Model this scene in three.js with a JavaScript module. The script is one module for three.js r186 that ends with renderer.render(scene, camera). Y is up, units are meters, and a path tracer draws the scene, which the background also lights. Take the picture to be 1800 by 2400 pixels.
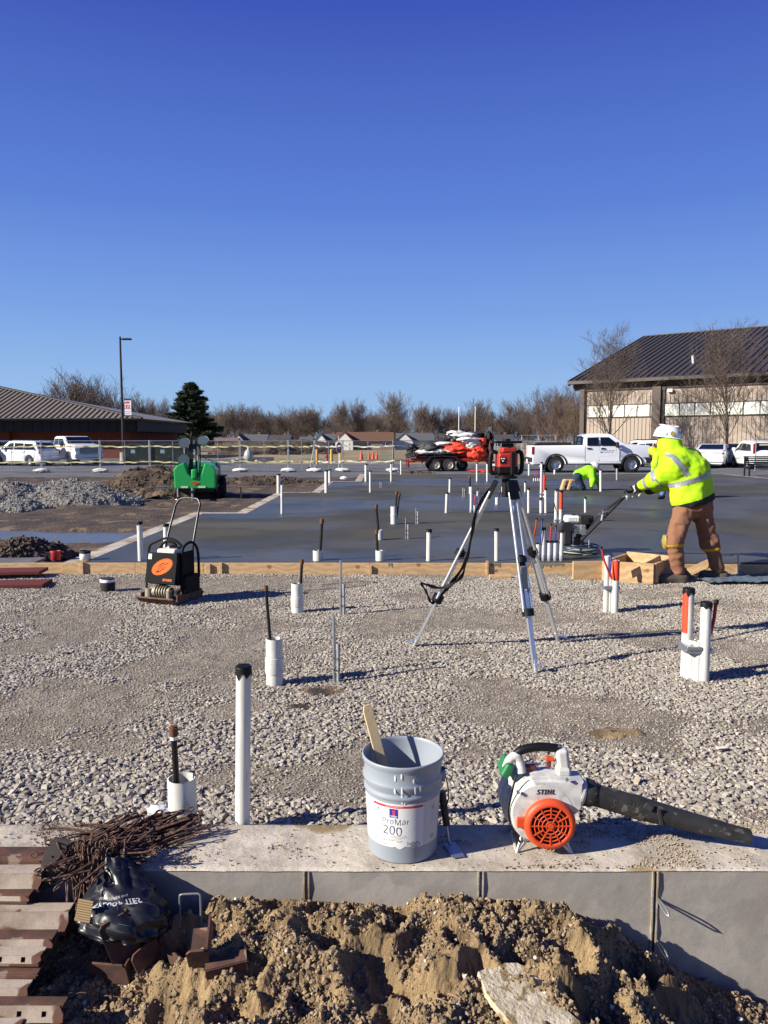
import * as THREE from 'three';
import { mergeGeometries, toCreasedNormals } from 'three/addons/utils/BufferGeometryUtils.js';
import { RoundedBoxGeometry } from 'three/addons/geometries/RoundedBoxGeometry.js';
import { ConvexGeometry } from 'three/addons/geometries/ConvexGeometry.js';
import { ImprovedNoise } from 'three/addons/math/ImprovedNoise.js';
import { FontLoader } from 'three/addons/loaders/FontLoader.js';
import { TextGeometry } from 'three/addons/geometries/TextGeometry.js';

// ---------- camera, sky, sun, exposure ----------
const scene = new THREE.Scene();
const FOV = 67, PITCH = 5.36 * Math.PI / 180, EYE = 1.53;      // y = 0 is the top of the foundation wall
const camera = new THREE.PerspectiveCamera(FOV, 0.75, 0.05, 6000);
camera.position.set(0, EYE, 0);
camera.rotation.set(-PITCH, 0, 0);
const renderer = new THREE.WebGLRenderer();
renderer.toneMapping = THREE.LinearToneMapping;
renderer.toneMappingExposure = 2;
renderer.shadowMap.enabled = true;

{ // clear winter sky: deep blue overhead, pale at the horizon
  const W = 256, H = 256, a = new Float32Array(W * H * 4);
  const stops = [[-90, .13, .12, .11], [-2, .16, .21, .27], [0, .17, .27, .39], [4, .152, .25, .41], [9, .099, .184, .39], [16, .056, .114, .34], [28, .024, .048, .238], [50, .014, .036, .19], [90, .011, .028, .15]];
  for (let j = 0; j < H; j++) {
    const el = (j + .5) / H * 180 - 90;
    let k = 0; while (k < stops.length - 2 && el > stops[k + 1][0]) k++;
    const A = stops[k], B = stops[k + 1], t = Math.min(1, Math.max(0, (el - A[0]) / (B[0] - A[0])));
    for (let i = 0; i < W; i++) { const o = (j * W + i) * 4; for (let c = 0; c < 3; c++) a[o + c] = A[c + 1] + (B[c + 1] - A[c + 1]) * t; a[o + 3] = 1; }
  }
  const t = new THREE.DataTexture(a, W, H, THREE.RGBAFormat, THREE.FloatType);
  t.mapping = THREE.EquirectangularReflectionMapping; t.magFilter = t.minFilter = THREE.LinearFilter; t.needsUpdate = true;
  scene.background = t; scene.environment = t;
}
const SUN = new THREE.Vector3(-.832, .454, .319).normalize();    // low winter sun, behind the viewer's left shoulder
const sun = new THREE.DirectionalLight(new THREE.Color().setRGB(1, .93, .82), 5);
sun.position.copy(SUN).multiplyScalar(120); sun.castShadow = true;
Object.assign(sun.shadow.camera, { left: -90, right: 90, top: 90, bottom: -90, near: 1, far: 400 }); sun.shadow.mapSize.set(4096, 4096);
scene.add(sun, sun.target);

// ---------- helpers ----------
const V = (x, y, z) => new THREE.Vector3(x, y, z);
const F = 1200 / Math.tan(FOV * Math.PI / 360), cP = Math.cos(PITCH), sP = Math.sin(PITCH);
function ray(px, py) { const x = (px - 900) / F, y = -(py - 1200) / F; return V(x, y * cP - sP, -y * sP - cP); }
function at(px, py, h = 0) { const r = ray(px, py), t = (h - EYE) / r.y; return V(r.x * t, h, r.z * t); }        // on the level h
function atd(px, py, d) { const r = ray(px, py), t = d / -r.z; return V(r.x * t, EYE + r.y * t, -d); }          // on the upright plane at distance d
function rng(s) { return () => { s |= 0; s = s + 0x6D2B79F5 | 0; let t = Math.imul(s ^ s >>> 15, 1 | s); t = t + Math.imul(t ^ t >>> 7, 61 | t) ^ t; return ((t ^ t >>> 14) >>> 0) / 4294967296; }; }
const R0 = rng(11), rr = (a, b, r = R0) => a + (b - a) * r();
const PN = new ImprovedNoise(), noise = (x, y, z = 0) => PN.noise(x + 31.7, y + 17.3, z + 5.1);
function fbm(x, y, z = 0, o = 4) { let s = 0, a = .5; for (let i = 0; i < o; i++) { s += a * noise(x, y, z); x *= 2.03; y *= 2.03; z *= 2.03; a *= .5; } return s; }
const clamp = (x, a = 0, b = 1) => Math.min(b, Math.max(a, x)), sstep = (a, b, x) => { const t = clamp((x - a) / (b - a)); return t * t * (3 - 2 * t); }, mix = (a, b, t) => a + (b - a) * t;

const taken = {};
function numbered(n) { if (!(n in taken)) { taken[n] = 0; return n; } return n + '_' + String(++taken[n]).padStart(3, '0'); }
function shade(o) { o.castShadow = o.receiveShadow = true; return o; }
function thing(name, label, category, pos = [0, 0, 0], turn = 0, group) {
  const o = new THREE.Group(); o.name = numbered(name); scene.add(o); o.position.set(...(pos.isVector3 ? pos.toArray() : pos)); o.rotation.y = turn;
  o.userData = { label, category }; if (group) o.userData.group = group; return o;
}
function part(name, g, m, parent) { const o = shade(new THREE.Mesh(g, m)); o.name = name; parent.add(o); return o; }
function solo(name, g, m, label, category, group, kind) { const o = shade(new THREE.Mesh(g, m)); o.name = numbered(name); scene.add(o); o.userData = { label, category }; if (group) o.userData.group = group; if (kind) o.userData.kind = kind; return o; }
function struct(name, g, m, label) { const o = shade(new THREE.Mesh(g, m)); o.name = numbered(name); scene.add(o); o.userData.kind = 'structure'; if (label) o.userData.label = label; return o; }
function dup(o, pos, turn, label) { const c = o.clone(); c.userData = { ...o.userData }; c.name = numbered(o.name.replace(/_\d{3}$/, '')); scene.add(c); if (pos) c.position.set(...(pos.isVector3 ? pos.toArray() : pos)); if (turn !== undefined) c.rotation.y = turn; if (label) c.userData.label = label; return c; }

const ni = g => { const r = g.index ? g.toNonIndexed() : g; for (const k of Object.keys(r.attributes)) if (!['position', 'normal', 'uv'].includes(k)) r.deleteAttribute(k); if (!r.attributes.uv) r.setAttribute('uv', new THREE.BufferAttribute(new Float32Array(r.attributes.position.count * 2), 2)); if (!r.attributes.normal) r.computeVertexNormals(); return r; };
const mg = l => mergeGeometries(l.map(ni));
function muv(g) { // uv in metres from the face's main direction
  g = ni(g); const p = g.attributes.position, u = g.attributes.uv, a = V(), b = V(), c = V(), n = V();
  for (let i = 0; i < p.count; i += 3) {
    a.fromBufferAttribute(p, i); b.fromBufferAttribute(p, i + 1); c.fromBufferAttribute(p, i + 2); n.copy(b).sub(a).cross(c.clone().sub(a));
    const x = Math.abs(n.x), y = Math.abs(n.y), z = Math.abs(n.z);
    [a, b, c].forEach((q, k) => y >= x && y >= z ? u.setXY(i + k, q.x, q.z) : z >= x ? u.setXY(i + k, q.x, q.y) : u.setXY(i + k, q.z, q.y));
  }
  return g;
}
const tf = (g, x = 0, y = 0, z = 0, rx = 0, ry = 0, rz = 0) => g.applyMatrix4(new THREE.Matrix4().compose(V(x, y, z), new THREE.Quaternion().setFromEuler(new THREE.Euler(rx, ry, rz)), V(1, 1, 1)));
const box = (w, h, d, x = 0, y = 0, z = 0, rx = 0, ry = 0, rz = 0) => tf(ni(new THREE.BoxGeometry(w, h, d)), x, y, z, rx, ry, rz);
const rbox = (w, h, d, x = 0, y = 0, z = 0, r = .01, rx = 0, ry = 0, rz = 0, s = 2) => tf(ni(new RoundedBoxGeometry(w, h, d, s, Math.min(r, w * .49, h * .49, d * .49))), x, y, z, rx, ry, rz);
const cyl = (r1, r2, h, x = 0, y = 0, z = 0, rx = 0, ry = 0, rz = 0, s = 20, open = false) => tf(ni(new THREE.CylinderGeometry(r1, r2, h, s, 1, open)), x, y, z, rx, ry, rz);
function rod(a, b, r, s = 8, r2 = r) { const d = b.clone().sub(a), g = new THREE.CylinderGeometry(r2, r, d.length(), s); g.applyQuaternion(new THREE.Quaternion().setFromUnitVectors(V(0, 1, 0), d.clone().normalize())); const m = a.clone().add(b).multiplyScalar(.5); return ni(g.translate(m.x, m.y, m.z)); }
function bar(a, b, w, h) { const d = b.clone().sub(a), g = new THREE.BoxGeometry(w, h, d.length()); const o = new THREE.Object3D(); o.position.copy(a); o.lookAt(b); o.updateMatrix(); g.applyQuaternion(o.quaternion); const m = a.clone().add(b).multiplyScalar(.5); return ni(g.translate(m.x, m.y, m.z)); }
const curve = (pts, t = .5) => new THREE.CatmullRomCurve3(pts.map(p => p.isVector3 ? p : V(...p)), false, 'catmullrom', t);
const tube = (pts, r, s = 8, n = 24, t = .5) => ni(new THREE.TubeGeometry(curve(pts, t), n, r, s));
const lathe = (pts, s = 32) => ni(new THREE.LatheGeometry(pts.map(p => new THREE.Vector2(...p)), s));
function extr(pts, depth, bevel = 0, holes = []) { const s = new THREE.Shape(pts.map(p => new THREE.Vector2(...p))); for (const h of holes) s.holes.push(new THREE.Path(h.map(p => new THREE.Vector2(...p)))); return ni(new THREE.ExtrudeGeometry(s, { depth, bevelEnabled: bevel > 0, bevelSize: bevel, bevelThickness: bevel, bevelSegments: 2, curveSegments: 12 })); }
const circ = (r, n = 24, x = 0, y = 0) => Array.from({ length: n }, (_, i) => [x + r * Math.cos(i / n * Math.PI * 2), y + r * Math.sin(i / n * Math.PI * 2)]);
function grid(x0, x1, z0, z1, nx, nz, hf) {
  const p = [], u = [], id = [];
  for (let j = 0; j <= nz; j++) for (let i = 0; i <= nx; i++) { const x = mix(x0, x1, i / nx), z = mix(z0, z1, j / nz); p.push(x, hf(x, z), z); u.push(x, z); }
  for (let j = 0; j < nz; j++) for (let i = 0; i < nx; i++) { const a = j * (nx + 1) + i, b = a + 1, c = a + nx + 1, d = c + 1; id.push(a, c, b, b, c, d); }
  const g = new THREE.BufferGeometry(); g.setAttribute('position', new THREE.Float32BufferAttribute(p, 3)); g.setAttribute('uv', new THREE.Float32BufferAttribute(u, 2)); g.setIndex(id); g.computeVertexNormals(); return g;
}
function blob(rx, ry, rz, seed, amp, freq = 3, det = 4, fold = 0) { // lumpy solid
  const g = new THREE.IcosahedronGeometry(1, det), p = g.attributes.position, v = V();
  for (let i = 0; i < p.count; i++) { v.fromBufferAttribute(p, i); let n = 1 + amp * fbm(v.x * freq + seed, v.y * freq, v.z * freq, 4) * 2; if (fold) n += fold * (1 - Math.abs(noise(v.x * freq * 1.6 + seed * 3, v.y * freq * 1.6, v.z * freq * 1.6)) * 3.2); p.setXYZ(i, v.x * n * rx, v.y * n * ry, v.z * n * rz); }
  g.computeVertexNormals(); return ni(toCreasedNormals(g, 1.2));
}

const FONT = await new FontLoader().loadAsync('fonts/droid/droid_sans_bold.typeface.json');
// ---------- surface colours (textures hold only colour and grain) ----------
function hash(i, j, s) { let h = Math.imul(i, 374761393) + Math.imul(j, 668265263) + Math.imul(s, 974634777) | 0; h = Math.imul(h ^ h >>> 13, 1274126177); return ((h ^ h >>> 16) >>> 0) / 4294967296; }
function vn(u, v, P, s) { const x = u * P, y = v * P, i = Math.floor(x), j = Math.floor(y), fx = x - i, fy = y - j, a = fx * fx * (3 - 2 * fx), b = fy * fy * (3 - 2 * fy), m = k => ((k % P) + P) % P; return mix(mix(hash(m(i), m(j), s), hash(m(i + 1), m(j), s), a), mix(hash(m(i), m(j + 1), s), hash(m(i + 1), m(j + 1), s), a), b); }
function vf(u, v, P, o, s) { let t = 0, a = .5, n = 0; for (let k = 0; k < o; k++) { t += a * vn(u, v, P, s + k); n += a; a *= .55; P *= 2; } return t / n; }
function dtex(n, fn, tile, srgb = true, n2 = n) {
  const a = new Uint8Array(n * n2 * 4);
  for (let j = 0; j < n2; j++) for (let i = 0; i < n; i++) { const c = fn(i / n, j / n2), o = (j * n + i) * 4; for (let k = 0; k < 3; k++) a[o + k] = clamp(c[k], 0, 1) * 255; a[o + 3] = 255; }
  const t = new THREE.DataTexture(a, n, n2, THREE.RGBAFormat); t.wrapS = t.wrapT = THREE.RepeatWrapping; t.magFilter = THREE.LinearFilter; t.minFilter = THREE.LinearMipmapLinearFilter; t.generateMipmaps = true; if (srgb) t.colorSpace = THREE.SRGBColorSpace;
  t.repeat.set(1 / tile, 1 / tile); t.needsUpdate = true; return t;
}
function canvasTex(w, h, draw) { const c = document.createElement('canvas'); c.width = w; c.height = h; draw(c.getContext('2d'), w, h); const t = new THREE.CanvasTexture(c); t.colorSpace = THREE.SRGBColorSpace; t.magFilter = THREE.LinearFilter; return t; }
const rgb = (h, k = 1) => { const c = parseInt(h, 16); return [(c >> 16) / 255 * k, (c >> 8 & 255) / 255 * k, (c & 255) / 255 * k]; };
const lerp3 = (a, b, t) => a.map((x, i) => mix(x, b[i], t));
const mat = (color, roughness = .6, o = {}) => new (o.specularIntensity === undefined ? THREE.MeshStandardMaterial : THREE.MeshPhysicalMaterial)({ color, roughness, side: THREE.DoubleSide, ...o });
const tmat = (map, roughness = .9, o = {}) => new THREE.MeshStandardMaterial({ map, roughness, side: THREE.DoubleSide, ...o });
// two-tone speckled surface
function speckle(n, tile, dark, light, P, o, seed, grain = .12, spots) {
  dark = rgb(dark); light = rgb(light); spots = spots && [rgb(spots[0]), spots[1], spots[2]];
  return dtex(n, (u, v) => { let t = vf(u, v, P, o, seed), c = lerp3(dark, light, sstep(.25, .75, t)); const g = 1 + (hash(u * n | 0, v * n | 0, seed + 40) - .5) * grain * 2; if (spots) { const s = sstep(spots[1], spots[1] + .08, vf(u, v, spots[2], 4, seed + 70)); c = lerp3(c, spots[0], s); } return c.map(x => x * g); }, tile);
}
function bumpOf(n, tile, P, o, seed) { return dtex(n, (u, v) => { const t = vf(u, v, P, o, seed); return [t, t, t]; }, tile, false); }
const T = {
  wood: dtex(512, (u, v) => { const w = vf(u * 1, v, 4, 3, 3), g = Math.sin((v * 34 + w * 9 + vn(u, v, 3, 5) * 5) * 2.2) * .5 + .5, k = sstep(.80, .86, vf(u, v, 7, 2, 9)); let c = lerp3(rgb('a5855c'), rgb('c2a47a'), g * .55 + vf(u * 1, v, 32, 3, 8) * .45); return lerp3(c, rgb('7a5632'), k * .8).map(x => x * (.93 + .12 * hash(u * 512 | 0, v * 128 | 0, 2))); }, 1.1),
  concrete: speckle(1024, 1.7, '817b73', '99938a', 5, 6, 21, .06, ['89847c', .60, 9]),
  wallTop: speckle(1024, 1.9, '8c8374', 'b4ab9b', 9, 7, 31, .12, ['82704f', .585, 6]),
  slab: speckle(1024, 6.3, '3f403c', '504f49', 5, 6, 41, .06, ['4b483f', .58, 4]),
  fines: speckle(1024, 1.3, '6a6052', '877c6b', 14, 6, 51, .22, ['6f5f4a', .72, 4]),
  dirt: speckle(1024, 3.1, '2d241c', '4b3c2e', 8, 7, 61, .2, ['66553f', .64, 6]),
  sand: speckle(1024, .9, '5f4e36', '867150', 9, 7, 71, .26, ['50402b', .62, 7]),
  field: speckle(512, 23, '7e6f4c', '978765', 6, 6, 81, .15, ['6d6746', .6, 7]),
  asphalt: speckle(512, 5, '4a4a4c', '5c5c5d', 6, 6, 91, .16),
  rust: speckle(512, .5, '35231c', '5c3b2c', 7, 6, 101, .15, ['7d6b5c', .62, 8]),
  paleRust: speckle(512, .6, '7d6d5d', 'a09384', 6, 6, 111, .13, ['5a392b', .58, 6]),
  pile: speckle(512, 1.1, '57544f', '8d8880', 24, 4, 121, .3),
  bark: speckle(256, 2, '4b4037', '67594c', 9, 4, 131, .15),
  brick: speckle(512, 1.4, '4b2018', '6c3226', 24, 3, 141, .2),
};
const B = { fine: bumpOf(512, .25, 24, 4, 7), conc: bumpOf(512, .8, 12, 6, 17), cloth: bumpOf(256, .5, 8, 4, 27), dirt: bumpOf(512, .7, 18, 6, 37) };
const M = {
  pvc: tmat(speckle(256, .5, 'b9b9b1', 'cacac3', 5, 5, 171, .03, ['aaa699', .70, 6]), .42), pvcGrey: mat('#8b8d90', .5), blackRag: mat('#0f0f11', .5, { specularIntensity: .5 }), iron: mat('#17120f', .5, { metalness: .3 }), rustCap: mat('#5c3a22', .85),
  galv: mat('#a7abae', .38, { metalness: .8 }), alu: mat('#c9ccce', .34, { metalness: .75 }), blackPlastic: mat('#101012', .5, { specularIntensity: .5 }), blackRubber: mat('#1a1a1b', .85), chrome: mat('#c4c7ca', .18, { metalness: .9 }),
  orangePaint: mat('#d8401c', .6), red: mat('#a3201c', .5), blue: mat('#1d2c86', .5), white: mat('#dfe0df', .4), cream: mat('#d9d4c4', .5),
  wood: tmat(T.wood, .8), rust: tmat(T.rust, .85), paleRust: tmat(T.paleRust, .8), concrete: tmat(T.concrete, .88, { bumpMap: B.conc, bumpScale: .002 }),
  wallTop: tmat(T.wallTop, .92, { bumpMap: B.conc, bumpScale: .008 }), dirt: tmat(T.dirt, .95, { bumpMap: B.dirt, bumpScale: .02 }), sand: tmat(T.sand, .97, { bumpMap: B.fine, bumpScale: .006 }), bark: tmat(T.bark, .95),
};
// ---------- terrain ----------
const GR = -.14, LOT = -.28;                                     // gravel bed, lot
const farDrop = d => LOT - .02 - 1.2 * sstep(90, 210, d);
{ // open ground out to the horizon
  const p = [], u = [], id = [], rings = [0, 20, 36, 48, 60, 75, 90, 110, 130, 150, 175, 200, 215, 260, 350, 600, 1200, 2500, 5000], n = 96;
  rings.forEach((r, k) => { for (let i = 0; i <= n; i++) { const a = i / n * Math.PI * 2, x = Math.cos(a) * r, z = Math.sin(a) * r; p.push(x, (r < 30 ? -1.6 : 0) + farDrop(r) + (r > 60 ? .15 * fbm(x * .02, z * .02) : 0), z); u.push(x, z); } });
  for (let k = 0; k < rings.length - 1; k++) for (let i = 0; i < n; i++) { const a = k * (n + 1) + i, b = a + 1, c = a + n + 1, d = c + 1; id.push(a, b, c, b, d, c); }
  const g = new THREE.BufferGeometry(); g.setAttribute('position', new THREE.Float32BufferAttribute(p, 3)); g.setAttribute('uv', new THREE.Float32BufferAttribute(u, 2)); g.setIndex(id); g.computeVertexNormals();
  struct('ground', g, tmat(T.field, .95, { bumpMap: B.dirt, bumpScale: .03 }), 'dry winter grass field reaching to the tree line');
}
// site soil: bumpy brown earth with ruts and a shallow hollow that holds water
const HOLLOW = at(60, 1262, -.33);
function soil(x, z) {
  const d = -z; let h = LOT + .03 + .10 * fbm(x * .45, z * .45, 1, 3) + .05 * fbm(x * 2.2, z * 2.2, 4, 4);
  h -= .06 * sstep(.35, .9, Math.sin((x * .25 + d * .95 + .6 * noise(x * .3, d * .3)) * 2.1)) * sstep(34, 28, d);
  h += .10 * sstep(29, 33, d) * (.4 + fbm(x * .8, z * .8, 8, 3)) * sstep(37, 34, d);
  const q = ((x - HOLLOW.x) / 2.1) ** 2 + ((z - HOLLOW.z) / .95) ** 2; h -= .16 * Math.exp(-q * 1.1);
  if (x > -4.3 && d < 16.4 && d > 8) h = Math.min(h, -.2);
  return Math.max(h, -.62) - .4 * sstep(35.2, 36.6, d) * 0;
}
struct('earth', grid(-30, 30, -36.5, -9.35, 560, 270, (x, z) => { const ins = x > -3.85 && z < -9.5 && x < 14.8 && z > -34.4; return ins && (x > -1 || (x > -2 && z > -27) || (x > -3 && z > -22) || z > -15.9) ? -.6 : soil(x, z); }), M.dirt, 'rutted brown construction soil beside the slab');
{ const w = grid(HOLLOW.x - 3.4, HOLLOW.x + 2.4, HOLLOW.z - 1.3, HOLLOW.z + 1.2, 2, 2, () => -.315);
  struct('puddle', w, mat('#4a4239', .2, { metalness: 0 }), 'still rainwater puddle in the soil'); }
{ const shape = (pts, y) => { const s = new THREE.Shape(pts.map(p => new THREE.Vector2(p[0], p[1]))); const g = new THREE.ShapeGeometry(s); g.rotateX(-Math.PI / 2); g.translate(0, y, 0); const p = g.attributes.position, u = g.attributes.uv; for (let i = 0; i < p.count; i++) u.setXY(i, p.getX(i), p.getZ(i)); return g; };
  struct('asphalt_road', shape([[-80, 35.8], [-12, 36.6], [60, 36.6], [60, 57], [-10, 57], [-14, 72], [-80, 72]], LOT + .012), tmat(T.asphalt, .9, { bumpMap: B.fine, bumpScale: .004 }), 'worn grey asphalt lot beyond the fence'); }

// ---------- slab, its pale wall strip, the near foundation wall ----------
const SX = [[-3.75, 9.56, 16.0], [-2.85, 16.0, 22.3], [-1.85, 22.3, 28.2], [-.82, 28.2, 34.4]];
{ const pts = [[15, 9.56]]; for (const [x, a, b] of SX) pts.push([x, a], [x, b]); pts.push([15, 34.4]);
  const g = extr(pts.map(([x, d]) => [x, d]), .3, 0); g.rotateX(-Math.PI / 2); g.translate(0, -.3, 0);
  struct('concrete_slab', muv(g), new THREE.MeshPhysicalMaterial({ map: T.slab, roughness: .9, roughnessMap: dtex(512, (u, v) => { const t = .42 + .75 * sstep(.35, .68, vf(u, v, 4, 5, 47)); return [t, t, t]; }, 9, false), specularIntensity: .3, bumpMap: B.conc, bumpScale: .002, side: THREE.DoubleSide }), 'freshly troweled dark wet concrete slab');
  const st = M.wallTop;
  for (const [x, a, b] of SX) struct('foundation_wall', muv(box(.25, .6, b - a + (a < 10 ? 0 : .0), x - .127, -.298, -(a + b) / 2)), st, 'pale dry wall top along the edge of the slab');
  for (let k = 0; k < 3; k++) { const x0 = SX[k][0] - .252, x1 = SX[k + 1][0] - .256, d = SX[k][2] + .13; struct('foundation_wall', muv(box(x1 - x0, .6, .25, (x0 + x1) / 2, -.304, -d)), st); }
  struct('foundation_wall', muv(box(16, .6, .2, 7.1, -.299, -34.503)), st); struct('foundation_wall', muv(box(.2, .6, 25, 15.102, -.303, -21.95)), st);
}
const WZ0 = -2.97, WZ1 = -2.64;
{ // near foundation wall: body with vertical form joints, and its rough troweled top
  const w = new THREE.Group(); w.name = numbered('foundation_wall'); w.userData = { kind: 'structure', label: 'grey cast concrete foundation wall with form joints' }; scene.add(w);
  const js = [718, 1126, 1534].map(px => atd(px, 2090, 2.64).x), xs = [-5.5, ...[-2, -1, 0].map(k => js[0] + k * (js[1] - js[0])), js[1], js[2], js[2] + .6, 5.5].sort((a, b) => a - b);
  for (let i = 0; i < xs.length - 1; i++) part('wall_panel', muv(box(xs[i + 1] - xs[i] - .011, 1.15, WZ1 - WZ0 - .03, (xs[i] + xs[i + 1]) / 2, -.583, (WZ0 + WZ1) / 2 + .015)), M.concrete, w);
  part('wall_core', muv(box(11, 1.15, .318, 0, -.587, WZ0 + .161)), M.concrete, w);
  const r = rng(5);
  for (const x of xs.slice(1, -1)) for (const s of [-1, 1]) { // ragged cement fins either side of each joint
    const pts = []; for (let k = 0; k <= 16; k++) pts.push([0.003 + .007 * r(), -k / 16 * .9]); pts.push([0, -.9], [0, 0]);
    const g = extr(pts.map(([a, b]) => [a, b]), .0055, 0); g.rotateY(-Math.PI / 2); g.translate(x + s * .0085 + .00275, -.010, WZ1 - .001); part('joint_fin', muv(g), M.wallTop, w);
  }
  // top: slightly uneven, with trowel ridges
  const top = grid(-5.5, 5.5, WZ0, WZ1 + .004, 1100, 36, (x, z) => { const e = Math.min((z - WZ0) / .02, (WZ1 + .004 - z) / .012, 1); return -.008 + .008 * e + .004 * fbm(x * 3, z * 6, 2, 4) - .003 * Math.pow(Math.abs(fbm(x * 20, z * 20, 5, 2)), .7) * (noise(x * 1.3, 3) > .0 ? 1 : .2); });
  part('wall_top', top, M.wallTop, w);
  for (const [a, b, c] of [[1539, 2106, .012], [1536, 2203, .02], [1122, 2103, .016]]) { const q = atd(a, b, 2.64); part('snap_tie', mg([tube([[q.x, q.y, WZ1 - .01], [q.x + .004, q.y - .008, WZ1 + .05 + c], [q.x + .012, q.y - .012, WZ1 + .075 + c], [q.x + .012, q.y + .002, WZ1 + .05 + c], [q.x + .004, q.y, WZ1 - .01]], .0035, 6, 20)]), M.galv, w); }
}
// ---------- gravel bed ----------
const coarse = (x, z) => clamp(.62 + 1.5 * fbm(x * .9 + 3, z * 1.1, 7, 4) + .35 * sstep(-3.9, -3.1, z));
const gravelY = (x, z) => GR - .006 + .035 * fbm(x * .8, z * .8, 3, 3) + .012 * fbm(x * 5, z * 5, 6, 3);
struct('gravel_bed', grid(-8.5, 12, -9.53, -2.95, 520, 200, gravelY), tmat(T.fines, .95, { bumpMap: B.fine, bumpScale: .008 }), 'packed limestone fines under the loose gravel');
{ const r = rng(77), g = new THREE.Group(); g.name = numbered('gravel'); g.userData = { kind: 'stuff', label: 'loose crushed grey limestone spread in front of the slab', category: 'gravel' }; scene.add(g);
  const geos = Array.from({ length: 6 }, () => { const pts = []; for (let i = 0; i < 13; i++) { const a = r() * 6.283, z = r() * 2 - 1, q = Math.sqrt(1 - z * z), k = .75 + .35 * r(); pts.push(V(Math.cos(a) * q * k * (.8 + .4 * r()), z * k * .62, Math.sin(a) * q * k)); } return new ConvexGeometry(pts); });
  const lists = geos.map(() => []), q = new THREE.Quaternion(), e = new THREE.Euler();
  const add = (x, z, s, c) => { e.set(r() * .9 - .45, r() * 6.28, r() * .9 - .45); q.setFromEuler(e); lists[r() * 6 | 0].push([new THREE.Matrix4().compose(V(x, gravelY(x, z) + s * (.05 + .45 * r()), z), q, V(s, s, s)), c]); };
  for (let k = 0; k < 380000; k++) { const d = 2.99 + 6.5 * Math.pow(r(), 1.0), w = d * .52 + 1.25, x = (r() * 2 - 1) * w; if (r() > d / 9.5) continue; const z = -d, c = coarse(x, z), big = sstep(.42, .72, c);
    if (r() > .12 + .88 * big) { if (r() < .6) add(x, z, .0035 + .004 * r(), .75 + .5 * r()); continue; }
    add(x, z, mix(.006, .0128, big) * (1 + .32 * sstep(-4.8, -3.1, z)) * (.65 + .75 * r() * r() + .25 * r()), .62 + .6 * r()); }
  const col = new THREE.Color();
  lists.forEach((l, i) => { const m = new THREE.InstancedMesh(geos[i], mat('#ffffff', .92), l.length); l.forEach(([mm, c], k) => { m.setMatrixAt(k, mm); const w = r() * .05; m.setColorAt(k, col.setRGB(.31 * c + w * .4, .287 * c, .246 * c - w * .4)); }); m.name = 'stones'; m.castShadow = m.receiveShadow = true; m.userData.kind = 'stuff'; g.add(m); });
}
// ---------- sand and soil heaped against the near wall ----------
const prof = [[-100, 2130], [150, 2190], [330, 2190], [470, 2150], [540, 2110], [700, 2112], [800, 2117], [920, 2130], [990, 2112], [1120, 2114], [1270, 2116], [1345, 2142], [1440, 2196], [1530, 2240], [1620, 2290], [1700, 2322], [1800, 2362], [1950, 2420]].map(([a, b]) => { const q = atd(a, b, 2.64); return [q.x, q.y]; });
function profY(x) { if (x <= prof[0][0]) return prof[0][1]; for (let i = 0; i < prof.length - 1; i++) if (x < prof[i + 1][0]) return mix(prof[i][1], prof[i + 1][1], (x - prof[i][0]) / (prof[i + 1][0] - prof[i][0])); return prof[prof.length - 1][1]; }
const dents = [[620, 2290, .07, .035], [740, 2195, .06, .05], [930, 2150, .05, .045], [800, 2215, .07, .04], [900, 2300, .09, .06], [1005, 2330, .07, .06], [700, 2330, .08, .045], [1120, 2290, .05, .05], [1320, 2250, .07, .07], [1290, 2180, .06, .05], [1480, 2280, .07, .09], [1400, 2370, .08, .07], [470, 2210, .09, .07], [420, 2370, .07, .04], [1230, 2240, .05, .05], [1020, 2210, .08, .035], [560, 2370, .08, .05], [1600, 2390, .07, .07]];
const dentsW = dents.map(([a, b, r, h]) => { let d = 2.4, q; for (let k = 0; k < 8; k++) { q = atd(a, b, d); const y = sandBase(q.x, -d); d += (y - q.y) * -1.2; d = clamp(d, 1.6, 2.62); } return [q.x, q.z, r, h]; });
function sandBase(x, z) { const t = WZ1 - z; return profY(x) + .02 * sstep(0, .12, -t) - .10 * sstep(.06, .55, -t) - .3 * sstep(.7, 1.6, -t); }
function sandY(x, z) {
  const wx = x + .04 * noise(x * 5, z * 5, 2), wz = z + .04 * noise(x * 5, z * 5, 9);
  let h = sandBase(wx, z), edge = sstep(0, .05, z - WZ1);
  h += edge * (.06 * fbm(wx * 4.2, wz * 4.6, 3, 3) + .045 * (1 - Math.abs(noise(wx * 8, wz * 8, 6)) * 3.2) * .55);
  for (const [dx, dz, r, k] of dentsW) { const s = ((wx - dx) / (r * 1.35)) ** 2 + ((wz - dz) / r) ** 2; if (s < 4) h += edge * (-k * Math.exp(-s * s * 1.2) + k * .32 * Math.exp(-((Math.sqrt(s) - 1.25) ** 2) * 10)); }
  return h + edge * .034 * fbm(x * 13, z * 13, 5, 3) + .022 * fbm(x * 30, z * 30, 2, 3) + .007 * (1 - 3 * Math.abs(noise(x * 60, z * 60, 4)));
}
struct('sand_heap', grid(-2.6, 2.6, WZ1 - .004, -1.05, 900, 300, sandY), M.sand, 'churned tan sand and clay heaped against the foundation wall');
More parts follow.
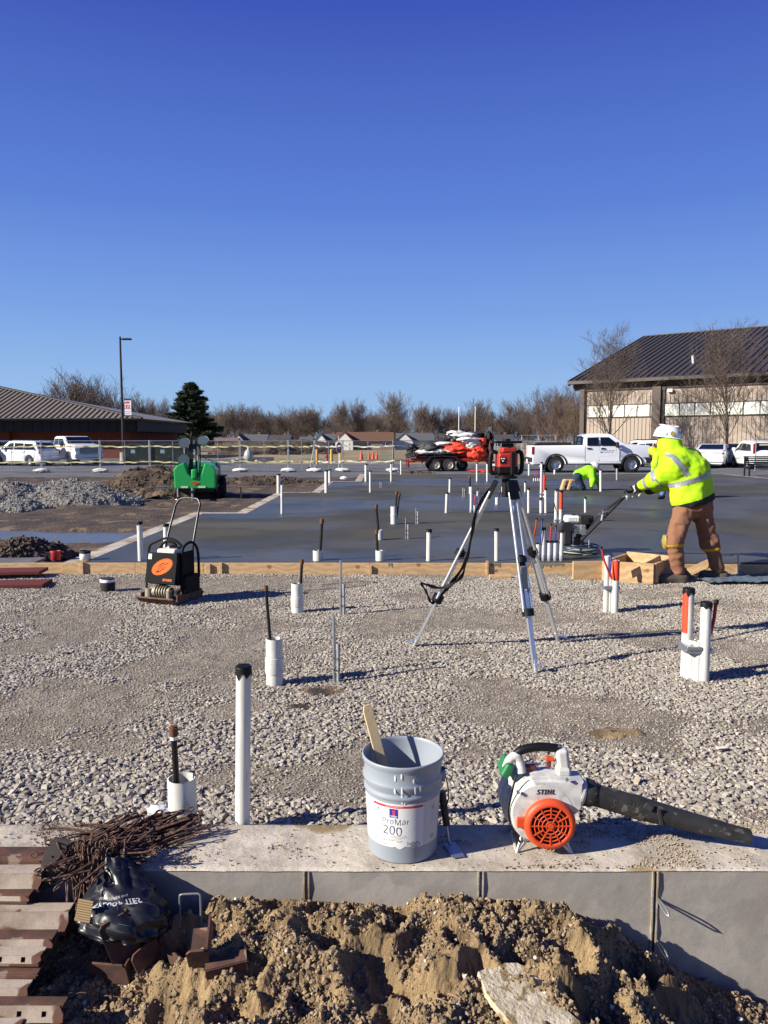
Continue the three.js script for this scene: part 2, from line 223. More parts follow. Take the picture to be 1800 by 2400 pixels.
{ const r = rng(99), g = new THREE.Group(); g.name = numbered('sand_clods'); g.userData = { kind: 'stuff', label: 'small clods and pebbles lying on the churned sand', category: 'clods' }; scene.add(g);
  const geos = Array.from({ length: 4 }, () => { const pts = []; for (let i = 0; i < 14; i++) pts.push(V(r() * 2 - 1, r() * 2 - 1, r() * 2 - 1).normalize().multiplyScalar(.7 + .4 * r())); return new ConvexGeometry(pts); }), e = new THREE.Euler(), q = new THREE.Quaternion(), col = new THREE.Color();
  geos.forEach((ge, k) => { const n = 14000, m = new THREE.InstancedMesh(ge, mat('#ffffff', .97), n); for (let i = 0; i < n; i++) { let x, z; do { x = r() * 4 - 2; z = WZ1 + .01 + r() * .95; } while (fbm(x * 6, z * 6, 12, 3) < -.16 + .2 * r()); const s = .0022 + .010 * Math.pow(r(), 5) + .002 * r(); e.set(r() * 6, r() * 6, r() * 6); q.setFromEuler(e); m.setMatrixAt(i, new THREE.Matrix4().compose(V(x, sandY(x, z) + s * .3, z), q, V(s, s, s))); const c = .7 + .55 * r(), pale = r() < .018; m.setColorAt(i, pale ? col.setRGB(.5, .46, .38) : col.setRGB(.225 * c, .163 * c, .094 * c)); } m.name = 'clods'; m.castShadow = m.receiveShadow = true; m.userData.kind = 'stuff'; g.add(m); });
  // sand and grit scattered on the wall top
  const n = 15000, m = new THREE.InstancedMesh(geos[0], mat('#ffffff', .97), n); let i = 0; while (i < n) { const x = r() * 4.4 - 2.2, z = mix(WZ0, WZ1, r()); if (fbm(x * 2.6 + 9, z * 5, 2, 4) < .03 + .12 * r() - (x > .75 && x < 1.35 ? .09 : 0)) { if (r() > .05) continue; } const s = .0012 + .0045 * Math.pow(r(), 5); m.setMatrixAt(i, new THREE.Matrix4().compose(V(x, .001 + s * .2, z), q, V(s, s * .8, s))); const c = .7 + .6 * r(); m.setColorAt(i, col.setRGB(.27 * c, .205 * c, .125 * c)); i++; } m.name = 'grit'; m.castShadow = m.receiveShadow = true; m.userData.kind = 'stuff'; g.add(m);
}
// ---------- formwork along the front of the slab ----------
function board(x0, x1, h, z, y0, label, m = M.wood, t = .038) { const g = rbox(x1 - x0 - .004, h, t, 0, 0, 0, .003); const off = R0() * 5; g.translate(off, off * .3, 0); const u = muv(g); u.translate(-off, -off * .3, 0); const o = solo('form_board', u, m, label, 'board'); o.position.set((x0 + x1) / 2, y0 + h / 2, z); return o; }
{ const X = px => atd(px, 1335, 9.54).x, z = -9.538;
  board(X(146), X(318), .155, z, -.156, 'pine form board ending at the slab corner', M.wood); board(X(318), X(478), .157, z, -.158, 'pine form board behind the plate compactor');
  board(X(478), X(866), .154, z, -.156, 'long clean pine form board beside the compactor handle'); board(X(866), X(1142), .153, z, -.156, 'pine form board with dark knots behind the tripod strap');
  board(X(1142), X(1365), .15, z, -.156, 'cement splashed form board under the tripod legs', M.wood); board(X(1365), X(1800), .13, z + .001, -.15, 'narrow pine form board behind the workman', M.wood); board(X(1800), X(2300), .13, z + .001, -.15, 'narrow pine form board past the plastic sheet', M.wood);
  board(X(-80), X(146), .15, z - .05, -.16, 'form board set back left of the slab corner', M.wood);
  for (const [px, w, h] of [[192, .06, .16], [488, .09, .13], [518, .05, .15], [868, .06, .11], [1142, .05, .17], [1730, .03, .26]]) { const q = atd(px, 1350, 9.49); const s = solo('form_stake', muv(rbox(w * .6, h + .1, .03, 0, h / 2 - .05, 0, .002)), px > 1600 ? M.galv : M.wood, { 192: 'wooden stake bracing the board near the slab corner', 488: 'wide wooden stake right of the plate compactor', 518: 'thin wooden stake beside the wide one', 868: 'wooden stake on the board with dark knots', 1142: 'wooden stake at the board joint by the tripod', 1730: 'steel stake standing above the narrow board' }[px], 'stake'); s.position.set(q.x, GR, -9.503); }
  // cement slurry run down the boards
  const r = rng(8); for (const [px, w] of [[915, .05], [1162, .12], [1280, .2], [1310, .12], [1240, .08]]) { const pts = [[-w / 2, 0]], n = 14; for (let k = 0; k <= n; k++) pts.push([-w / 2 + w * k / n, -.012 - .07 * r() * r() - (k % 3 === 1 ? .03 * r() : 0)]); pts.push([w / 2, 0]); const o = solo('cement_drip', extr(pts, .003, 0), mat('#6d6a62', .9), 'grey cement slurry run down the form board', 'cement', 'cement drips on the form boards'); o.position.set(atd(px, 1325, 9.52).x, -.003, -9.5185); }
}
// ---------- buildings ----------
{ // metal sided hall on the right
  const A = [18.6, 75], dir = V(.795, 0, .607).normalize(), nrm = V(.607, 0, -.795).normalize();      // along the wall (right, nearer) and away from the viewer
  const t = thing('metal_building', 'beige metal sided hall with dark brown standing seam roof', 'building', [A[0], LOT, -A[1]]);
  t.quaternion.setFromRotationMatrix(new THREE.Matrix4().makeBasis(dir, V(0, 1, 0), nrm.clone().multiplyScalar(-1)));   // local: +x along wall, -z back into the building
  const L = 34, W = 20.6, EH = 7.15, RH = 13.5, beige = mat('#94877a', .65), brown = mat('#3c3029', .5), roofM = mat('#35312f', .6), panel = mat('#d9dbcf', .55), dk = mat('#2b2420', .6);
  part('wall', mg([box(L, EH, .3, L / 2, EH / 2, -.152 - .9)]), beige, t);
  { const g = extr([[0, 0], [0, EH], [-W, RH - .3], [-2 * W, EH], [-2 * W, 0]], .3); g.rotateY(-Math.PI / 2); g.translate(.1 + .2, 0, -.9); g.scale(1, 1, 1); part('gable_wall', g.clone().applyMatrix4(new THREE.Matrix4().makeScale(1, 1, 1)), beige, t); }
  const zf = -.9;
  for (let x = .9; x < L; x += .36) part('siding_rib', box(.05, EH - 1.0, .05, x, (EH - 1.0) / 2, zf + .024), beige, t);
  const y0 = 3.95, y1 = 5.0, bays = [[.75, 6.7], [8.0, 20.0], [21.2, 33]];
  for (const [a, b] of bays) { const n = Math.round((b - a) / 1.3), w = (b - a) / n; part('panel_frame', mg([box(b - a, y1 - y0, .03, (a + b) / 2, (y0 + y1) / 2, zf + .03), box(b - a + .2, .09, .07, (a + b) / 2, y0 - .05, zf + .07), box(b - a + .2, .09, .07, (a + b) / 2, y1 + .05, zf + .07)]), dk, t); for (let k = 0; k < n; k++) { const p = part('translucent_panel', rbox(w - .11, y1 - y0, .05, a + w * (k + .5), (y0 + y1) / 2, zf + .075, .01), panel, t); } }
  for (const x of [0.2, 7.3, 20.6, 33.5]) part('pilaster', rbox(x === .2 ? .45 : .8, EH - .1, .34, x, EH / 2 - .05, zf + .13, .02), brown, t);
  part('downspout', mg([box(.16, EH - .6, .14, 7.95, EH / 2 - .3, zf + .1), box(.3, .3, .25, 7.95, EH - .75, zf + .12)]), dk, t);
  part('wall_lamp', rbox(.5, .3, .3, 8.5, EH - .95, zf + .2, .04), mat('#d8d6cf', .5), t);
  part('fascia', mg([box(L + .8, .75, .12, L / 2 - .4, EH - .32, zf + .12), box(L + 1.2, .28, .14, L / 2 - .4, EH + .08, .12)]), brown, t);
  part('soffit', box(L + 1, .06, 1.05, L / 2 - .4, EH - .02, -.4), dk, t);
  const sl = Math.atan2(RH - EH, W), sw = Math.hypot(W, RH - EH);
  const roof = part('roof', mg([tf(box(L + 1, .12, sw, L / 2 - .4, 0, -sw / 2), 0, EH + .2, .1, sl, 0, 0), box(L + 1, .12, sw, 0, 0, 0).applyMatrix4(new THREE.Matrix4().makeRotationX(-sl)).translate(L / 2 - .4, (EH + RH) / 2 + .2, -W * 1.5 + .1)]), roofM, t);
  for (let x = -.85; x < L; x += .62) part('roof_seam', tf(box(.055, .10, sw, x, .11, -sw / 2), 0, EH + .2, .1, sl, 0, 0), roofM, roof);
  part('ridge_cap', box(L + 1, .12, .5, L / 2 - .4, RH + .3, -W + .1), roofM, roof); part('rake_trim', tf(box(.14, .5, sw + .1, -.95, -.18, -sw / 2), 0, EH + .2, .1, sl, 0, 0), brown, roof);
  part('vent_pipe', tf(cyl(.12, .12, .7, 9.3, .42, -5, 0, 0, 0, 10), 0, EH + .2, .1, sl, 0, 0), mat('#d9d9d6', .5), roof);
}
{ // low brick building on the left with a ribbed hip roof
  const d = 74, P = (px, py, dd = d) => atd(px, py, dd), e1 = P(333, 984), wr = P(284, 1000), y0 = LOT, xl = -62, eY = e1.y + .1;
  const t = thing('brick_building', 'low red brick building with ribbed bronze hip roof', 'building', [e1.x, LOT, -d]);
  const ey = eY - LOT, bronze = mat('#8b7f69', .45, { metalness: .3 }), dk = mat('#100f10', .7);
  const wx = wr.x - e1.x;
  part('wall', muv(box(40, ey - .9, 18, wx - 20, (ey - .9) / 2, -10.9)), tmat(T.brick, .9), t);
  part('wall_buttress', muv(box(1.2, ey - .9, .5, wx - 12, (ey - .9) / 2, -1.7)), tmat(T.brick, .9), t);
  part('fascia', mg([box(41, 1.1, .12, -21.3, ey - .62, -.75), box(.12, 1.1, 18.5, -.75, ey - .62, -10), box(42, .16, .1, -21, ey - .06, .02)]), dk, t); part('soffit', box(41, .08, 18.4, -21.4, ey - 1.16, -10), dk, t); for (let x = -.9; x > -42; x -= .9) part('fascia_batten', box(.07, 1.0, .05, x, ey - .64, -.67), dk, t);
  // front roof plane: from the eave up to a hip line that climbs to the left
  const rise = .36, run = 10, RX = -18.5; // hip runs back 45 degrees in plan, stretched
  const hipZ = x => Math.max(-run, -x / RX * run), pts = [[0, 0], [-42, 0], [-42, -run], [RX, -run]];
  const pos = []; const put = (x, z) => pos.push(x, ey + .02 - z * rise * 1.0, z);
  for (const [a, b, c] of [[0, 1, 2], [0, 2, 3]]) for (const k of [a, b, c]) put(pts[k][0], pts[k][1]);
  const rp = (x, z) => V(x, ey + .02 - z * rise, z);
  const g2 = [rp(0, 0), rp(RX, -run), V(0, ey + .02, -20)], g3 = [V(RX, rp(RX, -run).y, -run), V(-42, rp(RX, -run).y, -run), V(-42, ey + .02, -20), V(0, ey + .02, -20)];
  for (const tri of [g2, [g3[0], g3[1], g3[2]], [g3[0], g3[2], g3[3]]]) for (const v of tri) pos.push(v.x, v.y, v.z);
  const rg = new THREE.BufferGeometry(); rg.setAttribute('position', new THREE.Float32BufferAttribute(pos, 3)); rg.computeVertexNormals();
  const roof = part('roof', ni(rg), bronze, t);
  for (let x = -.5; x > -41; x -= .55) { const z = hipZ(x); part('roof_rib', bar(rp(x, .05).add(V(0, .05, 0)), rp(x, z).add(V(0, .05, 0)), .07, .10), bronze, roof); }
  part('hip_cap', mg([rod(rp(0, 0), rp(RX, -run).add(V(0, .05, 0)), .16, 6), rod(rp(RX, -run), rp(-42, -run), .16, 6), rod(rp(0, .06), rp(-42, .06), .09, 6)]), dk, roof);
}
{ // ranch houses beyond the field
  const W = { white: mat('#cfccc2', .8), brown: mat('#7b6a58', .8), brick: mat('#7c5a4a', .85), grey: mat('#90908c', .8) }, Rf = { grey: mat('#4d4f52', .9), brown: mat('#5d4130', .9), dark: mat('#3a3b3e', .9) }, gl = mat('#20262c', .2), tr = mat('#d4d2ca', .7);
  const house = (px0, px1, wallM, roofM, label, ridge, gableLeft, d = 235) => {
    const a = atd(px0, 1040, d), b = atd(px1, 1040, d), w = b.x - a.x, gy = farDrop(d), dep = 8, eh = 2.5, rh = ridge || 4.4; const t = thing('house', label, 'house', [(a.x + b.x) / 2, gy, -d]);
    part('wall', mg([box(w, eh, dep, 0, eh / 2, 0)]), W[wallM], t);
    const rf = part('roof', mg([extr([[-dep / 2 - .5, 0], [0, rh - eh], [dep / 2 + .5, 0], [dep / 2 + .5, .18], [0, rh - eh + .22], [-dep / 2 - .5, .18]], w + .8).rotateY(Math.PI / 2).translate(-w / 2 - .4, eh - .05, 0)]), Rf[roofM], t);
    part('gable', mg([extr([[-dep / 2, 0], [dep / 2, 0], [0, rh - eh]], w).rotateY(Math.PI / 2).translate(-w / 2, eh - .02, 0)]), W[wallM], t);
    if (gableLeft) { const gw = gableLeft, gx = -w / 2 + gw / 2 - .4; part('gable_front', mg([box(gw, eh, 2, gx, eh / 2, dep / 2 + 1), extr([[-gw / 2, 0], [gw / 2, 0], [0, rh - eh]], 2).translate(gx, eh, dep / 2)]), W.white, t); part('gable_roof', extr([[-gw / 2 - .4, -.15], [0, rh - eh + .05], [gw / 2 + .4, -.15], [gw / 2 + .4, .1], [0, rh - eh + .3], [-gw / 2 - .4, .1]], 6).translate(gx, eh, dep / 2 - 3.8), Rf[roofM], rf); const ga = part('garage_door', box(gw * .6, 2, .1, gx, 1, dep / 2 + 2.05), tr, t); }
    for (let k = 0, n = Math.max(1, Math.round(w / 5)); k < n; k++) { const x = -w / 2 + w * (k + .75) / n * .95; if (gableLeft && x < -w / 2 + gableLeft) continue; const wn = part('window', box(1.5, 1.1, .1, x, 1.5, dep / 2 + .03), gl, t); part('frame', mg([box(1.7, .12, .14, x, 2.1, dep / 2 + .04), box(1.7, .12, .14, x, .9, dep / 2 + .04), box(.1, 1.2, .14, x, 1.5, dep / 2 + .05)]), tr, wn); }
    part('chimney', box(.6, 1.2, .6, w * .22, rh + .2, -.3), W.brick, rf); return t;
  };
  house(558, 627, 'white', 'grey', 'white house with grey roof beside the brown shed', 4.4, 3); house(632, 681, 'brown', 'dark', 'dark roofed brown house between the grey roofed ones', 4.2); house(706, 733, 'white', 'grey', 'tiny white house just left of the leaning gate post', 3.7);
  house(746, 795, 'white', 'grey', 'white gabled house with grey roof next to the brown roofed house', 4.5, 3.2, 232); house(792, 920, 'brown', 'brown', 'long ranch house with brown roof and pale gable', 5.0, 5, 226); house(930, 1012, 'white', 'grey', 'house with bright white gable left of the tarp trailer', 4.8, 5); house(1030, 1100, 'grey', 'dark', 'dark roofed house behind the tarp load', 4.6, 0, 240); house(1140, 1200, 'grey', 'dark', 'dark roofed house right of the tarp load', 4.4, 0, 238); house(300, 380, 'brown', 'dark', 'dark house behind the lamp post', 4.2, 0, 238);
  { const d = 120, a = atd(508, 1040, d), b = atd(560, 1040, d), w = b.x - a.x, gy = farDrop(d); const t = thing('shed', 'brown brick shed standing in the field', 'shed', [(a.x + b.x) / 2, gy, -d]); part('wall', box(w, 1.75, 2.6, 0, .87, 0), mat('#6d4a3e', .9), t); part('roof', extr([[-1.5, 0], [0, .45], [1.5, 0], [1.5, .1], [0, .55], [-1.5, .1]], w + .3).rotateY(Math.PI / 2).translate(-w / 2 - .15, 1.72, 0), mat('#6b5a50', .8), t); part('door', box(.8, 1.5, .06, -w * .25, .76, 1.32), mat('#4d3a34', .8), t); }
}
// ---------- trees ----------
function treeGeo(seed, H, o = {}) {
  const r = rng(seed), { spread = .75, limbs = 11, trunkR = H * .02, trunkTop = .55, first = .22, up = .25, fork = [6, 6, 5], sub = .72, lenk = [.5, .5, .52, .5], minR = .014 } = o;
  const out = [[], []], idx = [[], []];
  const ring = (buf, c, dir, rad, n) => { const a = Math.abs(dir.y) > .9 ? V(1, 0, 0) : V(0, 1, 0), s = a.cross(dir).normalize(), t = dir.clone().cross(s); const b0 = buf.length / 3; for (let i = 0; i < n; i++) { const q = i / n * Math.PI * 2; buf.push(c.x + (s.x * Math.cos(q) + t.x * Math.sin(q)) * rad, c.y + (s.y * Math.cos(q) + t.y * Math.sin(q)) * rad, c.z + (s.z * Math.cos(q) + t.z * Math.sin(q)) * rad); } return b0; };
  const branch = (p, dir, len, rad, lev) => {
    const k = lev === 0 ? 0 : 1, n = [8, 6, 4, 3, 3][lev], seg = [9, 5, 4, 3, 2][lev], pts = []; let q = p.clone(), d = dir.clone(), prev = -1;
    for (let i = 0; i <= seg; i++) { const t = i / seg, rd = Math.max(rad * (1 - t * (lev === 0 ? .72 : .75)), minR * .6) * (lev === 0 && i === 0 ? 1.5 : 1); const b = ring(out[k], q, d, rd, n); if (prev >= 0) for (let a = 0; a < n; a++) { const a1 = (a + 1) % n; idx[k].push(prev + a, prev + a1, b + a, prev + a1, b + a1, b + a); } prev = b; pts.push([q.clone(), d.clone(), rd]); q = q.clone().addScaledVector(d, len / seg); d = d.clone().add(V((r() - .5) * .25, (r() - .5) * .16 + up * (lev ? .4 : .05), (r() - .5) * .25).multiplyScalar(lev === 0 ? .35 : .7)).normalize(); }
    if (lev >= fork.length + 1) return; const cnt = lev === 0 ? limbs : fork[lev - 1];
    for (let c = 0; c < cnt; c++) { const t = lev === 0 ? first + (1 - first) * (c + r() * .7) / cnt : .25 + .75 * (c + r()) / cnt; const f = Math.min(seg - .001, t * seg), i = Math.floor(f), [a, da, ra] = pts[i], [b2] = pts[i + 1] || pts[i]; const s = a.clone().lerp(b2, f - i), ang = c * 2.4 + r() * 1.2, side = V(Math.cos(ang), 0, Math.sin(ang)); const ax = da.clone().cross(side).normalize(); const perp = ax.cross(da).normalize(); const sp = (lev === 0 ? spread * (1.15 - .55 * t) : sub) * (.75 + .5 * r()); const nd = da.clone().multiplyScalar(Math.cos(sp)).addScaledVector(perp, Math.sin(sp)).normalize(); branch(s, nd, (lev === 0 ? H * lenk[0] * (1.1 - .5 * t) : len * lenk[lev]) * (.75 + .5 * r()), Math.max(ra * (lev === 0 ? .5 : .58), minR), lev + 1); }
  };
  branch(V(0, -.15, 0), V(0, 1, 0), H * trunkTop, trunkR, 0);
  const mk = k => { const g = new THREE.BufferGeometry(); g.setAttribute('position', new THREE.Float32BufferAttribute(out[k], 3)); g.setIndex(idx[k]); g.computeVertexNormals(); return g; };
  return [mk(0), mk(1)];
}
{ const barkM = [mat('#5d5046', .95), mat('#66584a', .95), mat('#54463e', .95), mat('#6a5a52', .95)], r = rng(202);
  const far = [301, 302, 303, 304, 305, 306].map((s, i) => treeGeo(s, 16, { spread: [.75, .6, .85, .5, .78, .68][i], limbs: [12, 13, 11, 14, 12, 13][i], minR: .034, up: .95, sub: .55, fork: [7, 6, 5], trunkTop: [.6, .7, .5, .75, .55, .6][i], first: .18 }));
  const protos = far.map(([a, b], i) => { const t = new THREE.Group(); return [a, b, barkM[i % 4]]; });
  const tree = (px, d, H, label, i, wide = 1) => { const [a, b, m] = protos[i % protos.length], q = atd(px, 1040, d), t = thing('bare_tree', label, 'tree', [q.x, farDrop(d) - .1, q.z], r() * 6.28, 'bare trees along the field'); a.boundingBox || a.computeBoundingBox(); b.boundingBox || b.computeBoundingBox(); const s = H / Math.max(a.boundingBox.max.y, b.boundingBox.max.y); t.scale.set(s * wide, s, s * wide); part('trunk', a, m, t); part('crown', b, m, t); return t; };
  const lab = ['bare brown tree in the tree line behind the houses', 'bare tree in the back row of the tree line'];
  // tallest crowns read from the photograph: position, height of the top
  for (const [px, top, d] of [[160, 855, 170], [205, 868, 190], [235, 895, 185], [270, 905, 220], [320, 915, 200], [350, 930, 230], [375, 925, 240], [520, 940, 245], [550, 940, 250], [582, 945, 260], [618, 958, 270], [655, 968, 250], [700, 945, 255], [735, 945, 260], [805, 932, 250], [838, 930, 255], [870, 952, 270], [925, 914, 262], [985, 938, 245], [1015, 945, 250], [1065, 955, 255], [1120, 930, 250], [1145, 950, 260], [1200, 930, 258], [1235, 950, 250]]) { const H = (1034 - top) / F * d + 2.6; tree(px, d, H, lab[0], r() * 6 | 0, .9 + r() * .3); }
  for (let k = 0; k < 58; k++) { const px = 95 + k / 57 * 1260 + rr(-10, 10, r), d = rr(275, 330, r); if (px < 140) continue; tree(px, d, rr(11.5, 15, r) * d / 280, lab[1], r() * 6 | 0, 1.1 + r() * .4); }
  for (let k = 0; k < 34; k++) { const px = 110 + k / 33 * 1250 + rr(-14, 14, r), d = rr(243, 268, r); tree(px, d, rr(6, 9, r), 'low bare brush tree between the tall trunks of the tree line', r() * 6 | 0, 1.5); }
  // closer thicket left of the hall
  for (const [px, top, d, w] of [[1290, 905, 120, 1.0], [1325, 890, 125, .95], [1362, 905, 112, .9], [1305, 935, 108, 1.1], [1345, 940, 106, 1.0], [1265, 935, 135, 1.1]]) tree(px, d, (1034 - top) / F * d + 2.2, 'multi stemmed bare tree in the thicket beside the hall', r() * 6 | 0, w);
  // two trees in front of the hall
  for (const [px, top, d, sd, label] of [[1428, 752, 66, 401, 'leafless upright tree in front of the hall behind the pickup'], [1700, 745, 62, 407, 'leafless upright tree in front of the hall behind the sedan']]) { const H = (1030 - top) / F * d + 1.8, [a, b] = treeGeo(sd, H / .93, { spread: .66, limbs: 20, minR: .0135, trunkR: .17, trunkTop: .82, first: .16, up: .4, sub: .58, fork: [8, 6, 5], lenk: [.42, .46, .5, .5] }); b.computeBoundingBox(); const k = H / b.boundingBox.max.y; a.scale(k, k, k); b.scale(k, k, k); const q = atd(px, 1060, d), t = thing('bare_tree', label, 'tree', [q.x, LOT - .05, q.z], sd); part('trunk', a, mat('#4b423b', .95), t); part('crown', b, mat('#594d45', .95), t); }
  // evergreen
  { const d = 165, H = (1034 - 897) / F * d + 2.2, q = atd(450, 1040, d), t = thing('pine_tree', 'dark green pine standing among bare trees', 'tree', [q.x, farDrop(d) - .1, q.z]); part('trunk', rod(V(0, 0, 0), V(0, H * .97, 0), .28, 8, .04), mat('#3d332b', .95), t);
    const pos = [], limbsG = []; const rp = rng(66); for (let k = 0; k < 150; k++) { const f = Math.pow((k + .5) / 150, .85), y = H * (.07 + .91 * f), L = (6.2 * Math.pow(1 - f, .75) + .3) * (.6 + .6 * rp()), a = k * 2.399 + rp(), dx = Math.cos(a), dz = Math.sin(a), rise = .12 + .3 * f; limbsG.push(rod(V(0, y, 0), V(dx * L, y + L * rise, dz * L), .05, 4, .015)); const n = 90 + 130 * L | 0; for (let i = 0; i < n; i++) { const s = .18 + .82 * Math.sqrt(rp()), lx = dx * L * s + (rp() - .5) * .9 * (.4 + s), lz = dz * L * s + (rp() - .5) * .9 * (.4 + s), ly = y + L * rise * s + (rp() - .5) * .5; const w = .1 + .08 * rp(), th = rp() * 6.28, ph = (rp() - .3) * 1.2, e = V(Math.cos(th) * Math.cos(ph), Math.sin(ph), Math.sin(th) * Math.cos(ph)).multiplyScalar(.32 + .2 * rp()); const pz = V(-e.z, (rp() - .5) * .3, e.x).normalize().multiplyScalar(w); pos.push(lx - pz.x, ly - pz.y, lz - pz.z, lx + pz.x, ly + pz.y, lz + pz.z, lx + e.x, ly + e.y, lz + e.z); } }
    const g = new THREE.BufferGeometry(); g.setAttribute('position', new THREE.Float32BufferAttribute(pos, 3)); g.computeVertexNormals(); part('limbs', mg(limbsG), mat('#3d332b', .95), t); part('crown', g, mat('#34452d', .9), t); }
}
// ---------- vehicles ----------
const glass = mat('#0d1216', .06), tyreM = mat('#161617', .85), rimM = mat('#a9acaf', .32, { metalness: .75 }), rimD = mat('#4a4b4d', .4, { metalness: .7 }), whiteCar = new THREE.MeshPhysicalMaterial({ color: '#d8dadb', roughness: .38, clearcoat: .8, clearcoatRoughness: .08, side: THREE.DoubleSide }), navyCar = new THREE.MeshPhysicalMaterial({ color: '#10141c', roughness: .35, clearcoat: .8, side: THREE.DoubleSide }), darkTrim = mat('#131314', .55), lampRed = mat('#7d1016', .25), lampClear = mat('#c9cdd0', .15);
function wheel(parent, x, y, z, r, w, rm, side, spokes = 6) {
  const t = part('wheel', lathe([[r * .62, -w / 2], [r * .9, -w / 2], [r, -w * .36], [r, w * .36], [r * .9, w / 2], [r * .62, w / 2]], 28).rotateX(Math.PI / 2), tyreM, parent); t.position.set(x, y, z);
  const l = [lathe([[r * .63, -w * .42], [r * .63, w * .42], [r * .56, w * .4], [r * .5, w * .12], [0, w * .1]], 24).rotateX(Math.PI / 2 * side), cyl(r * .14, r * .16, w * .2, 0, 0, side * w * .2, Math.PI / 2, 0, 0, 12)];
  for (let k = 0; k < spokes; k++) l.push(tf(box(r * .11, r * .46, w * .12, 0, r * .34, side * w * .22), 0, 0, 0, 0, 0, k / spokes * Math.PI * 2));
  part('rim', mg(l), rm, t); return t;
}
// side profile in the x-y plane, nose at +x; y from the ground
function vehicle(name, label, category, s) {
  const t = thing(name, label, category), W = s.width, hw = W / 2, wr = s.wheelR, arch = wr * 1.22, belt = s.belt;
  const taper = g => { const p = g.attributes.position; for (let i = 0; i < p.count; i++) { const y = p.getY(i), x = p.getX(i); let k = 1; if (y > belt) k -= (y - belt) * (s.tumble || .17); if (y < .55) k -= (.55 - y) * .12; const e = Math.max(0, Math.abs(x - (s.x0 + s.x1) / 2) - (s.x1 - s.x0) * .40) / ((s.x1 - s.x0) * .1); k -= .10 * e * e * (x > 0 ? 1 : s.rearRound ?? 1); p.setZ(i, p.getZ(i) * k); } g.computeVertexNormals(); return toCreasedNormals(g, .6); };
  const sh = new THREE.Shape(); const top = s.profile; sh.moveTo(...top[0]); for (const q of top.slice(1)) sh.lineTo(...q);
  const lo = s.low; sh.lineTo(s.x1 - .02, lo); sh.lineTo(s.wx1 + arch, lo); sh.absarc(s.wx1, wr, arch, Math.asin((lo - wr) / arch), Math.PI - Math.asin((lo - wr) / arch), false); sh.lineTo(s.wx0 + arch, lo); sh.absarc(s.wx0, wr, arch, Math.asin((lo - wr) / arch), Math.PI - Math.asin((lo - wr) / arch), false); sh.lineTo(s.x0 + .02, lo); sh.closePath();
  const body = ni(new THREE.ExtrudeGeometry(sh, { depth: W - .16, bevelEnabled: true, bevelSize: .05, bevelThickness: .08, bevelSegments: 3, curveSegments: 14 })); body.translate(0, 0, -hw + .08); part('body', taper(body), s.paint, t);
  part('underbody', box(s.x1 - s.x0 - .4, .3, W * .8, (s.x0 + s.x1) / 2, lo + .08, 0), darkTrim, t);
  const flat = (name, pts, off, m, dep = .014) => { for (const sd of [-1, 1]) { const g = extr(pts, dep, 0); g.translate(0, 0, sd > 0 ? hw + off : -hw - off - dep); part(name, taper(g), m, t); } };
  for (const w of s.windows) flat('side_window', w, .002, glass);
  for (const [a, b, y0, y1, nm] of s.doors || []) { flat('door', [[a, y0], [b, y0], [b, y1], [a, y1]], -.004, s.paint, .008); flat('door_handle', [[a + .08, y1 - .14], [a + .3, y1 - .14], [a + .3, y1 - .08], [a + .08, y1 - .08]], .006, s.handle || darkTrim, .03); }
  for (const [a, b] of s.gaps || []) flat('door_gap', [[a - .008, b[0]], [a + .008, b[0]], [a + .008, b[1]], [a - .008, b[1]]], .006, darkTrim, .004);
  if (s.flare) for (const wx of [s.wx0, s.wx1]) { const o = [], q = []; for (let k = 0; k <= 16; k++) { const a = Math.PI * k / 16; o.push([wx + Math.cos(a) * arch * 1.13, wr + Math.sin(a) * arch * 1.1]); q.push([wx + Math.cos(a) * arch * .98, wr + Math.sin(a) * arch * .98]); } flat('wheel_arch', [...o, ...q.reverse()], -.03, darkTrim, .05); }
  const slab2 = (name, [x0, y0], [x1, y1], w, off, m, th = .02) => { const L = Math.hypot(x1 - x0, y1 - y0), a = Math.atan2(y1 - y0, x1 - x0); const g = tf(box(L, th, w * 2), (x0 + x1) / 2 - Math.sin(a) * off, (y0 + y1) / 2 + Math.cos(a) * off, 0, 0, 0, a); return part(name, taper(g), m, t); };
  slab2('windscreen', s.ws[0], s.ws[1], hw - .1, .058, glass); slab2('rear_window', s.rw[0], s.rw[1], hw - .16, .058, glass);
  for (const sd of [-1, 1]) {
    wheel(t, s.wx1, wr, sd * (hw - .14), wr, .26, s.rim || rimM, sd); wheel(t, s.wx0, wr, sd * (hw - .14), wr, .26, s.rim || rimM, sd);
    part('headlight', rbox(.12, s.hl[2], s.hl[3], s.x1 - .015, s.hl[0], sd * (hw - s.hl[1]), .03), lampClear, t); part('tail_light', rbox(.12, s.tl[2], s.tl[3], s.x0 - .005, s.tl[0], sd * (hw - s.tl[1]), .03), lampRed, t);
    part('side_mirror', rbox(.14, s.mir || .2, .2, s.mx, belt + .14, sd * (hw + .14), .04), s.mirM || s.paint, t);
  }
  part('grille', rbox(.1, s.gr[1], W * .62, s.x1 + .0, s.gr[0], 0, .02), s.grM || darkTrim, t); part('front_bumper', rbox(.22, .26, W * .96, s.x1 + .02, s.fb, 0, .06), s.bump || s.paint, t); part('rear_bumper', rbox(.22, .24, W * .94, s.x0 - .03, s.rb, 0, .06), s.bump2 || s.bump || s.paint, t);
  part('number_plate', box(.02, .16, .32, s.x0 - (s.plateOut || .15), s.plate || .62, 0), mat('#d6d8da', .5), t);
  return t;
}
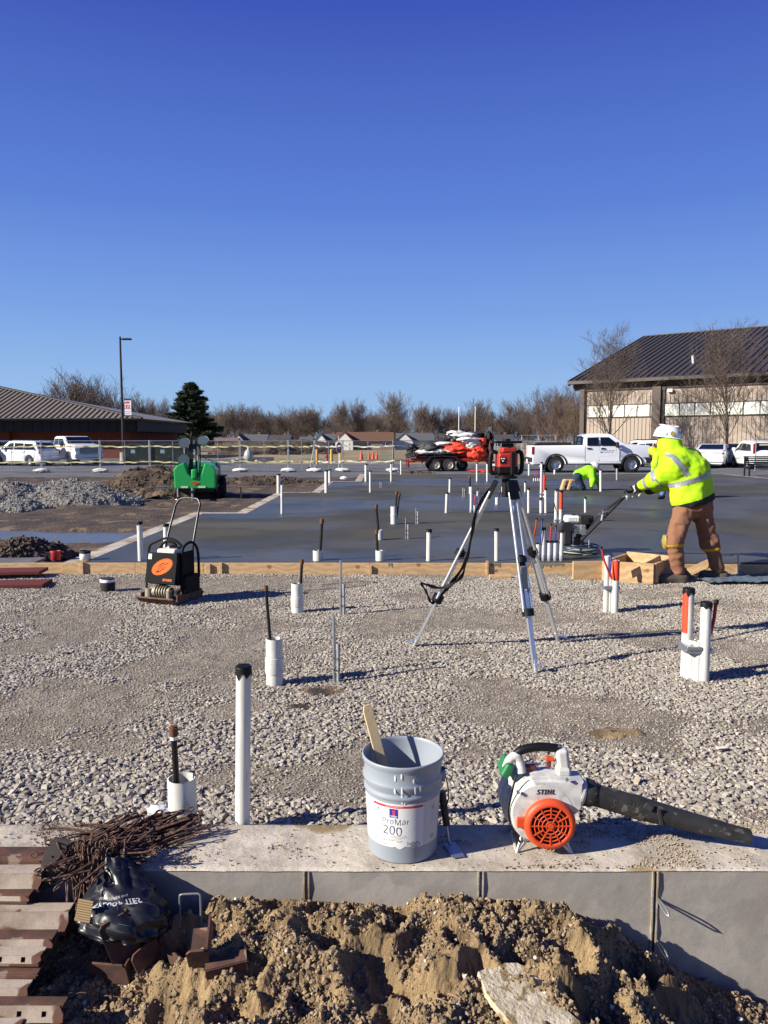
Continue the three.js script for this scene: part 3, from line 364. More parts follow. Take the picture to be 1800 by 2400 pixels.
const pickupSpec = (o = {}) => ({ x0: -3.18, x1: 3.12, width: 2.02, low: .48, wheelR: .43, wx0: -1.98, wx1: 2.02, belt: 1.32, paint: whiteCar, tumble: .2, rearRound: .3, flare: true,
  profile: [[-3.18, .55], [-3.18, 1.38], [-.52, 1.40], [-.50, 1.42], [-.44, 1.90], [-.2, 2.0], [.75, 2.0], [.95, 1.95], [1.62, 1.47], [2.9, 1.40], [3.08, 1.28], [3.12, .6]],
  windows: [[[-.36, 1.42], [-.33, 1.84], [.24, 1.86], [.24, 1.42]], [[.34, 1.42], [.34, 1.86], [.80, 1.86], [1.36, 1.42]]], doors: [[-.44, .27, .6, 1.38], [.29, 1.34, .6, 1.38]], gaps: [[-.46, [.6, 1.4]], [.28, [.6, 1.86]], [1.37, [.62, 1.4]]],
  ws: [[.97, 1.93], [1.6, 1.48]], rw: [[-.50, 1.44], [-.45, 1.86]], hl: [1.12, .24, .22, .36], tl: [1.16, .1, .42, .16], mx: 1.18, mir: .3, mirM: darkTrim, gr: [1.05, .42], fb: .68, rb: .68, bump: mat('#1c1d1f', .5), ...o });
{ // white crew pickup beyond the slab
  const q = at(1379, 1106, LOT + .012), t = vehicle('pickup_truck', 'white work pickup with company lettering on its front door', 'pickup truck', pickupSpec()); t.position.copy(q); t.scale.setScalar(1.03);
  part('bed_rail', mg([box(2.55, .07, .12, -1.85, 1.45, .86), box(2.55, .07, .12, -1.85, 1.45, -.86)]), darkTrim, t); part('headache_rack', mg([box(.06, .5, .06, -.62, 1.65, .8), box(.06, .5, .06, -.62, 1.65, -.8), box(.06, .06, 1.66, -.62, 1.9, 0), box(.05, .05, 1.6, -.62, 1.66, 0)]), darkTrim, t); part('tool_box', rbox(1.9, .17, .4, -1.8, 1.5, -.62, .02), darkTrim, t); part('running_board', rbox(1.9, .07, .18, .45, .45, .98, .02), darkTrim, t); for (const sd of [-1, 1]) part('front_trim', mg([rbox(.3, .34, .05, 2.92, 1.0, sd * .9, .02, 0, sd * -.22), rbox(.5, .3, .05, 2.86, .66, sd * .955, .02, 0, sd * -.15)]), darkTrim, t); part('mud_flap', mg([box(.02, .45, .3, -2.55, .38, .84), box(.02, .4, .3, 1.42, .38, .84)]), darkTrim, t);
  part('door_lettering', new THREE.PlaneGeometry(.84, .42), new THREE.MeshStandardMaterial({ map: canvasTex(512, 256, (c, w, h) => { c.fillStyle = '#d8dadb'; c.fillRect(0, 0, w, h); c.strokeStyle = '#2f5fa8'; c.lineWidth = 12; c.strokeRect(22, 50, 62, 92); c.fillStyle = '#4d79bb'; c.fillRect(22, 100, 62, 40); c.fillStyle = '#23406f'; c.font = 'bold 62px sans-serif'; c.fillText('OTTO BAUM', 108, 96); c.font = 'bold 46px sans-serif'; c.fillText('COMPANY, INC.', 108, 146); c.font = '28px sans-serif'; c.fillStyle = '#5b6f8c'; c.fillText('ottobaum.com', 270, 220); }), roughness: .4 }), t).position.set(.74, 1.06, 1.013);
  const w = wheel(t, -1.98, .43, .9, .43, .2, mat('#d0d2d3', .25, { metalness: .8 }), 1, 8); w.visible = true; t.remove(w);
}
{ // parking lot on the left
  const ford = vehicle('pickup_truck', 'white pickup with chrome grille parked by the brick building', 'pickup truck', pickupSpec({ grM: mat('#6c7074', .3, { metalness: .7 }), bump: mat('#b9bcbe', .3, { metalness: .7 }), x0: -2.9, wx0: -1.8, tumble: .2, profile: [[-2.9, .55], [-2.9, 1.38], [-1.16, 1.40], [-1.12, 1.42], [-1.02, 1.90], [-.8, 1.98], [.65, 1.98], [.85, 1.93], [1.55, 1.47], [2.9, 1.36], [3.08, 1.26], [3.12, .6]], windows: [[[-.95, 1.42], [-.9, 1.84], [-.1, 1.86], [-.1, 1.42]], [[.0, 1.42], [.0, 1.86], [.74, 1.86], [1.3, 1.42]]], rw: [[-1.12, 1.44], [-1.03, 1.86]], gaps: [[-1.02, [.6, 1.4]], [-.05, [.6, 1.86]], [1.37, [.62, 1.4]]], doors: [[-1.0, -.07, .6, 1.38], [-.03, 1.34, .6, 1.38]] }));
  const q = at(172, 1089, LOT + .012); ford.position.copy(q); ford.rotation.y = -.86; 
  const suvSpec = (o = {}) => ({ x0: -2.3, x1: 2.3, width: 1.86, low: .34, wheelR: .36, wx0: -1.4, wx1: 1.42, belt: 1.05, paint: whiteCar, tumble: .3, profile: [[-2.3, .45], [-2.32, 1.0], [-2.12, 1.12], [-1.85, 1.58], [-1.5, 1.67], [.2, 1.69], [.55, 1.62], [1.2, 1.12], [2.1, .98], [2.28, .82], [2.3, .45]], windows: [[[-1.9, 1.12], [-1.65, 1.5], [-.95, 1.54], [-.95, 1.12]], [[-.87, 1.12], [-.87, 1.55], [-.05, 1.57], [-.05, 1.12]], [[.03, 1.12], [.03, 1.57], [.38, 1.55], [.95, 1.12]]], gaps: [[-.02, [.42, 1.1]], [-1.0, [.6, 1.1]], [1.0, [.42, 1.08]]], doors: [[-.98, -.04, .42, 1.05], [0, .98, .42, 1.05]], ws: [[.57, 1.60], [1.18, 1.14]], rw: [[-2.1, 1.15], [-1.87, 1.54]], hl: [.82, .3, .16, .4], tl: [.98, .2, .3, .34], mx: .85, gr: [.66, .3], fb: .5, rb: .52, handle: whiteCar, ...o });
  const s1 = vehicle('car', 'white crossover parked with its tail lights toward the fence', 'car', suvSpec()); s1.position.copy(at(58, 1091, LOT + .012)); s1.rotation.y = 2.75;
  const s2 = vehicle('car', 'dark blue car parked beside the white crossover', 'car', suvSpec({ paint: navyCar, handle: navyCar })); s2.position.copy(at(-45, 1090, LOT + .012)); s2.rotation.y = 2.7;
  const s3 = vehicle('car', 'dark sport utility car parked behind the white work pickup', 'car', suvSpec({ paint: navyCar, handle: navyCar })); s3.position.copy(at(1548, 1089, LOT + .012)); s3.rotation.y = -.6; s3.scale.setScalar(1.05);
  const s4 = vehicle('car', 'white car showing its nose behind the leaning workman', 'car', suvSpec()); s4.position.copy(at(1556, 1096, LOT + .012)); s4.rotation.y = -1.35;
  const s5 = vehicle('car', 'white sport utility car parked by the bench with red corner lamps', 'car', suvSpec({ tl: [1.25, .14, .62, .16], rw: [[-2.14, 1.05], [-1.87, 1.56]] })); s5.position.copy(at(1770, 1098, LOT + .012)); s5.rotation.y = 1.42;
  const sed = { x0: -2.5, x1: 2.5, width: 1.9, low: .3, wheelR: .36, wx0: -1.5, wx1: 1.5, belt: .98, paint: whiteCar, tumble: .34, handle: whiteCar, profile: [[-2.5, .4], [-2.52, .9], [-2.42, 1.05], [-1.72, 1.12], [-.85, 1.42], [-.3, 1.47], [.35, 1.44], [1.1, 1.04], [2.2, .92], [2.45, .8], [2.5, .4]], windows: [[[-1.3, 1.1], [-.78, 1.34], [-.3, 1.38], [-.3, 1.04], [-1.2, 1.04]], [[-.22, 1.04], [-.22, 1.38], [.28, 1.37], [.85, 1.04]]], gaps: [[-.26, [.4, 1.04]], [.9, [.4, 1.0]]], doors: [[-1.2, -.28, .4, 1.0], [-.24, .88, .4, 1.0]], ws: [[.38, 1.42], [1.08, 1.05]], rw: [[-1.7, 1.12], [-.87, 1.41]], hl: [.75, .3, .14, .4], tl: [.92, .42, .12, .74], mx: .8, gr: [.6, .2], fb: .45, rb: .5, rim: rimD };
  const c1 = vehicle('car', 'white sedan with a wide dark tail lamp bar', 'car', sed); c1.position.copy(at(1672, 1094, LOT + .012)); c1.rotation.y = 1.05;
  const c2 = vehicle('car', 'dark sedan parked between the white sedan and the hall', 'car', { ...sed, paint: navyCar, handle: navyCar }); c2.position.copy(at(1722, 1090, LOT + .012)); c2.rotation.y = 1.2;
}
// ---------- fence panels, tapes, lamp post and things along the lot ----------
{ const base = [[-40, 1123], [99, 1119], [236, 1115], [352, 1110], [460, 1106], [563, 1103], [676, 1101], [738, 1099], [803, 1098], [922, 1097], [1040, 1096], [1160, 1096], [1280, 1096], [1352, 1096]].map(([a, b]) => atd(a, b, a < 930 ? 42 + a / 900 : 49.5).setY(LOT + .012));
  const wire = mat('#7d8184', .45, { metalness: .6 }), tape = mat('#b9b688', .6), tapeW = mat('#d3d3c4', .55), bag = mat('#c4c4bd', .8), grp = 'temporary fence panels along the lot';
  for (let i = 0; i < base.length - 1; i++) {
    const a = base[i], b = base[i + 1], L = a.distanceTo(b), t = thing('fence_panel', ['chain link fence panel beside the parked crossover', 'chain link fence panel in front of the crossover', 'chain link fence panel in front of the parked pickup', 'chain link fence panel in front of the dark containers', 'chain link fence panel behind the light tower', 'chain link fence panel right of the light tower', 'chain link fence panel left of the gate', 'chain link gate panel beside the stop sign', 'chain link fence panel right of the stop sign', 'chain link fence panel left of the tarp trailer', 'chain link fence panel behind the tarp trailer', 'chain link fence panel right of the tarp trailer', 'chain link fence panel behind the work pickup'][i], 'fence', [a.x, a.y, a.z], -Math.atan2(b.z - a.z, b.x - a.x), grp), H = 1.72;
    for (const x of [.03, L - .03]) part('post', rod(V(x, 0, 0), V(x, H + .04, 0), .026, 8), M.galv, t);
    part('mid_post', rod(V(L / 2, .12, 0), V(L / 2, H, 0), .014, 6), M.galv, t); part('top_rail', rod(V(0, H, 0), V(L, H, 0), .02, 6), M.galv, t); part('bottom_rail', rod(V(0, .12, 0), V(L, .12, 0), .018, 6), M.galv, t);
    const ws = [], st = .075; for (let k = -Math.ceil(1.6 / st); k < L / st; k++) for (const sd of [1, -1]) { let x0 = k * st, y0 = .13, x1 = x0 + 1.58, y1 = H - .01; if (sd < 0) { x0 = L - x0; x1 = L - x1; } const cut = (x, xa, ya, xb, yb) => ya + (yb - ya) * (x - xa) / (xb - xa); if (Math.max(x0, x1) < 0 || Math.min(x0, x1) > L) continue; let A = [x0, y0], Bq = [x1, y1]; for (const e of [0, L]) { const inn = x => e === 0 ? x >= 0 : x <= L; if (!inn(A[0]) && inn(Bq[0])) A = [e, cut(e, A[0], A[1], Bq[0], Bq[1])]; else if (!inn(Bq[0]) && inn(A[0])) Bq = [e, cut(e, A[0], A[1], Bq[0], Bq[1])]; } ws.push(rod(V(A[0], A[1], sd * .003), V(Bq[0], Bq[1], sd * .003), .0016, 3)); }
    part('chain_link', mg(ws), wire, t);
    const f = part('foot', mg([rbox(.9, .05, .12, 0, .03, 0, .02), rbox(.1, .05, .7, 0, .03, 0, .02)]), M.galv, t); f.visible = true;
    const sb = solo('sandbag', blob(.42, .11, .22, i, .25, 2, 3).translate(0, .1, 0), bag, ['pale sandbag on the fence foot by the dark blue car', 'pale sandbag on the fence foot by the crossover', 'pale sandbag on the fence foot by the parked pickup', 'pale sandbag on the fence foot by the dirt mound', 'pale sandbag on the fence foot behind the light tower', 'pale sandbag on the fence foot right of the light tower', 'pale sandbag on the fence foot left of the gate', 'sandbag at the gate post', 'long sandbag under the stop sign', 'sandbag on the fence foot left of the trailer', 'sandbag behind the trailer', 'sandbag right of the trailer', 'sandbag behind the work pickup'][i], 'sandbag', 'sandbags on the fence feet'); sb.position.set(a.x, a.y + .02, a.z + .02);
    for (const [y, m, w] of [[H - .26, i < 7 ? tape : tapeW, .075], [.62, i < 7 ? tape : tapeW, .07]]) { if (i > 9) continue; const pts = [], n = 26, r = rng(i * 7 + y * 3); const ph = r() * 6; for (let k = 0; k <= n; k++) { const s = k / n; pts.push([s * (L + .05), y - .07 * 4 * s * (1 - s) + .02 * Math.sin(s * 23 + ph), .06 + .03 * Math.sin(s * 9 + ph)]); } const p = [], id = []; pts.forEach(([x, yy, z], k) => { p.push(x, yy - w / 2, z - .015 * Math.sin(k), x, yy + w / 2, z + .015 * Math.sin(k * 1.7)); if (k) id.push(2 * k - 2, 2 * k, 2 * k - 1, 2 * k, 2 * k + 1, 2 * k - 1); }); const g = new THREE.BufferGeometry(); g.setAttribute('position', new THREE.Float32BufferAttribute(p, 3)); g.setIndex(id); g.computeVertexNormals(); const o = solo('barrier_tape', g, m, (y > 1 ? 'upper ' : 'lower ') + (i < 7 ? 'yellow' : 'white') + ' barrier tape strung along the temporary fence', 'tape', (y > 1 ? 'upper ' : 'lower ') + (i < 7 ? 'yellow' : 'white') + ' tapes on the fence'); o.position.copy(t.position); o.rotation.y = t.rotation.y; }
  }
  // leaning gate post with a wheel
  { const q = at(737, 1102, LOT + .012), t = thing('gate_prop', 'leaning metal gate prop with small wheels', 'prop', q); part('pole', rod(V(-.25, .1, 0), V(.05, 1.75, 0), .03, 8), M.galv, t); part('foot', rbox(.7, .07, .3, -.1, .05, 0, .02), darkTrim, t); for (const s of [-.3, .1]) part('wheel', cyl(.1, .1, .06, s, .1, .12, Math.PI / 2, 0, 0, 14), tyreM, t); }
  // lamp post with banner
  { const d = 64, q = atd(290, 1070, d), top = atd(286, 789, d).y - LOT, t = thing('lamp_post', 'tall dark steel lamp post with a short arm', 'lamp post', [q.x, LOT, q.z]); const dk = mat('#26211f', .5, { metalness: .4 });
    part('base', cyl(.3, .32, .75, 0, .37, 0, 0, 0, 0, 20), M.concrete, t); part('pole', rod(V(0, .7, 0), V(0, top, 0), .12, 10, .075), dk, t); part('arm', rod(V(0, top - .2, 0), V(.25, top - .22, 0), .05, 8), dk, t); part('lamp_head', rbox(.75, .14, .36, .55, top - .2, 0, .05), dk, t);
    const b = solo('banner', box(.58, 1.4, .012), new THREE.MeshStandardMaterial({ map: canvasTex(128, 320, (c, w, h) => { c.fillStyle = '#d9d4d6'; c.fillRect(0, 0, w, h); c.fillStyle = '#2a2527'; c.fillRect(0, 0, w, 30); c.fillRect(0, 0, 10, 190); c.fillStyle = '#c0414f'; c.fillRect(34, 46, 66, 44); c.fillRect(14, 62, 22, 30); c.fillStyle = '#b8303f'; c.fillRect(26, 112, 80, 66); c.fillStyle = '#e8dcdc'; c.fillRect(56, 130, 10, 40); c.fillRect(78, 120, 9, 40); c.fillStyle = '#2d282a'; c.fillRect(0, 182, w, 8); c.fillStyle = '#5a5557'; c.font = 'bold 22px sans-serif'; c.fillRect(0, 236, w, 7); c.fillRect(0, 300, w, 20); c.fillStyle = '#8b8587'; c.fillRect(30, 262, 20, 22); c.fillRect(70, 258, 26, 18); }), roughness: .7 }), 'red white and black banner hanging from the lamp post', 'banner'); b.position.set(q.x + .46, atd(300, 955, d).y, q.z + .02); const br = part('banner_arm', mg([rod(V(.1, b.position.y - LOT + .71, .02), V(.8, b.position.y - LOT + .71, .02), .015, 6), rod(V(.1, b.position.y - LOT - .71, .02), V(.8, b.position.y - LOT - .71, .02), .015, 6)]), dk, t); }
  // stop sign, bollards, cones
  { const q = at(794, 1100, LOT + .012), t = thing('stop_sign', 'red stop sign seen edge on beside the gate', 'sign', q, 1.1); part('post', box(.05, 2.0, .04, 0, 1.0, 0), M.galv, t); const oct = circ(.36, 8).map(([x, y]) => { const a = Math.PI / 8; return [x * Math.cos(a) - y * Math.sin(a), x * Math.sin(a) + y * Math.cos(a)]; }); part('rim', extr(oct, .008).translate(0, 1.3, .024), mat('#d7d3d0', .5), t); part('face', extr(oct.map(([x, y]) => [x * .93, y * .93]), .004).translate(0, 1.3, .034), mat('#a81d22', .45), t); const fg = new TextGeometry('STOP', { font: FONT, size: .16, depth: .002 }); fg.computeBoundingBox(); fg.translate(-fg.boundingBox.max.x / 2, 1.22, .04); part('lettering', ni(fg), mat('#dcd8d6', .5), t); }
  const yel = mat('#c79a3f', .6), bl = [[743, 1088, 'yellow bollard nearest the gate prop'], [798, 1086, 'yellow bollard just beyond the stop sign'], [777, 1087, 'yellow bollard in the middle of the three'], ]; for (const [px, py, lb] of bl) { const q = at(px, py, LOT + .012), t = thing('bollard', lb, 'bollard', q, 0, 'yellow bollards by the gate'); part('post', cyl(.1, .1, .98, 0, .49, 0, 0, 0, 0, 16), yel, t); part('cap', new THREE.SphereGeometry(.1, 16, 8, 0, 6.3, 0, 1.57).translate(0, .98, 0), yel, t); }
  { const q = at(767, 1084, LOT + .012), t = thing('fire_hydrant', 'dark red fire hydrant between the yellow bollards', 'hydrant', q); part('barrel', lathe([[0, 0], [.16, 0], [.16, .06], [.1, .08], [.1, .5], [.14, .52], [.14, .56], [.1, .6], [.05, .7], [0, .72]], 16), mat('#6d1c17', .6), t); part('nozzle', cyl(.06, .06, .34, 0, .42, 0, 0, 0, 1.57, 10), mat('#6d1c17', .6), t); }
  for (const [px, py, s] of [[847, 1079, 1.25], [865, 1077, 1], [874, 1077, 1], [883, 1077, 1]]) { const q = at(px, py, LOT + .012), t = thing('traffic_cone', px < 850 ? 'tall orange traffic cone standing apart from the other three' : 'orange traffic cone in the row of three on the lot', 'cone', q, 0, px < 850 ? undefined : 'traffic cones on the lot'); t.scale.setScalar(s); part('cone', lathe([[.03, .7], [.15, .04], [.14, .04], [.02, .7]], 14), mat('#c04a1c', .6), t); part('base', rbox(.38, .04, .38, 0, .02, 0, .01), mat('#a83c18', .7), t); }
  for (const px of [1075, 1113]) { const d = 130, q = atd(px, 1040, d), y = atd(px, 953, d).y; const o = solo('goal_post', rod(V(0, 0, 0), V(0, y - farDrop(d), 0), .06, 8), M.white, 'tall white upright pole of the sports goal', 'goal post', 'goal posts on the field'); o.position.set(q.x, farDrop(d), q.z); }
  // bleachers by the hall
  { const q = at(1268, 1062, LOT - .02), t = thing('bleacher', 'aluminium bleacher seats behind the pickup bed', 'bleacher', q); for (let k = 0; k < 4; k++) part('bench', box(5, .06, .3, 0, .5 + k * .35, -k * .6), M.alu, t); for (const x of [-2.3, 0, 2.3]) part('frame', mg([rod(V(x, 0, 0), V(x, 1.55, -1.8), .04, 6), rod(V(x, 0, -1.8), V(x, 2.4, -2), .03, 6), rod(V(x, 0, 0), V(x, .5, 0), .03, 6)]), M.alu, t); part('guard_rail', rod(V(-2.4, 2.4, -2), V(2.4, 2.4, -2), .03, 6), M.alu, t); }
  // dark containers behind the fence
  for (const [px, w, lb] of [[335, 2.3, 'dark green waste container nearest the lamp post'], [405, 2.6, 'dark green waste container with pale handle']]) { const q = at(px, 1089, LOT + .012), t = thing('waste_container', lb, 'container', q); const gm = mat('#101b18', .7, { specularIntensity: .3 }); part('body', rbox(w, 1.35, 1.4, 0, .72, 0, .04), gm, t); part('lid', rbox(w + .08, .1, 1.5, 0, 1.44, 0, .03, .08), mat('#0d1212', .7, { specularIntensity: .3 }), t); part('label', box(.3, .25, .01, -w * .2, .95, .706), mat('#6d8592', .6), t); if (px > 350) part('handle', rod(V(w * .4, .4, .74), V(w * .4, 1.2, .74), .03, 6), mat('#9fb0b0', .5), t); for (const s of [-.8, .8]) part('caster', cyl(.08, .08, .06, s, .06, .5, 0, 0, 1.57, 10), tyreM, t); }
  // wrapped material on the verge: bagged bundle and timbers
  { const q = at(583, 1083, LOT), t = solo('wrapped_bundle', mg([lathe([[0, 0], [.38, 0], [.4, .5], [.3, .85], [.1, 1.05], [.14, 1.2], [0, 1.22]], 14)]), mat('#8f9694', .5), 'grey plastic wrapped bundle standing on the verge', 'bundle'); t.position.copy(q); [[555, 575, 1084, .16], [590, 640, 1082, .22], [600, 628, 1085, .12], [545, 560, 1085, .14]].forEach(([a, b, y, r], k) => { const p = at(a, y, LOT), s = at(b, y - 1, LOT); const o = solo('pale_log', rod(V(0, r, 0), s.clone().sub(p).setY(0).add(V(0, r, 0)), r, 9, r * .8), mat('#b3a68a', .9), ['pale timber left of the wrapped bundle', 'thick pale timber right of the wrapped bundle', 'thin pale timber in front of the thick one', 'short pale timber end farthest from the bundle'][k], 'timber'); o.position.copy(p); }); }
  // long earth heaps in the field
  [[590, 100, 10, 2.0, 'long dark earth heap left in the field'], [690, 104, 12, 2.2, 'long dark earth heap nearest the small white house'], [640, 98, 7, 1.5, 'low earth heap between the two long heaps']].forEach(([px, d, L, h, lb], k) => { const q = atd(px, 1040, d), g = blob(L / 2, h * .75, 2.2, k * 5 + 2, .35, 2.5, 5); const o = solo('earth_heap', muv(g), M.dirt, lb, 'heap'); o.position.set(q.x, farDrop(d) + .1, q.z); });
  // black park bench and fence end at the far right
  { const q = at(1790, 1116, LOT + .012), t = thing('park_bench', 'black slatted metal park bench behind the slab edge', 'bench', q, .06); for (const x of [-.85, .85]) { part('leg', mg([box(.06, .48, .06, x, .24, .2), box(.06, .95, .06, x, .47, -.25), box(.06, .06, .5, x, .44, 0), box(.06, .05, .5, x, .68, 0)]), darkTrim, t); } for (let k = 0; k < 5; k++) part('seat_slat', rbox(1.8, .03, .075, 0, .47, .2 - k * .095, .01), darkTrim, t); for (let k = 0; k < 5; k++) part('back_slat', rbox(1.8, .07, .025, 0, .58 + k * .09, -.25 - k * .012, .01), darkTrim, t); }
  { const a = at(1768, 1104, LOT + .012), t = thing('fence_panel', 'chain link fence panel with yellow tape behind the bench', 'fence', a, 0, grp), L = 3, H = 1.8; for (const x of [.03, L / 2, L]) part('post', rod(V(x, 0, 0), V(x, H, 0), .026, 8), M.galv, t); part('top_rail', rod(V(0, H, 0), V(L, H, 0), .02, 6), M.galv, t); part('bottom_rail', rod(V(0, .12, 0), V(L, .12, 0), .018, 6), M.galv, t); const ws = []; for (let k = 0; k < 40; k++) { const x = k * .075; for (const s of [1, -1]) { const e = clamp(x + s * 1.6, 0, L), f = Math.abs(e - x) / 1.6; ws.push(rod(V(x, .13, 0), V(e, .13 + 1.6 * f, 0), .0016, 3)); } } part('chain_link', mg(ws), wire, t); const o = solo('barrier_tape', box(2.6, .1, .006), tape, 'yellow barrier tape on the fence behind the bench', 'tape'); o.position.set(a.x + 1.5, a.y + 1.5, a.z + .05); }
}
// ---------- trailer loaded with curing blankets ----------
{ const q = at(1050, 1103, LOT + .012), t = thing('utility_trailer', 'red twin axle utility trailer heaped with curing blankets', 'trailer', q, .05); const rm = mat('#8f1f16', .5);
  part('deck', rbox(4.3, .1, 1.9, .1, .6, 0, .02), mat('#3a2c24', .8), t); part('side_rail', mg([box(4.3, .16, .06, .1, .66, .95), box(4.3, .16, .06, .1, .66, -.95), box(4.3, .05, .05, .1, 1.02, .95), ...[-2, -1, 0, 1, 2].map(x => box(.05, .4, .05, x + .1, .85, .95))]), rm, t); part('front_panel', rbox(.06, 1.1, 1.9, 2.26, 1.15, 0, .02), rm, t); part('dark_board', rbox(.08, 1.5, 1.7, 2.45, 1.35, 0, .02), darkTrim, t); part('tail_frame', mg([box(.08, .5, .08, -2.35, .45, .7), box(.08, .5, .08, -2.35, .45, -.7), box(.08, .1, 1.8, -2.1, .58, 0), box(.4, .1, .1, -2.2, .55, .8)]), rm, t);
  for (const s of [-1, 1]) { for (const x of [-.85, -.08]) wheel(t, x, .36, s * 1.06, .36, .22, mat('#b6ab97', .45, { metalness: .4 }), s, 8); const o = [], i = []; for (const [x, y] of [[-1.45, .45], [-1.2, .85], [-.46, .9], [.3, .85], [.55, .45]]) { o.push([x, y]); i.push([x + (x < -.46 ? .05 : -.05), y - .06]); } part('fender', extr([...o, ...i.reverse()], .28).translate(0, 0, s > 0 ? .95 : -1.23), darkTrim, t); }
  wheel(t, .78, .33, .2, .33, .22, rimD, 1); part('tongue', mg([rod(V(2.3, .5, .5), V(3.3, .45, 0), .05, 6), rod(V(2.3, .5, -.5), V(3.3, .45, 0), .05, 6)]), darkTrim, t);
  const C = { k: mat('#17181a', .65), w: mat('#c3c2bd', .7), o: mat('#c23a1c', .65), g: mat('#2c2f30', .7) }, W = (x, y, z) => V(q.x + x, q.y + y, q.z + z);
  const load = [['k', -1.6, .85, .3, .75, .25, .8, 'black blanket folded over the trailer tail'], ['w', -1.2, 1.05, .45, .8, .16, .7, 'white edged blanket near the trailer tail'], ['g', -.95, 1.3, .1, .85, .38, .8, 'dark grey blanket bulging above the wheels'], ['k', -.3, .95, .5, 1.0, .16, .6, 'flat black blanket above the fenders'], ['w', -.35, 1.12, .6, .7, .12, .45, 'white blanket layer above the fenders'], ['o', .55, 1.25, .45, .8, .42, .6, 'orange tarp bunched in the middle of the load'], ['o', 1.45, 1.05, .6, .65, .48, .5, 'orange tarp draped over the trailer side'], ['k', .2, 1.7, 0, .7, .4, .8, 'black blanket heaped in the middle of the load'], ['w', .9, 1.85, .2, .85, .28, .8, 'large white blanket crowning the load'], ['w', 1.3, 1.5, .45, .6, .3, .5, 'white blanket fold above the orange tarp'], ['g', 1.5, 2.0, -.1, .55, .25, .7, 'dark blanket on top near the front panel'], ['w', .45, 2.12, -.1, .5, .18, .5, 'white blanket corner at the peak of the load'], ['k', 1.0, 1.3, -.4, 1.1, .6, .7, 'black blanket deep in the load'], ['w', -.2, 1.55, .45, .55, .12, .4, 'white blanket strip on the dark slope of the load'], ['k', -2.0, 1.2, .0, .35, .3, .5, 'black blanket flap over the trailer tail frame'], ['k', 2.25, 1.65, .1, .3, .75, .7, 'tall black blanket roll at the front of the load']];
  load.forEach(([c, x, y, z, rx, ry, rz, lb], k) => { const o = solo('curing_blanket', blob(rx, ry, rz, k * 7.7 + 3, .32, 1.7, 5, .16), C[c], lb, 'blanket'); o.position.copy(W(x, y, z)); o.rotation.y = .2 * Math.sin(k * 3); });
  { const o = solo('orange_pail', lathe([[0, 0], [.14, 0], [.16, .38], [.17, .38], [.15, .02], [0, .02]], 18), mat('#b93a20', .5), 'orange pail standing in the load by the front panel', 'pail'); o.position.copy(W(1.95, 1.5, .7)); }
  { const g = blob(.95, .09, .5, 4, .4, 2.4, 4, .2), p = at(1145, 1107, LOT); const o = solo('orange_tarp', g, mat('#b93a1e', .6), 'crumpled orange tarp lying on the ground behind the laser', 'tarp'); o.position.set(p.x, p.y + .06, p.z); }
}
// ---------- heaps of gravel and dirt on the left ----------
const pebble = (() => { const r = rng(404), pts = []; for (let i = 0; i < 13; i++) pts.push(V(r() * 2 - 1, (r() * 2 - 1) * .7, r() * 2 - 1).normalize().multiplyScalar(.7 + .4 * r())); return new ConvexGeometry(pts); })();
function heap(name, label, pxc, py, w, h, dep, m, seed, stones) {
  const q = at(pxc, py, LOT), n = 110, hf = (x, z) => { const rx = x / w, rz = z / dep, r = Math.sqrt(rx * rx + rz * rz) * (1 + .3 * fbm(rx * 2 + seed, rz * 2, 3, 3)); return h * Math.pow(Math.max(0, 1 - r), .85) / Math.pow(1 + .5 * Math.max(0, .35 - r), 2) * (1 + .5 * fbm(x * .9 + seed, z * .9, 1, 3)) + (r < 1 ? .09 * fbm(x * 3, z * 3, seed, 4) + .05 * (stones || .5) * noise(x * 11, z * 11, seed) : 0) - .12 * sstep(.8, 1.2, r); };
  const o = thing(name, label, name.endsWith('heap') ? 'heap' : 'mound', [q.x, LOT, q.z]); part('mass', grid(-w, w, -dep, dep, n, n, hf), m, o);
  const r = rng(seed * 17), cnt = stones === 1 ? 7000 : 2200, im = new THREE.InstancedMesh(pebble, mat('#ffffff', .95), cnt), e = new THREE.Euler(), qq = new THREE.Quaternion(), col = new THREE.Color(); let k = 0, guard = 0; while (k < cnt && guard++ < cnt * 6) { const x = (r() * 2 - 1) * w, z = (r() * 2 - 1) * dep, y = hf(x, z); if (y < -.05 || (stones !== 1 && fbm(x * 2, z * 2, seed, 3) < .0)) continue; const s = stones === 1 ? .012 + .024 * r() * r() : .012 + .05 * Math.pow(r(), 4); e.set(r() * 6, r() * 6, r() * 6); qq.setFromEuler(e); im.setMatrixAt(k, new THREE.Matrix4().compose(V(x, y + s * .2, z), qq, V(s, s, s))); const c = .6 + .7 * r(); stones === 1 ? im.setColorAt(k, col.setRGB(.25 * c, .24 * c, .215 * c)) : im.setColorAt(k, col.setRGB(.075 * c, .052 * c, .034 * c)); k++; } im.count = k; im.name = 'loose_pieces'; im.castShadow = im.receiveShadow = true; im.userData.kind = 'stuff'; o.add(im); return o;
}
const pileM = tmat(T.pile, .95, { bumpMap: B.fine, bumpScale: .02 });
heap('gravel_heap', 'grey gravel heap with a broad pale crest beside the dirt mound', 165, 1180, 2.1, .82, 1.5, pileM, 3, 1); heap('gravel_heap', 'grey gravel heap with a shaded flank next to the puddle track', 15, 1182, 1.9, .82, 1.4, pileM, 9, 1); heap('gravel_heap', 'small pale gravel heap at the foot of the shaded gravel heap', 45, 1196, .9, .32, .6, pileM, 14, 1);
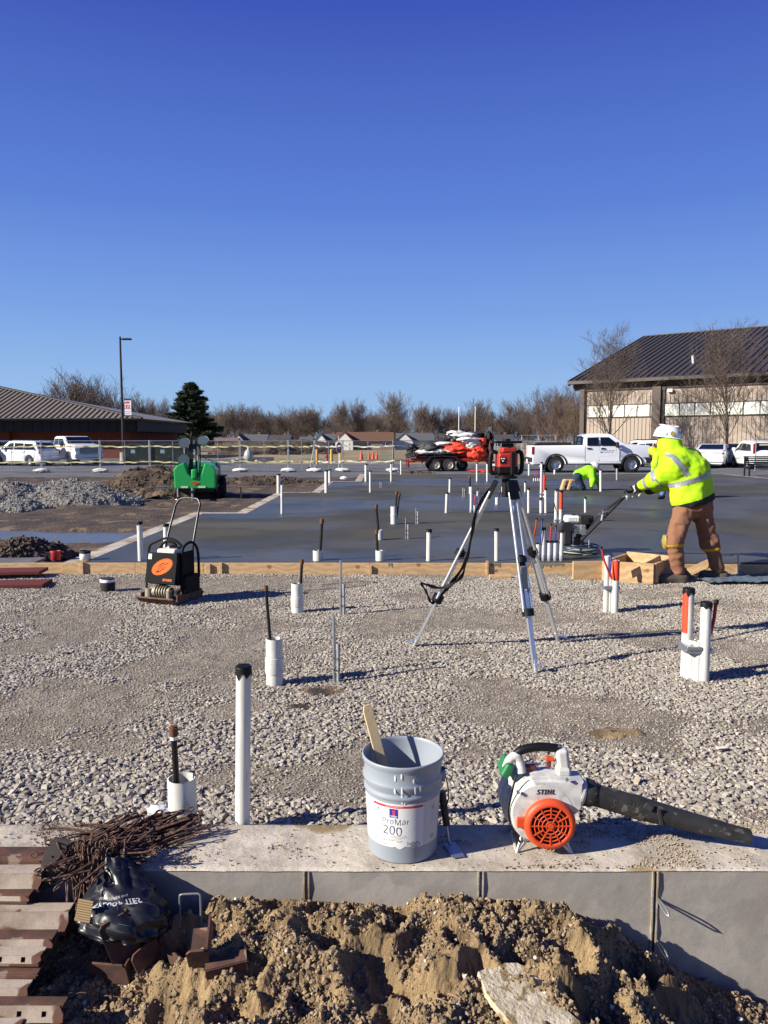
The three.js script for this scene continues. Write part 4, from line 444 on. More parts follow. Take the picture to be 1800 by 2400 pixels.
heap('dirt_mound', 'brown dirt mound beside the green light tower', 370, 1163, 2.2, 1.25, 2.0, M.dirt, 5, .6); heap('dirt_mound', 'low dark dirt mound at the edge of the puddle', 30, 1306, .85, .36, .8, M.dirt, 21, .5); heap('dirt_mound', 'dark ridge of dug earth between the soil and the road', 620, 1135, 2.6, .38, .8, M.dirt, 31, .7); heap('dirt_mound', 'small heap of dark earth by the trailer', 975, 1113, 1.1, .22, .5, M.dirt, 41, .6);
for (const [px, py, h, lb] of [[392, 1168, .5, 'dark wooden survey stake by the dirt mound'], [565, 1168, .36, 'dark wooden survey stake right of the light tower']]) { const q = at(px, py, LOT); const o = solo('survey_stake', box(.05, h + .1, .04, 0, h / 2 - .05, 0), M.wood, lb, 'stake'); o.position.copy(q); }
{ const r = rng(31); for (const [px, py, lb] of [[30, 1298, 'white crushed plastic bottle by the dirt mound'], [806, 1126, 'white bag of rubbish on the soil by the slab corner']]) { const q = at(px, py, LOT); const o = solo('litter', blob(.16, .07, .1, px, .5, 3, 3), M.white, lb, 'litter'); o.position.set(q.x, soil(q.x, q.z) + .06, q.z); } }
// ---------- green light tower ----------
{ const q = at(462, 1170, LOT), t = thing('light_tower', 'green mobile light tower with folded floodlight mast', 'light tower', q, .12), gm = new THREE.MeshPhysicalMaterial({ color: '#1c9a4a', roughness: .4, clearcoat: .3, side: THREE.DoubleSide });
  const halfG = (s) => extr([[.0, .38], [.56, .38], [.58, .9], [.5, 1.02], [.32, 1.08], [.22, .78], [.1, .66], [0, .66]].map(([x, y]) => [x * s, y]), .95, .03).translate(0, 0, -.5);
  part('body', mg([halfG(1), halfG(-1), rbox(1.1, .62, 1.0, 0, .68, -.5, .1), rbox(.16, .3, .2, -.02, .78, .42, .05)]), gm, t); part('rear_hood', rbox(1.12, .72, .8, .05, .74, -.95, .14), mat('#14713a', .45), t);
  part('emblem', mg([extr([[-.14, .02], [0, -.05], [.14, .02], [.02, .06], [-.02, .06]], .006).translate(0, .5, .488)]), mat('#b04426', .5), t); part('label_plate', mg([box(.2, .05, .012, -.3, .40, .49), box(.22, .05, .012, .2, .40, .49)]), mat('#c9cfa8', .6), t);
  part('chassis', mg([box(1.0, .1, 1.8, 0, .3, -.5), box(.08, .08, 1.1, 0, .3, .8)]), darkTrim, t); for (const s of [-1, 1]) { wheel(t, s * .72, .32, -.55, .32, .2, rimD, 1).rotation.y = Math.PI / 2; part('mudguard', rbox(.26, .05, .8, s * .72, .68, -.55, .02), darkTrim, t); }
  part('jack', mg([rod(V(-.5, .1, .45), V(-.5, .5, .45), .03, 8), cyl(.09, .1, .03, -.5, .03, .45), rod(V(-.62, .42, .45), V(-1.1, .42, .5), .02, 6), rod(V(0, .0, 1.1), V(0, .42, 1.1), .03, 8)]), M.galv, t);
  const mast = part('mast', mg([box(.12, 1.05, .12, -.16, 1.25, -.05), box(.07, 1.15, .07, .0, 1.3, -.08), rod(V(.1, .9, -.05), V(.12, 1.75, -.05), .025, 6)]), darkTrim, t); part('mast_tube', mg([rod(V(.05, .8, .03), V(.05, 1.6, .03), .03, 8)]), M.galv, t); part('cable', tube([[.1, 1.4, .05], [.25, 1.25, .1], [.4, 1.2, .05], [.5, 1.12, .05]], .012, 6, 16), darkTrim, t);
  for (const [x, y, z, rx, ry] of [[-.33, 1.68, .05, 1.2, -.5], [.22, 1.74, 0, .9, .9], [-.36, 1.2, .12, 1.5, -.25], [-.02, 1.62, -.2, 1.0, .3]]) { const f = part('floodlight', tf(lathe([[.0, -.16], [.08, -.15], [.11, -.08], [.165, .06], [.172, .08]], 20), x, y, z, rx, ry, 0), mat('#c9cccd', .35, { metalness: .3 }), t); part('lens', tf(cyl(.16, .16, .01, 0, .07, 0, 0, 0, 0, 20), x, y, z, rx, ry, 0), mat('#4b565b', .15), f); }
}
// ---------- pipes and conduits ----------
const D = p => Math.hypot(p.x, p.z), capGeo = r => mg([lathe([[0, .012], [r * 1.02, .012], [r * 1.06, -.01], [r * 1.1, -.045], [r * 1.03, -.06]], 14)]);
function ragCap(r, seed) { const pts = [], n = 18, rr2 = rng(seed), p = [], id = []; for (let i = 0; i <= n; i++) { const a = i / n * Math.PI * 2, dr = i === n ? 0 : rr2(); p.push(Math.cos(a) * r * 1.0, .004, Math.sin(a) * r * 1.0, Math.cos(a) * r * 1.1, -.004, Math.sin(a) * r * 1.1, Math.cos(a) * r * 1.12, -(.015 + .035 * (i % 3 ? .35 : 1) * (.5 + dr)), Math.sin(a) * r * 1.12); if (i) { const b = i * 3, c = b - 3; id.push(c, b, c + 1, b, b + 1, c + 1, c + 1, b + 1, c + 2, b + 1, b + 2, c + 2); } } const k = p.length / 3; p.push(0, -.004, 0); for (let i = 1; i <= n; i++) id.push(i * 3 - 3, k, i * 3); const g = new THREE.BufferGeometry(); g.setAttribute('position', new THREE.Float32BufferAttribute(p, 3)); g.setIndex(id); g.computeVertexNormals(); return ni(g); }
function standAt(px, by, h) { return at(px, by, h); }
// white stub pipe with taped black top: foot pixel, top pixel, width in pixels
function stub(px, by, ty, wpx, label, group, h = 0, o = {}) {
  if (h === 0) by = Math.min(by, 1314);
  const q = at(px, by, h), d = -q.z, top = atd(px + (o.lean || 0), ty, d), r = wpx / 2 * d / F, H = top.y - h, t = thing('pvc_pipe', label, 'pipe', q, 0, group), tilt = (top.x - q.x);
  const lean = g => { const p = g.attributes.position; for (let i = 0; i < p.count; i++) p.setX(i, p.getX(i) + tilt * p.getY(i) / H); return g; };
  part('pipe', lean(lathe([[r, -.12], [r, H], [r * .88, H], [r * .88, H - .1]], 18)), o.m || M.pvc, t);
  if (o.bell) part('coupling', lean(lathe([[r, o.bell[0] * H], [r * 1.12, o.bell[0] * H], [r * 1.12, o.bell[1] * H], [r, o.bell[1] * H]], 18)), M.pvc, t);
  if (o.orange) part('orange_paint', lean(lathe([[r * 1.015, H * o.orange[0]], [r * 1.015, H * o.orange[1]]], 18)), M.orangePaint, t);
  if (!o.open) { const c = part('taped_cap', ragCap(r, px), M.blackRag, t); c.position.set(tilt, H, 0); }
  return t;
}
const gS = 'capped white pipe stubs in the slab';
const plain = 'white plastic pipe stub with black taped top in the slab';
[[330, 1319, 1223, 13, -3], [390, 1317, 1228, 13, -1], [653, 1156, 1111, 9, 0], [765, 1155, 1102, 9, 0], [773, 1131, 1100, 7, 0], [858, 1128, 1087, 7, 0], [868, 1154, 1103, 5.5, 0], [917, 1128, 1085, 4.5, 0], [940, 1112, 1077, 4, 0], [1054, 1154, 1120, 5.5, 1], [1046, 1202, 1154, 7, 2], [1118, 1128, 1085, 4.6, 0], [1142, 1128, 1085, 4.6, 0], [1005, 1318, 1241, 12.5, 1], [1164, 1316, 1239, 10.5, 0], [1239, 1202, 1144, 6.4, 0], [1231, 1153, 1128, 4.6, 0], [1372, 1201, 1165, 5.5, 0], [1279, 1202, 1145, 6.6, 0], [1408, 1152, 1100, 6, 0], [1240, 1114, 1085, 5, 0]].forEach(([a, b, c, w, l]) => stub(a, b, c, w, plain, gS, 0, { lean: l }));
stub(661, 1204, 1137, 6.5, 'white pipe stub with a round clean-out fitting halfway up', undefined, 0, { lean: 0, open: true, bell: [.56, .68] });
stub(1446, 1125, 1098, 4.6, 'thin pipe stub with grey lower half beyond the kneeling workman', undefined, 0, { open: true, m: M.pvcGrey });
stub(1268, 1202, 1168, 7, 'short fat white pipe stub beside two taller ones', undefined, 0); stub(1300, 1111, 1101, 5, 'tiny white pipe end at the far edge of the slab', undefined, 0, { open: true });
// sleeves with a black iron pipe rising from them
function sleeve(px, by, ty, wpx, foot, head, prPx, label, h = 0, o = {}) {
  if (h === 0) by = Math.min(by, 1313);
  const q = at(px, by, h), d = -q.z, H = atd(px, ty, d).y - h, r = wpx / 2 * d / F, t = thing('pipe_sleeve', label, 'pipe', q);
  part('sleeve', lathe([[r, -.1], [r, H], [r * .88, H], [r * .88, -.05]], 26), M.pvc, t);
  if (o.bell) part('coupling', lathe([[r, o.bell[0] * H], [r * 1.1, o.bell[0] * H + .004], [r * 1.1, o.bell[1] * H - .004], [r, o.bell[1] * H]], 26), M.pvc, t);
  const heads = o.second ? [[foot, head], o.second] : [[foot, head]];
  for (const [f, k] of heads) { const a = atd(f[0], f[1], d).sub(q), b = atd(k[0], k[1], d).sub(q), pr = prPx / 2 * d / F; const dir = a.clone().sub(b); const lo = a.clone().addScaledVector(dir, (a.y + .02) / Math.max(.05, -dir.y)); lo.set(clamp(lo.x, -r * .7, r * .7), -.03, 0); const p = part('iron_pipe', rod(lo, b, pr, 12), M.iron, t); part('rusty_cap', mg([rod(b.clone().add(V(0, -.004, 0)), b.clone().add(V(0, pr * 2.4, 0)), pr * 1.45, 12), rod(b.clone().add(V(0, pr * 2.2, 0)), b.clone().add(V(0, pr * 3, 0)), pr * 1.1, 8)]), M.rustCap, p); if (o.ring) part('thread_tape', rod(b.clone().add(V(0, -pr * 1.6, 0)), b, pr * 1.12, 12), M.white, p); }
  return t;
}
sleeve(745, 1318, 1290, 23, [750.5, 1290], [754.6, 1226], 7, 'white sleeve with a black iron pipe near the front of the slab'); sleeve(891, 1317, 1290, 22, [884.5, 1291], [883, 1250], 6, 'white sleeve with a short black iron pipe behind the form board'); sleeve(890, 1265, 1242, 17, [887, 1243], [882, 1190], 5.5, 'white sleeve with a long thin iron pipe farther in'); sleeve(923, 1228, 1187, 15, [927, 1190], [930, 1158], 4.5, 'double stacked white sleeve with two dark iron pipes', 0, { bell: [.46, .54], second: [[930, 1206], [936, 1162]] }); sleeve(1104, 1157, 1141, 10, [1102, 1142], [1101, 1122], 4, 'small white sleeve with a dark pipe far back on the slab'); sleeve(1165, 1182, 1166, 9, [1169, 1166], [1172, 1153], 3, 'squat white sleeve with a bent dark pipe by the tripod'); sleeve(1203, 1201, 1185, 5, [1204, 1186], [1206, 1172], 2.4, 'thin white sleeve seen between the tripod legs'); sleeve(1178, 1153, 1141, 6, [1180, 1142], [1182, 1128], 2.4, 'small white sleeve with tubing behind the tripod');
stub(1184, 1153, 1138, 4, 'small white stub touching the sleeve behind the tripod', undefined, 0, { open: true });
// thin galvanised conduits in pairs
function conduits(list, label, h = 0) { const q = at(list[0][0], list[0][1], h), d = -q.z, t = thing('conduit', label, 'conduit', q); for (const [px, by, ty, w, g] of list) { const x = atd(px, by, d).x - q.x, r = w / 2 * d / F, H = atd(px, ty, d).y - h; part('conduit_pipe', rod(V(x, -.08, 0), V(x, H, 0), r, 10), g ? M.pvcGrey : M.galv, t); if (g) part('conduit_collar', rod(V(x, H - .03, 0), V(x, H + .012, 0), r * 1.25, 10), M.pvcGrey, t); } const xs = list.map(l => atd(l[0], l[1], d).x - q.x), w = Math.abs(xs[1] - xs[0]); for (const k of [.3, .62]) { const H2 = (atd(list[1][0], list[1][2], d).y - h) * k; if (w > .001) part('tie_wire', lathe([[w * .9, H2], [w * .93, H2 + .006]], 12).translate((xs[0] + xs[1]) / 2, 0, 0), M.blackRag, t); } return t; }
conduits([[950.6, 1263, 1214, 2.4], [956.7, 1263, 1231, 4, 1]], 'pair of thin conduits with a collar in the middle of the slab'); conduits([[975, 1228, 1191, 2.6], [979.5, 1229, 1200, 4, 1]], 'pair of thin conduits just behind the double sleeve'); conduits([[1085, 1165, 1143, 3], [1088.5, 1165, 1147, 3, 1]], 'short pair of conduits by the small sleeve'); conduits([[891, 1143, 1129, 2.6], [894, 1143, 1133, 2.6, 1]], 'shortest pair of conduits far back on the slab');
// manifold clusters with red and blue tubing
function cluster(label, h, stubs, tubes, o = {}) {
  if (h === 0) stubs[0][1] = Math.min(stubs[0][1], 1313);
  const q = at(stubs[0][0], stubs[0][1], h), d = -q.z, t = thing('pipe_cluster', label, 'pipe cluster', q);
  for (const [px, by, ty, w, k, dz = 0, orange] of stubs) { const c = atd(px, by, d), r = w / 2 * d / F, H = atd(px, ty, d).y - h; const p = part('pvc_pipe', lathe([[r, -.1], [r, H], [r * .86, H], [r * .86, H - .06]], 16).translate(c.x - q.x, 0, dz), M.pvc, t); if (k) part('taped_cap', ragCap(r, px).translate(c.x - q.x, H, dz), M.blackRag, p); if (orange) { const [a, b, a0 = 0, a1 = Math.PI * 2] = orange; part('orange_paint', ni(new THREE.LatheGeometry([new THREE.Vector2(r * 1.02, H * a), new THREE.Vector2(r * 1.02, H * b)], 20, a0, a1)).translate(c.x - q.x, 0, dz), M.orangePaint, p); } if (o.foot) part('pipe_foot', lathe([[r * .8, 0], [r * 1.25, .008], [r * 1.25, .045], [r, .07]], 14).translate(c.x - q.x, 0, dz), M.pvcGrey, p); }
  for (const [a, b, c, w, dz = .02] of tubes) { const A = atd(...a, d).sub(q), Bq = atd(...b, d).sub(q), r = w / 2 * d / F; A.z = dz; Bq.z = dz; const m = A.clone().lerp(Bq, .5).add(V((Bq.x - A.x) * .12, 0, .01)); const p = part('tubing', tube([A, m, Bq], r, 8, 12), c === 'r' ? M.red : c === 'b' ? M.blue : M.blackRag, t); part('tube_end', rod(Bq.clone().add(V(0, -r, 0)), Bq.clone().add(V(.004, r * 1.6, 0)), r * 1.35, 8), M.blackRag, p); }
  for (const [x0, x1, y, hh, m, dep = .05] of o.clamps || []) { const A = atd(x0, y, d).sub(q), Bq = atd(x1, y, d).sub(q); part('clamp', rbox(Bq.x - A.x, hh * d / F, dep, (A.x + Bq.x) / 2, A.y, 0, .004), m, t); }
  return t;
}
cluster('row of five pipe stubs with red and blue tubing behind the form board', 0, [[1261, 1316, 1275, 10], [1273, 1316, 1237, 9.5, 1], [1287, 1316, 1272, 10], [1301, 1316, 1272, 10], [1315, 1316, 1243, 10, 1]], [[[1250, 1257], [1257, 1216], 'r', 3.4], [[1264, 1275], [1270, 1218], 'b', 3.6], [[1288, 1268], [1291, 1230], 'r', 3.6], [[1300, 1268], [1302, 1233], 'b', 3.6]], { foot: 1, clamps: [[1280, 1308, 1269, 4, M.blackRag], [1256, 1266, 1274, 3, M.blackRag]] });
cluster('white pipe beside an orange painted pipe in the middle of the slab', 0, [[1303, 1225, 1146, 8.5, 1], [1313.5, 1225, 1150, 9, 1, .01, [.42, .94]]], [[[1308, 1207], [1298, 1180], 'k', 1.6]], { foot: 1, clamps: [[1299, 1319, 1219, 3.5, M.galv, .09]] });
cluster('tall white pipe beside an orange painted pipe far back', 0, [[1268, 1165, 1083, 5.4, 1], [1274.5, 1165, 1113, 5.4, 0, .02, [.2, 1]]], [[[1272, 1152], [1276, 1108], 'k', 1.5]], { clamps: [[1265, 1278, 1158, 4, M.galv, .12]] });
cluster('tiny row of four stubs with coloured tubing far back', 0, [[1251, 1127, 1121, 3.2], [1256, 1127, 1121, 3.2], [1261, 1127, 1121, 3.2], [1266, 1127, 1121, 3.2]], [[[1256, 1121], [1257, 1102], 'r', 1.6], [[1261, 1121], [1262, 1102], 'b', 1.6]], {});
cluster('white pipe with two short stubs and red and blue tubing', 0, [[1104, 1201, 1157, 6, 0], [1112, 1201, 1184, 5], [1120, 1201, 1184, 5], [1121, 1184, 1152, 7, 0, -.05]], [[[1111, 1184], [1114, 1157], 'r', 2.2], [[1119, 1184], [1120, 1145], 'b', 2.2], [[1126, 1190], [1127, 1156], 'k', 1.8]], { foot: 1 });
// pipes standing in the gravel
sleeve(430, 1975, 1823, 68, [414, 1830], [407, 1722], 15, 'stout white sleeve with rust capped iron pipe behind the foundation wall', GR, { ring: 1 });
stub(568, 1996, 1562, 36, 'tall thick white pipe with black bag tied over its top', undefined, GR, { lean: 3 });
sleeve(644, 1600, 1496, 40, [633, 1496], [623.5, 1383], 7.6, 'white sleeve with coupling and a leaning rusty iron pipe', GR, { bell: [.22, .58] }); sleeve(697, 1434, 1367, 28, [705, 1367], [707.5, 1321], 7, 'white sleeve with coupling and upright iron pipe near the form board', GR, { bell: [.2, .55] });
conduits([[783.5, 1594, 1448, 8], [793, 1594, 1512, 9, 1]], 'tall galvanised strut tied to a grey conduit in the gravel', GR); conduits([[799, 1440, 1314, 6], [806, 1441, 1371, 7, 1]], 'galvanised strut tied to a capped conduit near the form board', GR);
cluster('strapped white pipes with orange paint and a red tube by the wooden box', GR, [[1420, 1432, 1303, 13, 0], [1437, 1433, 1311, 16.5, 0, .05, [.62, 1]], [1428, 1430, 1345, 12, 0, .0]], [[[1427, 1352], [1403, 1281], 'r', 4.6, .09], [[1428, 1345], [1431, 1300], 'b', 3.6, .02]], { clamps: [[1411, 1449, 1375, 8, M.galv, .13]] });
cluster('strapped white pipes with an orange stripe and a leaning red tube', GR, [[1615, 1590, 1383, 26, 1, -.06, [.5, .98, 4.2, 1.7]], [1641, 1611, 1408, 25, 1, .05], [1619, 1592, 1500, 24, 0, -.02], [1629, 1604, 1500, 22, 0, .03]], [[[1653, 1505], [1674, 1410], 'r', 8.5, .03]], { clamps: [[1598, 1664, 1521, 9, M.galv, .15], [1600, 1634, 1513, 8, M.galv, .17]] });
{ const q = at(253, 1384, GR), t = thing('pipe_coupler', 'black rubber pipe coupler with white cap standing in the gravel', 'coupler', q), r = .078; part('sleeve', lathe([[r, -.02], [r, .055], [r * 1.04, .06], [r * 1.04, .07], [r, .075], [r, .1]], 24), M.blackRubber, t); part('band', lathe([[r * 1.03, .1], [r * 1.03, .13], [r * .9, .13]], 24), M.white, t); part('cap', cyl(r * .96, r * .96, .02, 0, .13, 0, 0, 0, 0, 24), M.blackRubber, t); }
{ const q = at(131, 1312, 0), t = thing('red_pot', 'small red plastic pot on the wall corner', 'pot', q); part('pot', lathe([[0, 0], [.055, 0], [.06, .1], [.066, .1], [.066, .115], [.056, .115], [.05, .01], [0, .01]], 20), M.red, t); part('spout', rbox(.05, .015, .02, .075, .1, 0, .004), M.red, t); }
{ const q = at(200, 1312, 0), t = thing('primer_can', 'white can with black rim on the slab corner', 'can', q); part('can', lathe([[0, 0], [.066, 0], [.066, .085], [.06, .085]], 20), M.white, t); part('rim', lathe([[.068, .085], [.068, .12], [.058, .12], [.058, .03], [0, .03]], 20), M.blackRubber, t); }
// ---------- loose boards on the left ----------
{ const rm = tmat(T.wood, .8, { color: '#7d3026' }), gy = tmat(T.concrete, .6, { color: '#b5b5b5' });
  [[-.35, .34, 1372, 112, rm, .045, 'red painted plank lying lowest in the gravel', 0], [-.3, .32, 1352, 104, rm, .04, 'red painted plank under the grey sheet', .055], [-.4, .42, 1336, 96, gy, .03, 'grey sheet metal board on the red planks', .105]].forEach(([o, w, py, px, m, th, lb, y]) => { const q = at(px, py, GR); const b = solo('plank', muv(rbox(1.5, th, w, -.75, th / 2, 0, .006)), m, lb, 'plank'); b.position.set(q.x, GR + y, q.z); b.rotation.y = .1; }); }
// ---------- wooden box form and offcuts by the workman ----------
{ const c = at(1500, 1372, GR), t = thing('box_form', 'open box of new planks set in the gravel by the workman', 'box', [c.x, GR, c.z], 0), W = .86; const P = (px, py) => { const q = at(px, py, GR); return V(q.x - c.x, 0, q.z - c.z); };
  const A = P(1418, 1362), Bq = P(1531, 1369), C = P(1572, 1352), Dq = P(1465, 1340), h = .24; const pl = (a, b, hh, nm) => { const L = a.distanceTo(b), g = muv(rbox(L, hh, .035, L / 2, hh / 2, 0, .003)); const o = part(nm, g, M.wood, t); o.position.copy(a); o.rotation.y = -Math.atan2(b.z - a.z, b.x - a.x); return o; };
  pl(A, Bq, h, 'front_plank'); pl(Bq.clone().add(V(.018, .002, -.02)), C, h - .005, 'side_plank'); pl(A.clone().add(V(-.018, .001, -.02)), Dq, h - .01, 'side_plank'); pl(Dq.clone().add(V(.02, 0, 0)), C.clone().add(V(-.02, .003, 0)), h + .02, 'back_plank'); part('stiffener', muv(rbox(.5, .1, .03, .12, h - .05, -.18, .003, 0, .5, .3)), M.wood, t);
  const q2 = at(1395, 1361, GR), b2 = solo('plank', muv(rbox(.5, .22, .035, 0, .11, 0, .003)), M.wood, 'short plank standing against the strapped pipes', 'plank'); b2.position.set(q2.x, GR, q2.z - .1); b2.rotation.y = .08;
  const q3 = at(1360, 1357, GR), b3 = solo('plank', muv(rbox(.09, .2, .03, 0, .1, 0, .003)), M.wood, 'upright cleat at the end of the short plank', 'plank'); b3.position.set(q3.x, GR, q3.z);
  const q4 = at(1172, 1355, GR), b4 = solo('offcut', muv(rbox(.26, .04, .09, 0, .02, 0, .003)), M.wood, 'pine offcut lying under the form board by the tripod', 'offcut'); b4.position.set(q4.x, GR, q4.z); const q5 = at(1637, 1352, GR), b5 = solo('offcut', muv(rbox(.3, .1, .035, 0, .13, 0, .003, -.5, 0, .42)), M.wood, 'grey offcut leaning between the workman\'s boots', 'offcut'); b5.position.set(q5.x, GR - .02, q5.z);
  const q6 = at(1765, 1364, GR), g = grid(-.62, 1.0, -.22, .18, 70, 24, (x, z) => .03 + .03 * fbm(x * 3, z * 5, 2, 3) + .012 * (1 - Math.abs(noise(x * 9, z * 9)) * 3)); const b6 = solo('ground_sheet', g, mat('#5b6668', .35), 'crumpled blue grey plastic sheet beside the workman', 'sheet'); b6.position.set(q6.x, GR, q6.z); }
// ---------- rotating laser on its tripod ----------
{ const c = at(1188, 1538, GR), top = atd(1186, 1112, -c.z), H = top.y - GR, t = thing('tripod', 'aluminium survey tripod with black clamps standing in the gravel', 'tripod', [c.x, GR, c.z]); const lo = [at(972, 1517, GR), at(1255, 1575, GR), at(1307, 1506, GR)].map(v => v.sub(V(c.x, GR, c.z))); const hx = top.x - c.x;
  part('head_plate', mg([cyl(.085, .085, .02, hx, H - .02, 0, 0, 0, 0, 24), cyl(.03, .03, .14, hx, H - .1, 0, 0, 0, 0, 14)]), M.blackPlastic, t);
  lo.forEach((f, k) => { const hd = V(hx, H - .05, 0).add(V(f.x - hx, 0, f.z).normalize().multiplyScalar(.075)), foot = f.clone().add(V(0, .02, 0)), dir = foot.clone().sub(hd), side = dir.clone().cross(V(f.x - hx, 0, f.z)).normalize(); if (!isFinite(side.x)) side.set(1, 0, 0); const at2 = (s, o) => hd.clone().addScaledVector(dir, s).addScaledVector(side, o);
    const leg = part('leg', mg([bar(at2(.5, 0), at2(.97, 0), .034, .02)]), M.alu, t); part('rail', rod(at2(.06, .026), at2(.70, .034), .0125, 8), M.alu, leg); part('rail', rod(at2(.06, -.026), at2(.70, -.034), .0125, 8), M.alu, leg);
    part('clamp', mg([rod(at2(.685, 0), at2(.725, 0), .045, 8), rod(at2(.41, 0), at2(.44, 0), .042, 8), bar(at2(.4, 0), at2(.46, 0), .03, .03)]), M.blackPlastic, leg); part('hinge', mg([bar(at2(0, .0), at2(.10, 0), .07, .03)]), M.blackPlastic, leg); part('foot', mg([rod(at2(.95, 0), at2(1.02, 0), .016, 8), box(.085, .006, .03).applyMatrix4(new THREE.Matrix4().makeTranslation(...foot.clone().add(V(k === 0 ? -.03 : .03, .03, .0)).toArray()))]), M.alu, leg);
    if (k === 1) { const pl = part('name_plate', new THREE.PlaneGeometry(.042, .3), new THREE.MeshStandardMaterial({ map: canvasTex(64, 448, (x, w, h) => { x.fillStyle = '#3b4450'; x.fillRect(0, 0, w, h); x.save(); x.translate(46, 400); x.rotate(-Math.PI / 2); x.fillStyle = '#d6dadd'; x.font = 'bold 44px sans-serif'; x.fillText('PUA 35', 0, 0); x.restore(); }), roughness: .4 }), leg); pl.position.copy(at2(.565, 0)).add(V(0, 0, .022)); const a = Math.atan2(at2(.7, 0).x - at2(.4, 0).x, -(at2(.7, 0).y - at2(.4, 0).y)); pl.rotation.z = a; pl.rotation.x = .12; }
    if (k === 0) { const rib = (pts, w) => { const c = curve(pts), n = 50, p = [], id = []; for (let i = 0; i <= n; i++) { const v = c.getPoint(i / n), tg = c.getTangent(i / n), sd = V(.55, .5, .6).cross(tg).normalize().multiplyScalar(w * (.75 + .25 * Math.sin(i * .5))), th = tg.clone().cross(sd).normalize().multiplyScalar(.002); for (const [a, b] of [[1, 1], [-1, 1], [-1, -1], [1, -1]]) { const q2 = v.clone().addScaledVector(sd, a).addScaledVector(th, b); p.push(q2.x, q2.y, q2.z); } if (i) for (let e = 0; e < 4; e++) { const b = i * 4, f = b - 4, e1 = (e + 1) % 4; id.push(f + e, b + e, f + e1, b + e, b + e1, f + e1); } } const g = new THREE.BufferGeometry(); g.setAttribute('position', new THREE.Float32BufferAttribute(p, 3)); g.setIndex(id); return ni(g); };
      part('strap', mg([rib([at2(.03, 0), at2(.14, 0).add(V(-.055, -.02, .03)), at2(.3, 0).add(V(-.0, -.03, .05)), at2(.45, 0).add(V(.05, -.03, .05)), at2(.58, 0).add(V(.035, -.02, .04)), at2(.7, 0).add(V(0, .0, .03))], .02), rib([at2(.42, 0).add(V(.04, -.03, .045)), at2(.52, 0).add(V(.06, -.06, .05)), at2(.63, 0).add(V(-.02, .0, .05)), at2(.655, 0).add(V(-.17, .07, .05))], .016), rib([at2(.655, 0).add(V(-.17, .07, .05)), at2(.68, 0).add(V(-.11, .03, .04)), at2(.7, 0).add(V(-.06, -.03, .04)), at2(.72, 0).add(V(-.01, 0, .03))], .014)]), M.blackRag, t); } });
  const q = V(top.x, top.y, c.z), l = thing('rotating_laser', 'red and black rotating laser level on top of the tripod', 'laser level', [q.x, q.y - .004, q.z], .12), rd = mat('#a62c1b', .5);
  part('body', mg([rbox(.15, .15, .13, 0, .115, 0, .02), rbox(.11, .05, .1, .01, .215, 0, .015)]), rd, l); part('lower_shell', rbox(.155, .07, .135, 0, .045, 0, .015), M.blackPlastic, l); part('column', mg([rbox(.034, .2, .03, .03, .1, .067, .01), rbox(.1, .04, .12, 0, .0, 0, .01)]), M.blackPlastic, l);
  for (const s of [-1, 1]) part('grip', tube([[s * .07, .19, 0], [s * .108, .2, 0], [s * .122, .15, 0], [s * .122, .06, 0], [s * .108, .015, 0], [s * .07, .02, 0]], .017, 8, 24), M.blackPlastic, l);
  part('rotor_cage', mg([cyl(.045, .05, .04, .01, .25, 0, 0, 0, 0, 14), rbox(.21, .02, .12, .005, .282, 0, .01), cyl(.03, .03, .02, 0, .3, 0)]), M.blackPlastic, l); part('key_pad', rbox(.042, .056, .006, -.045, .13, .066, .002), M.blackPlastic, l); l.scale.set(1, .88, 1); for (const [x, y] of [[-.054, .143], [-.036, .143], [-.045, .122]]) part('button', cyl(.0065, .0065, .004, x, y, .071, Math.PI / 2, 0, 0, 12), M.white, l); }
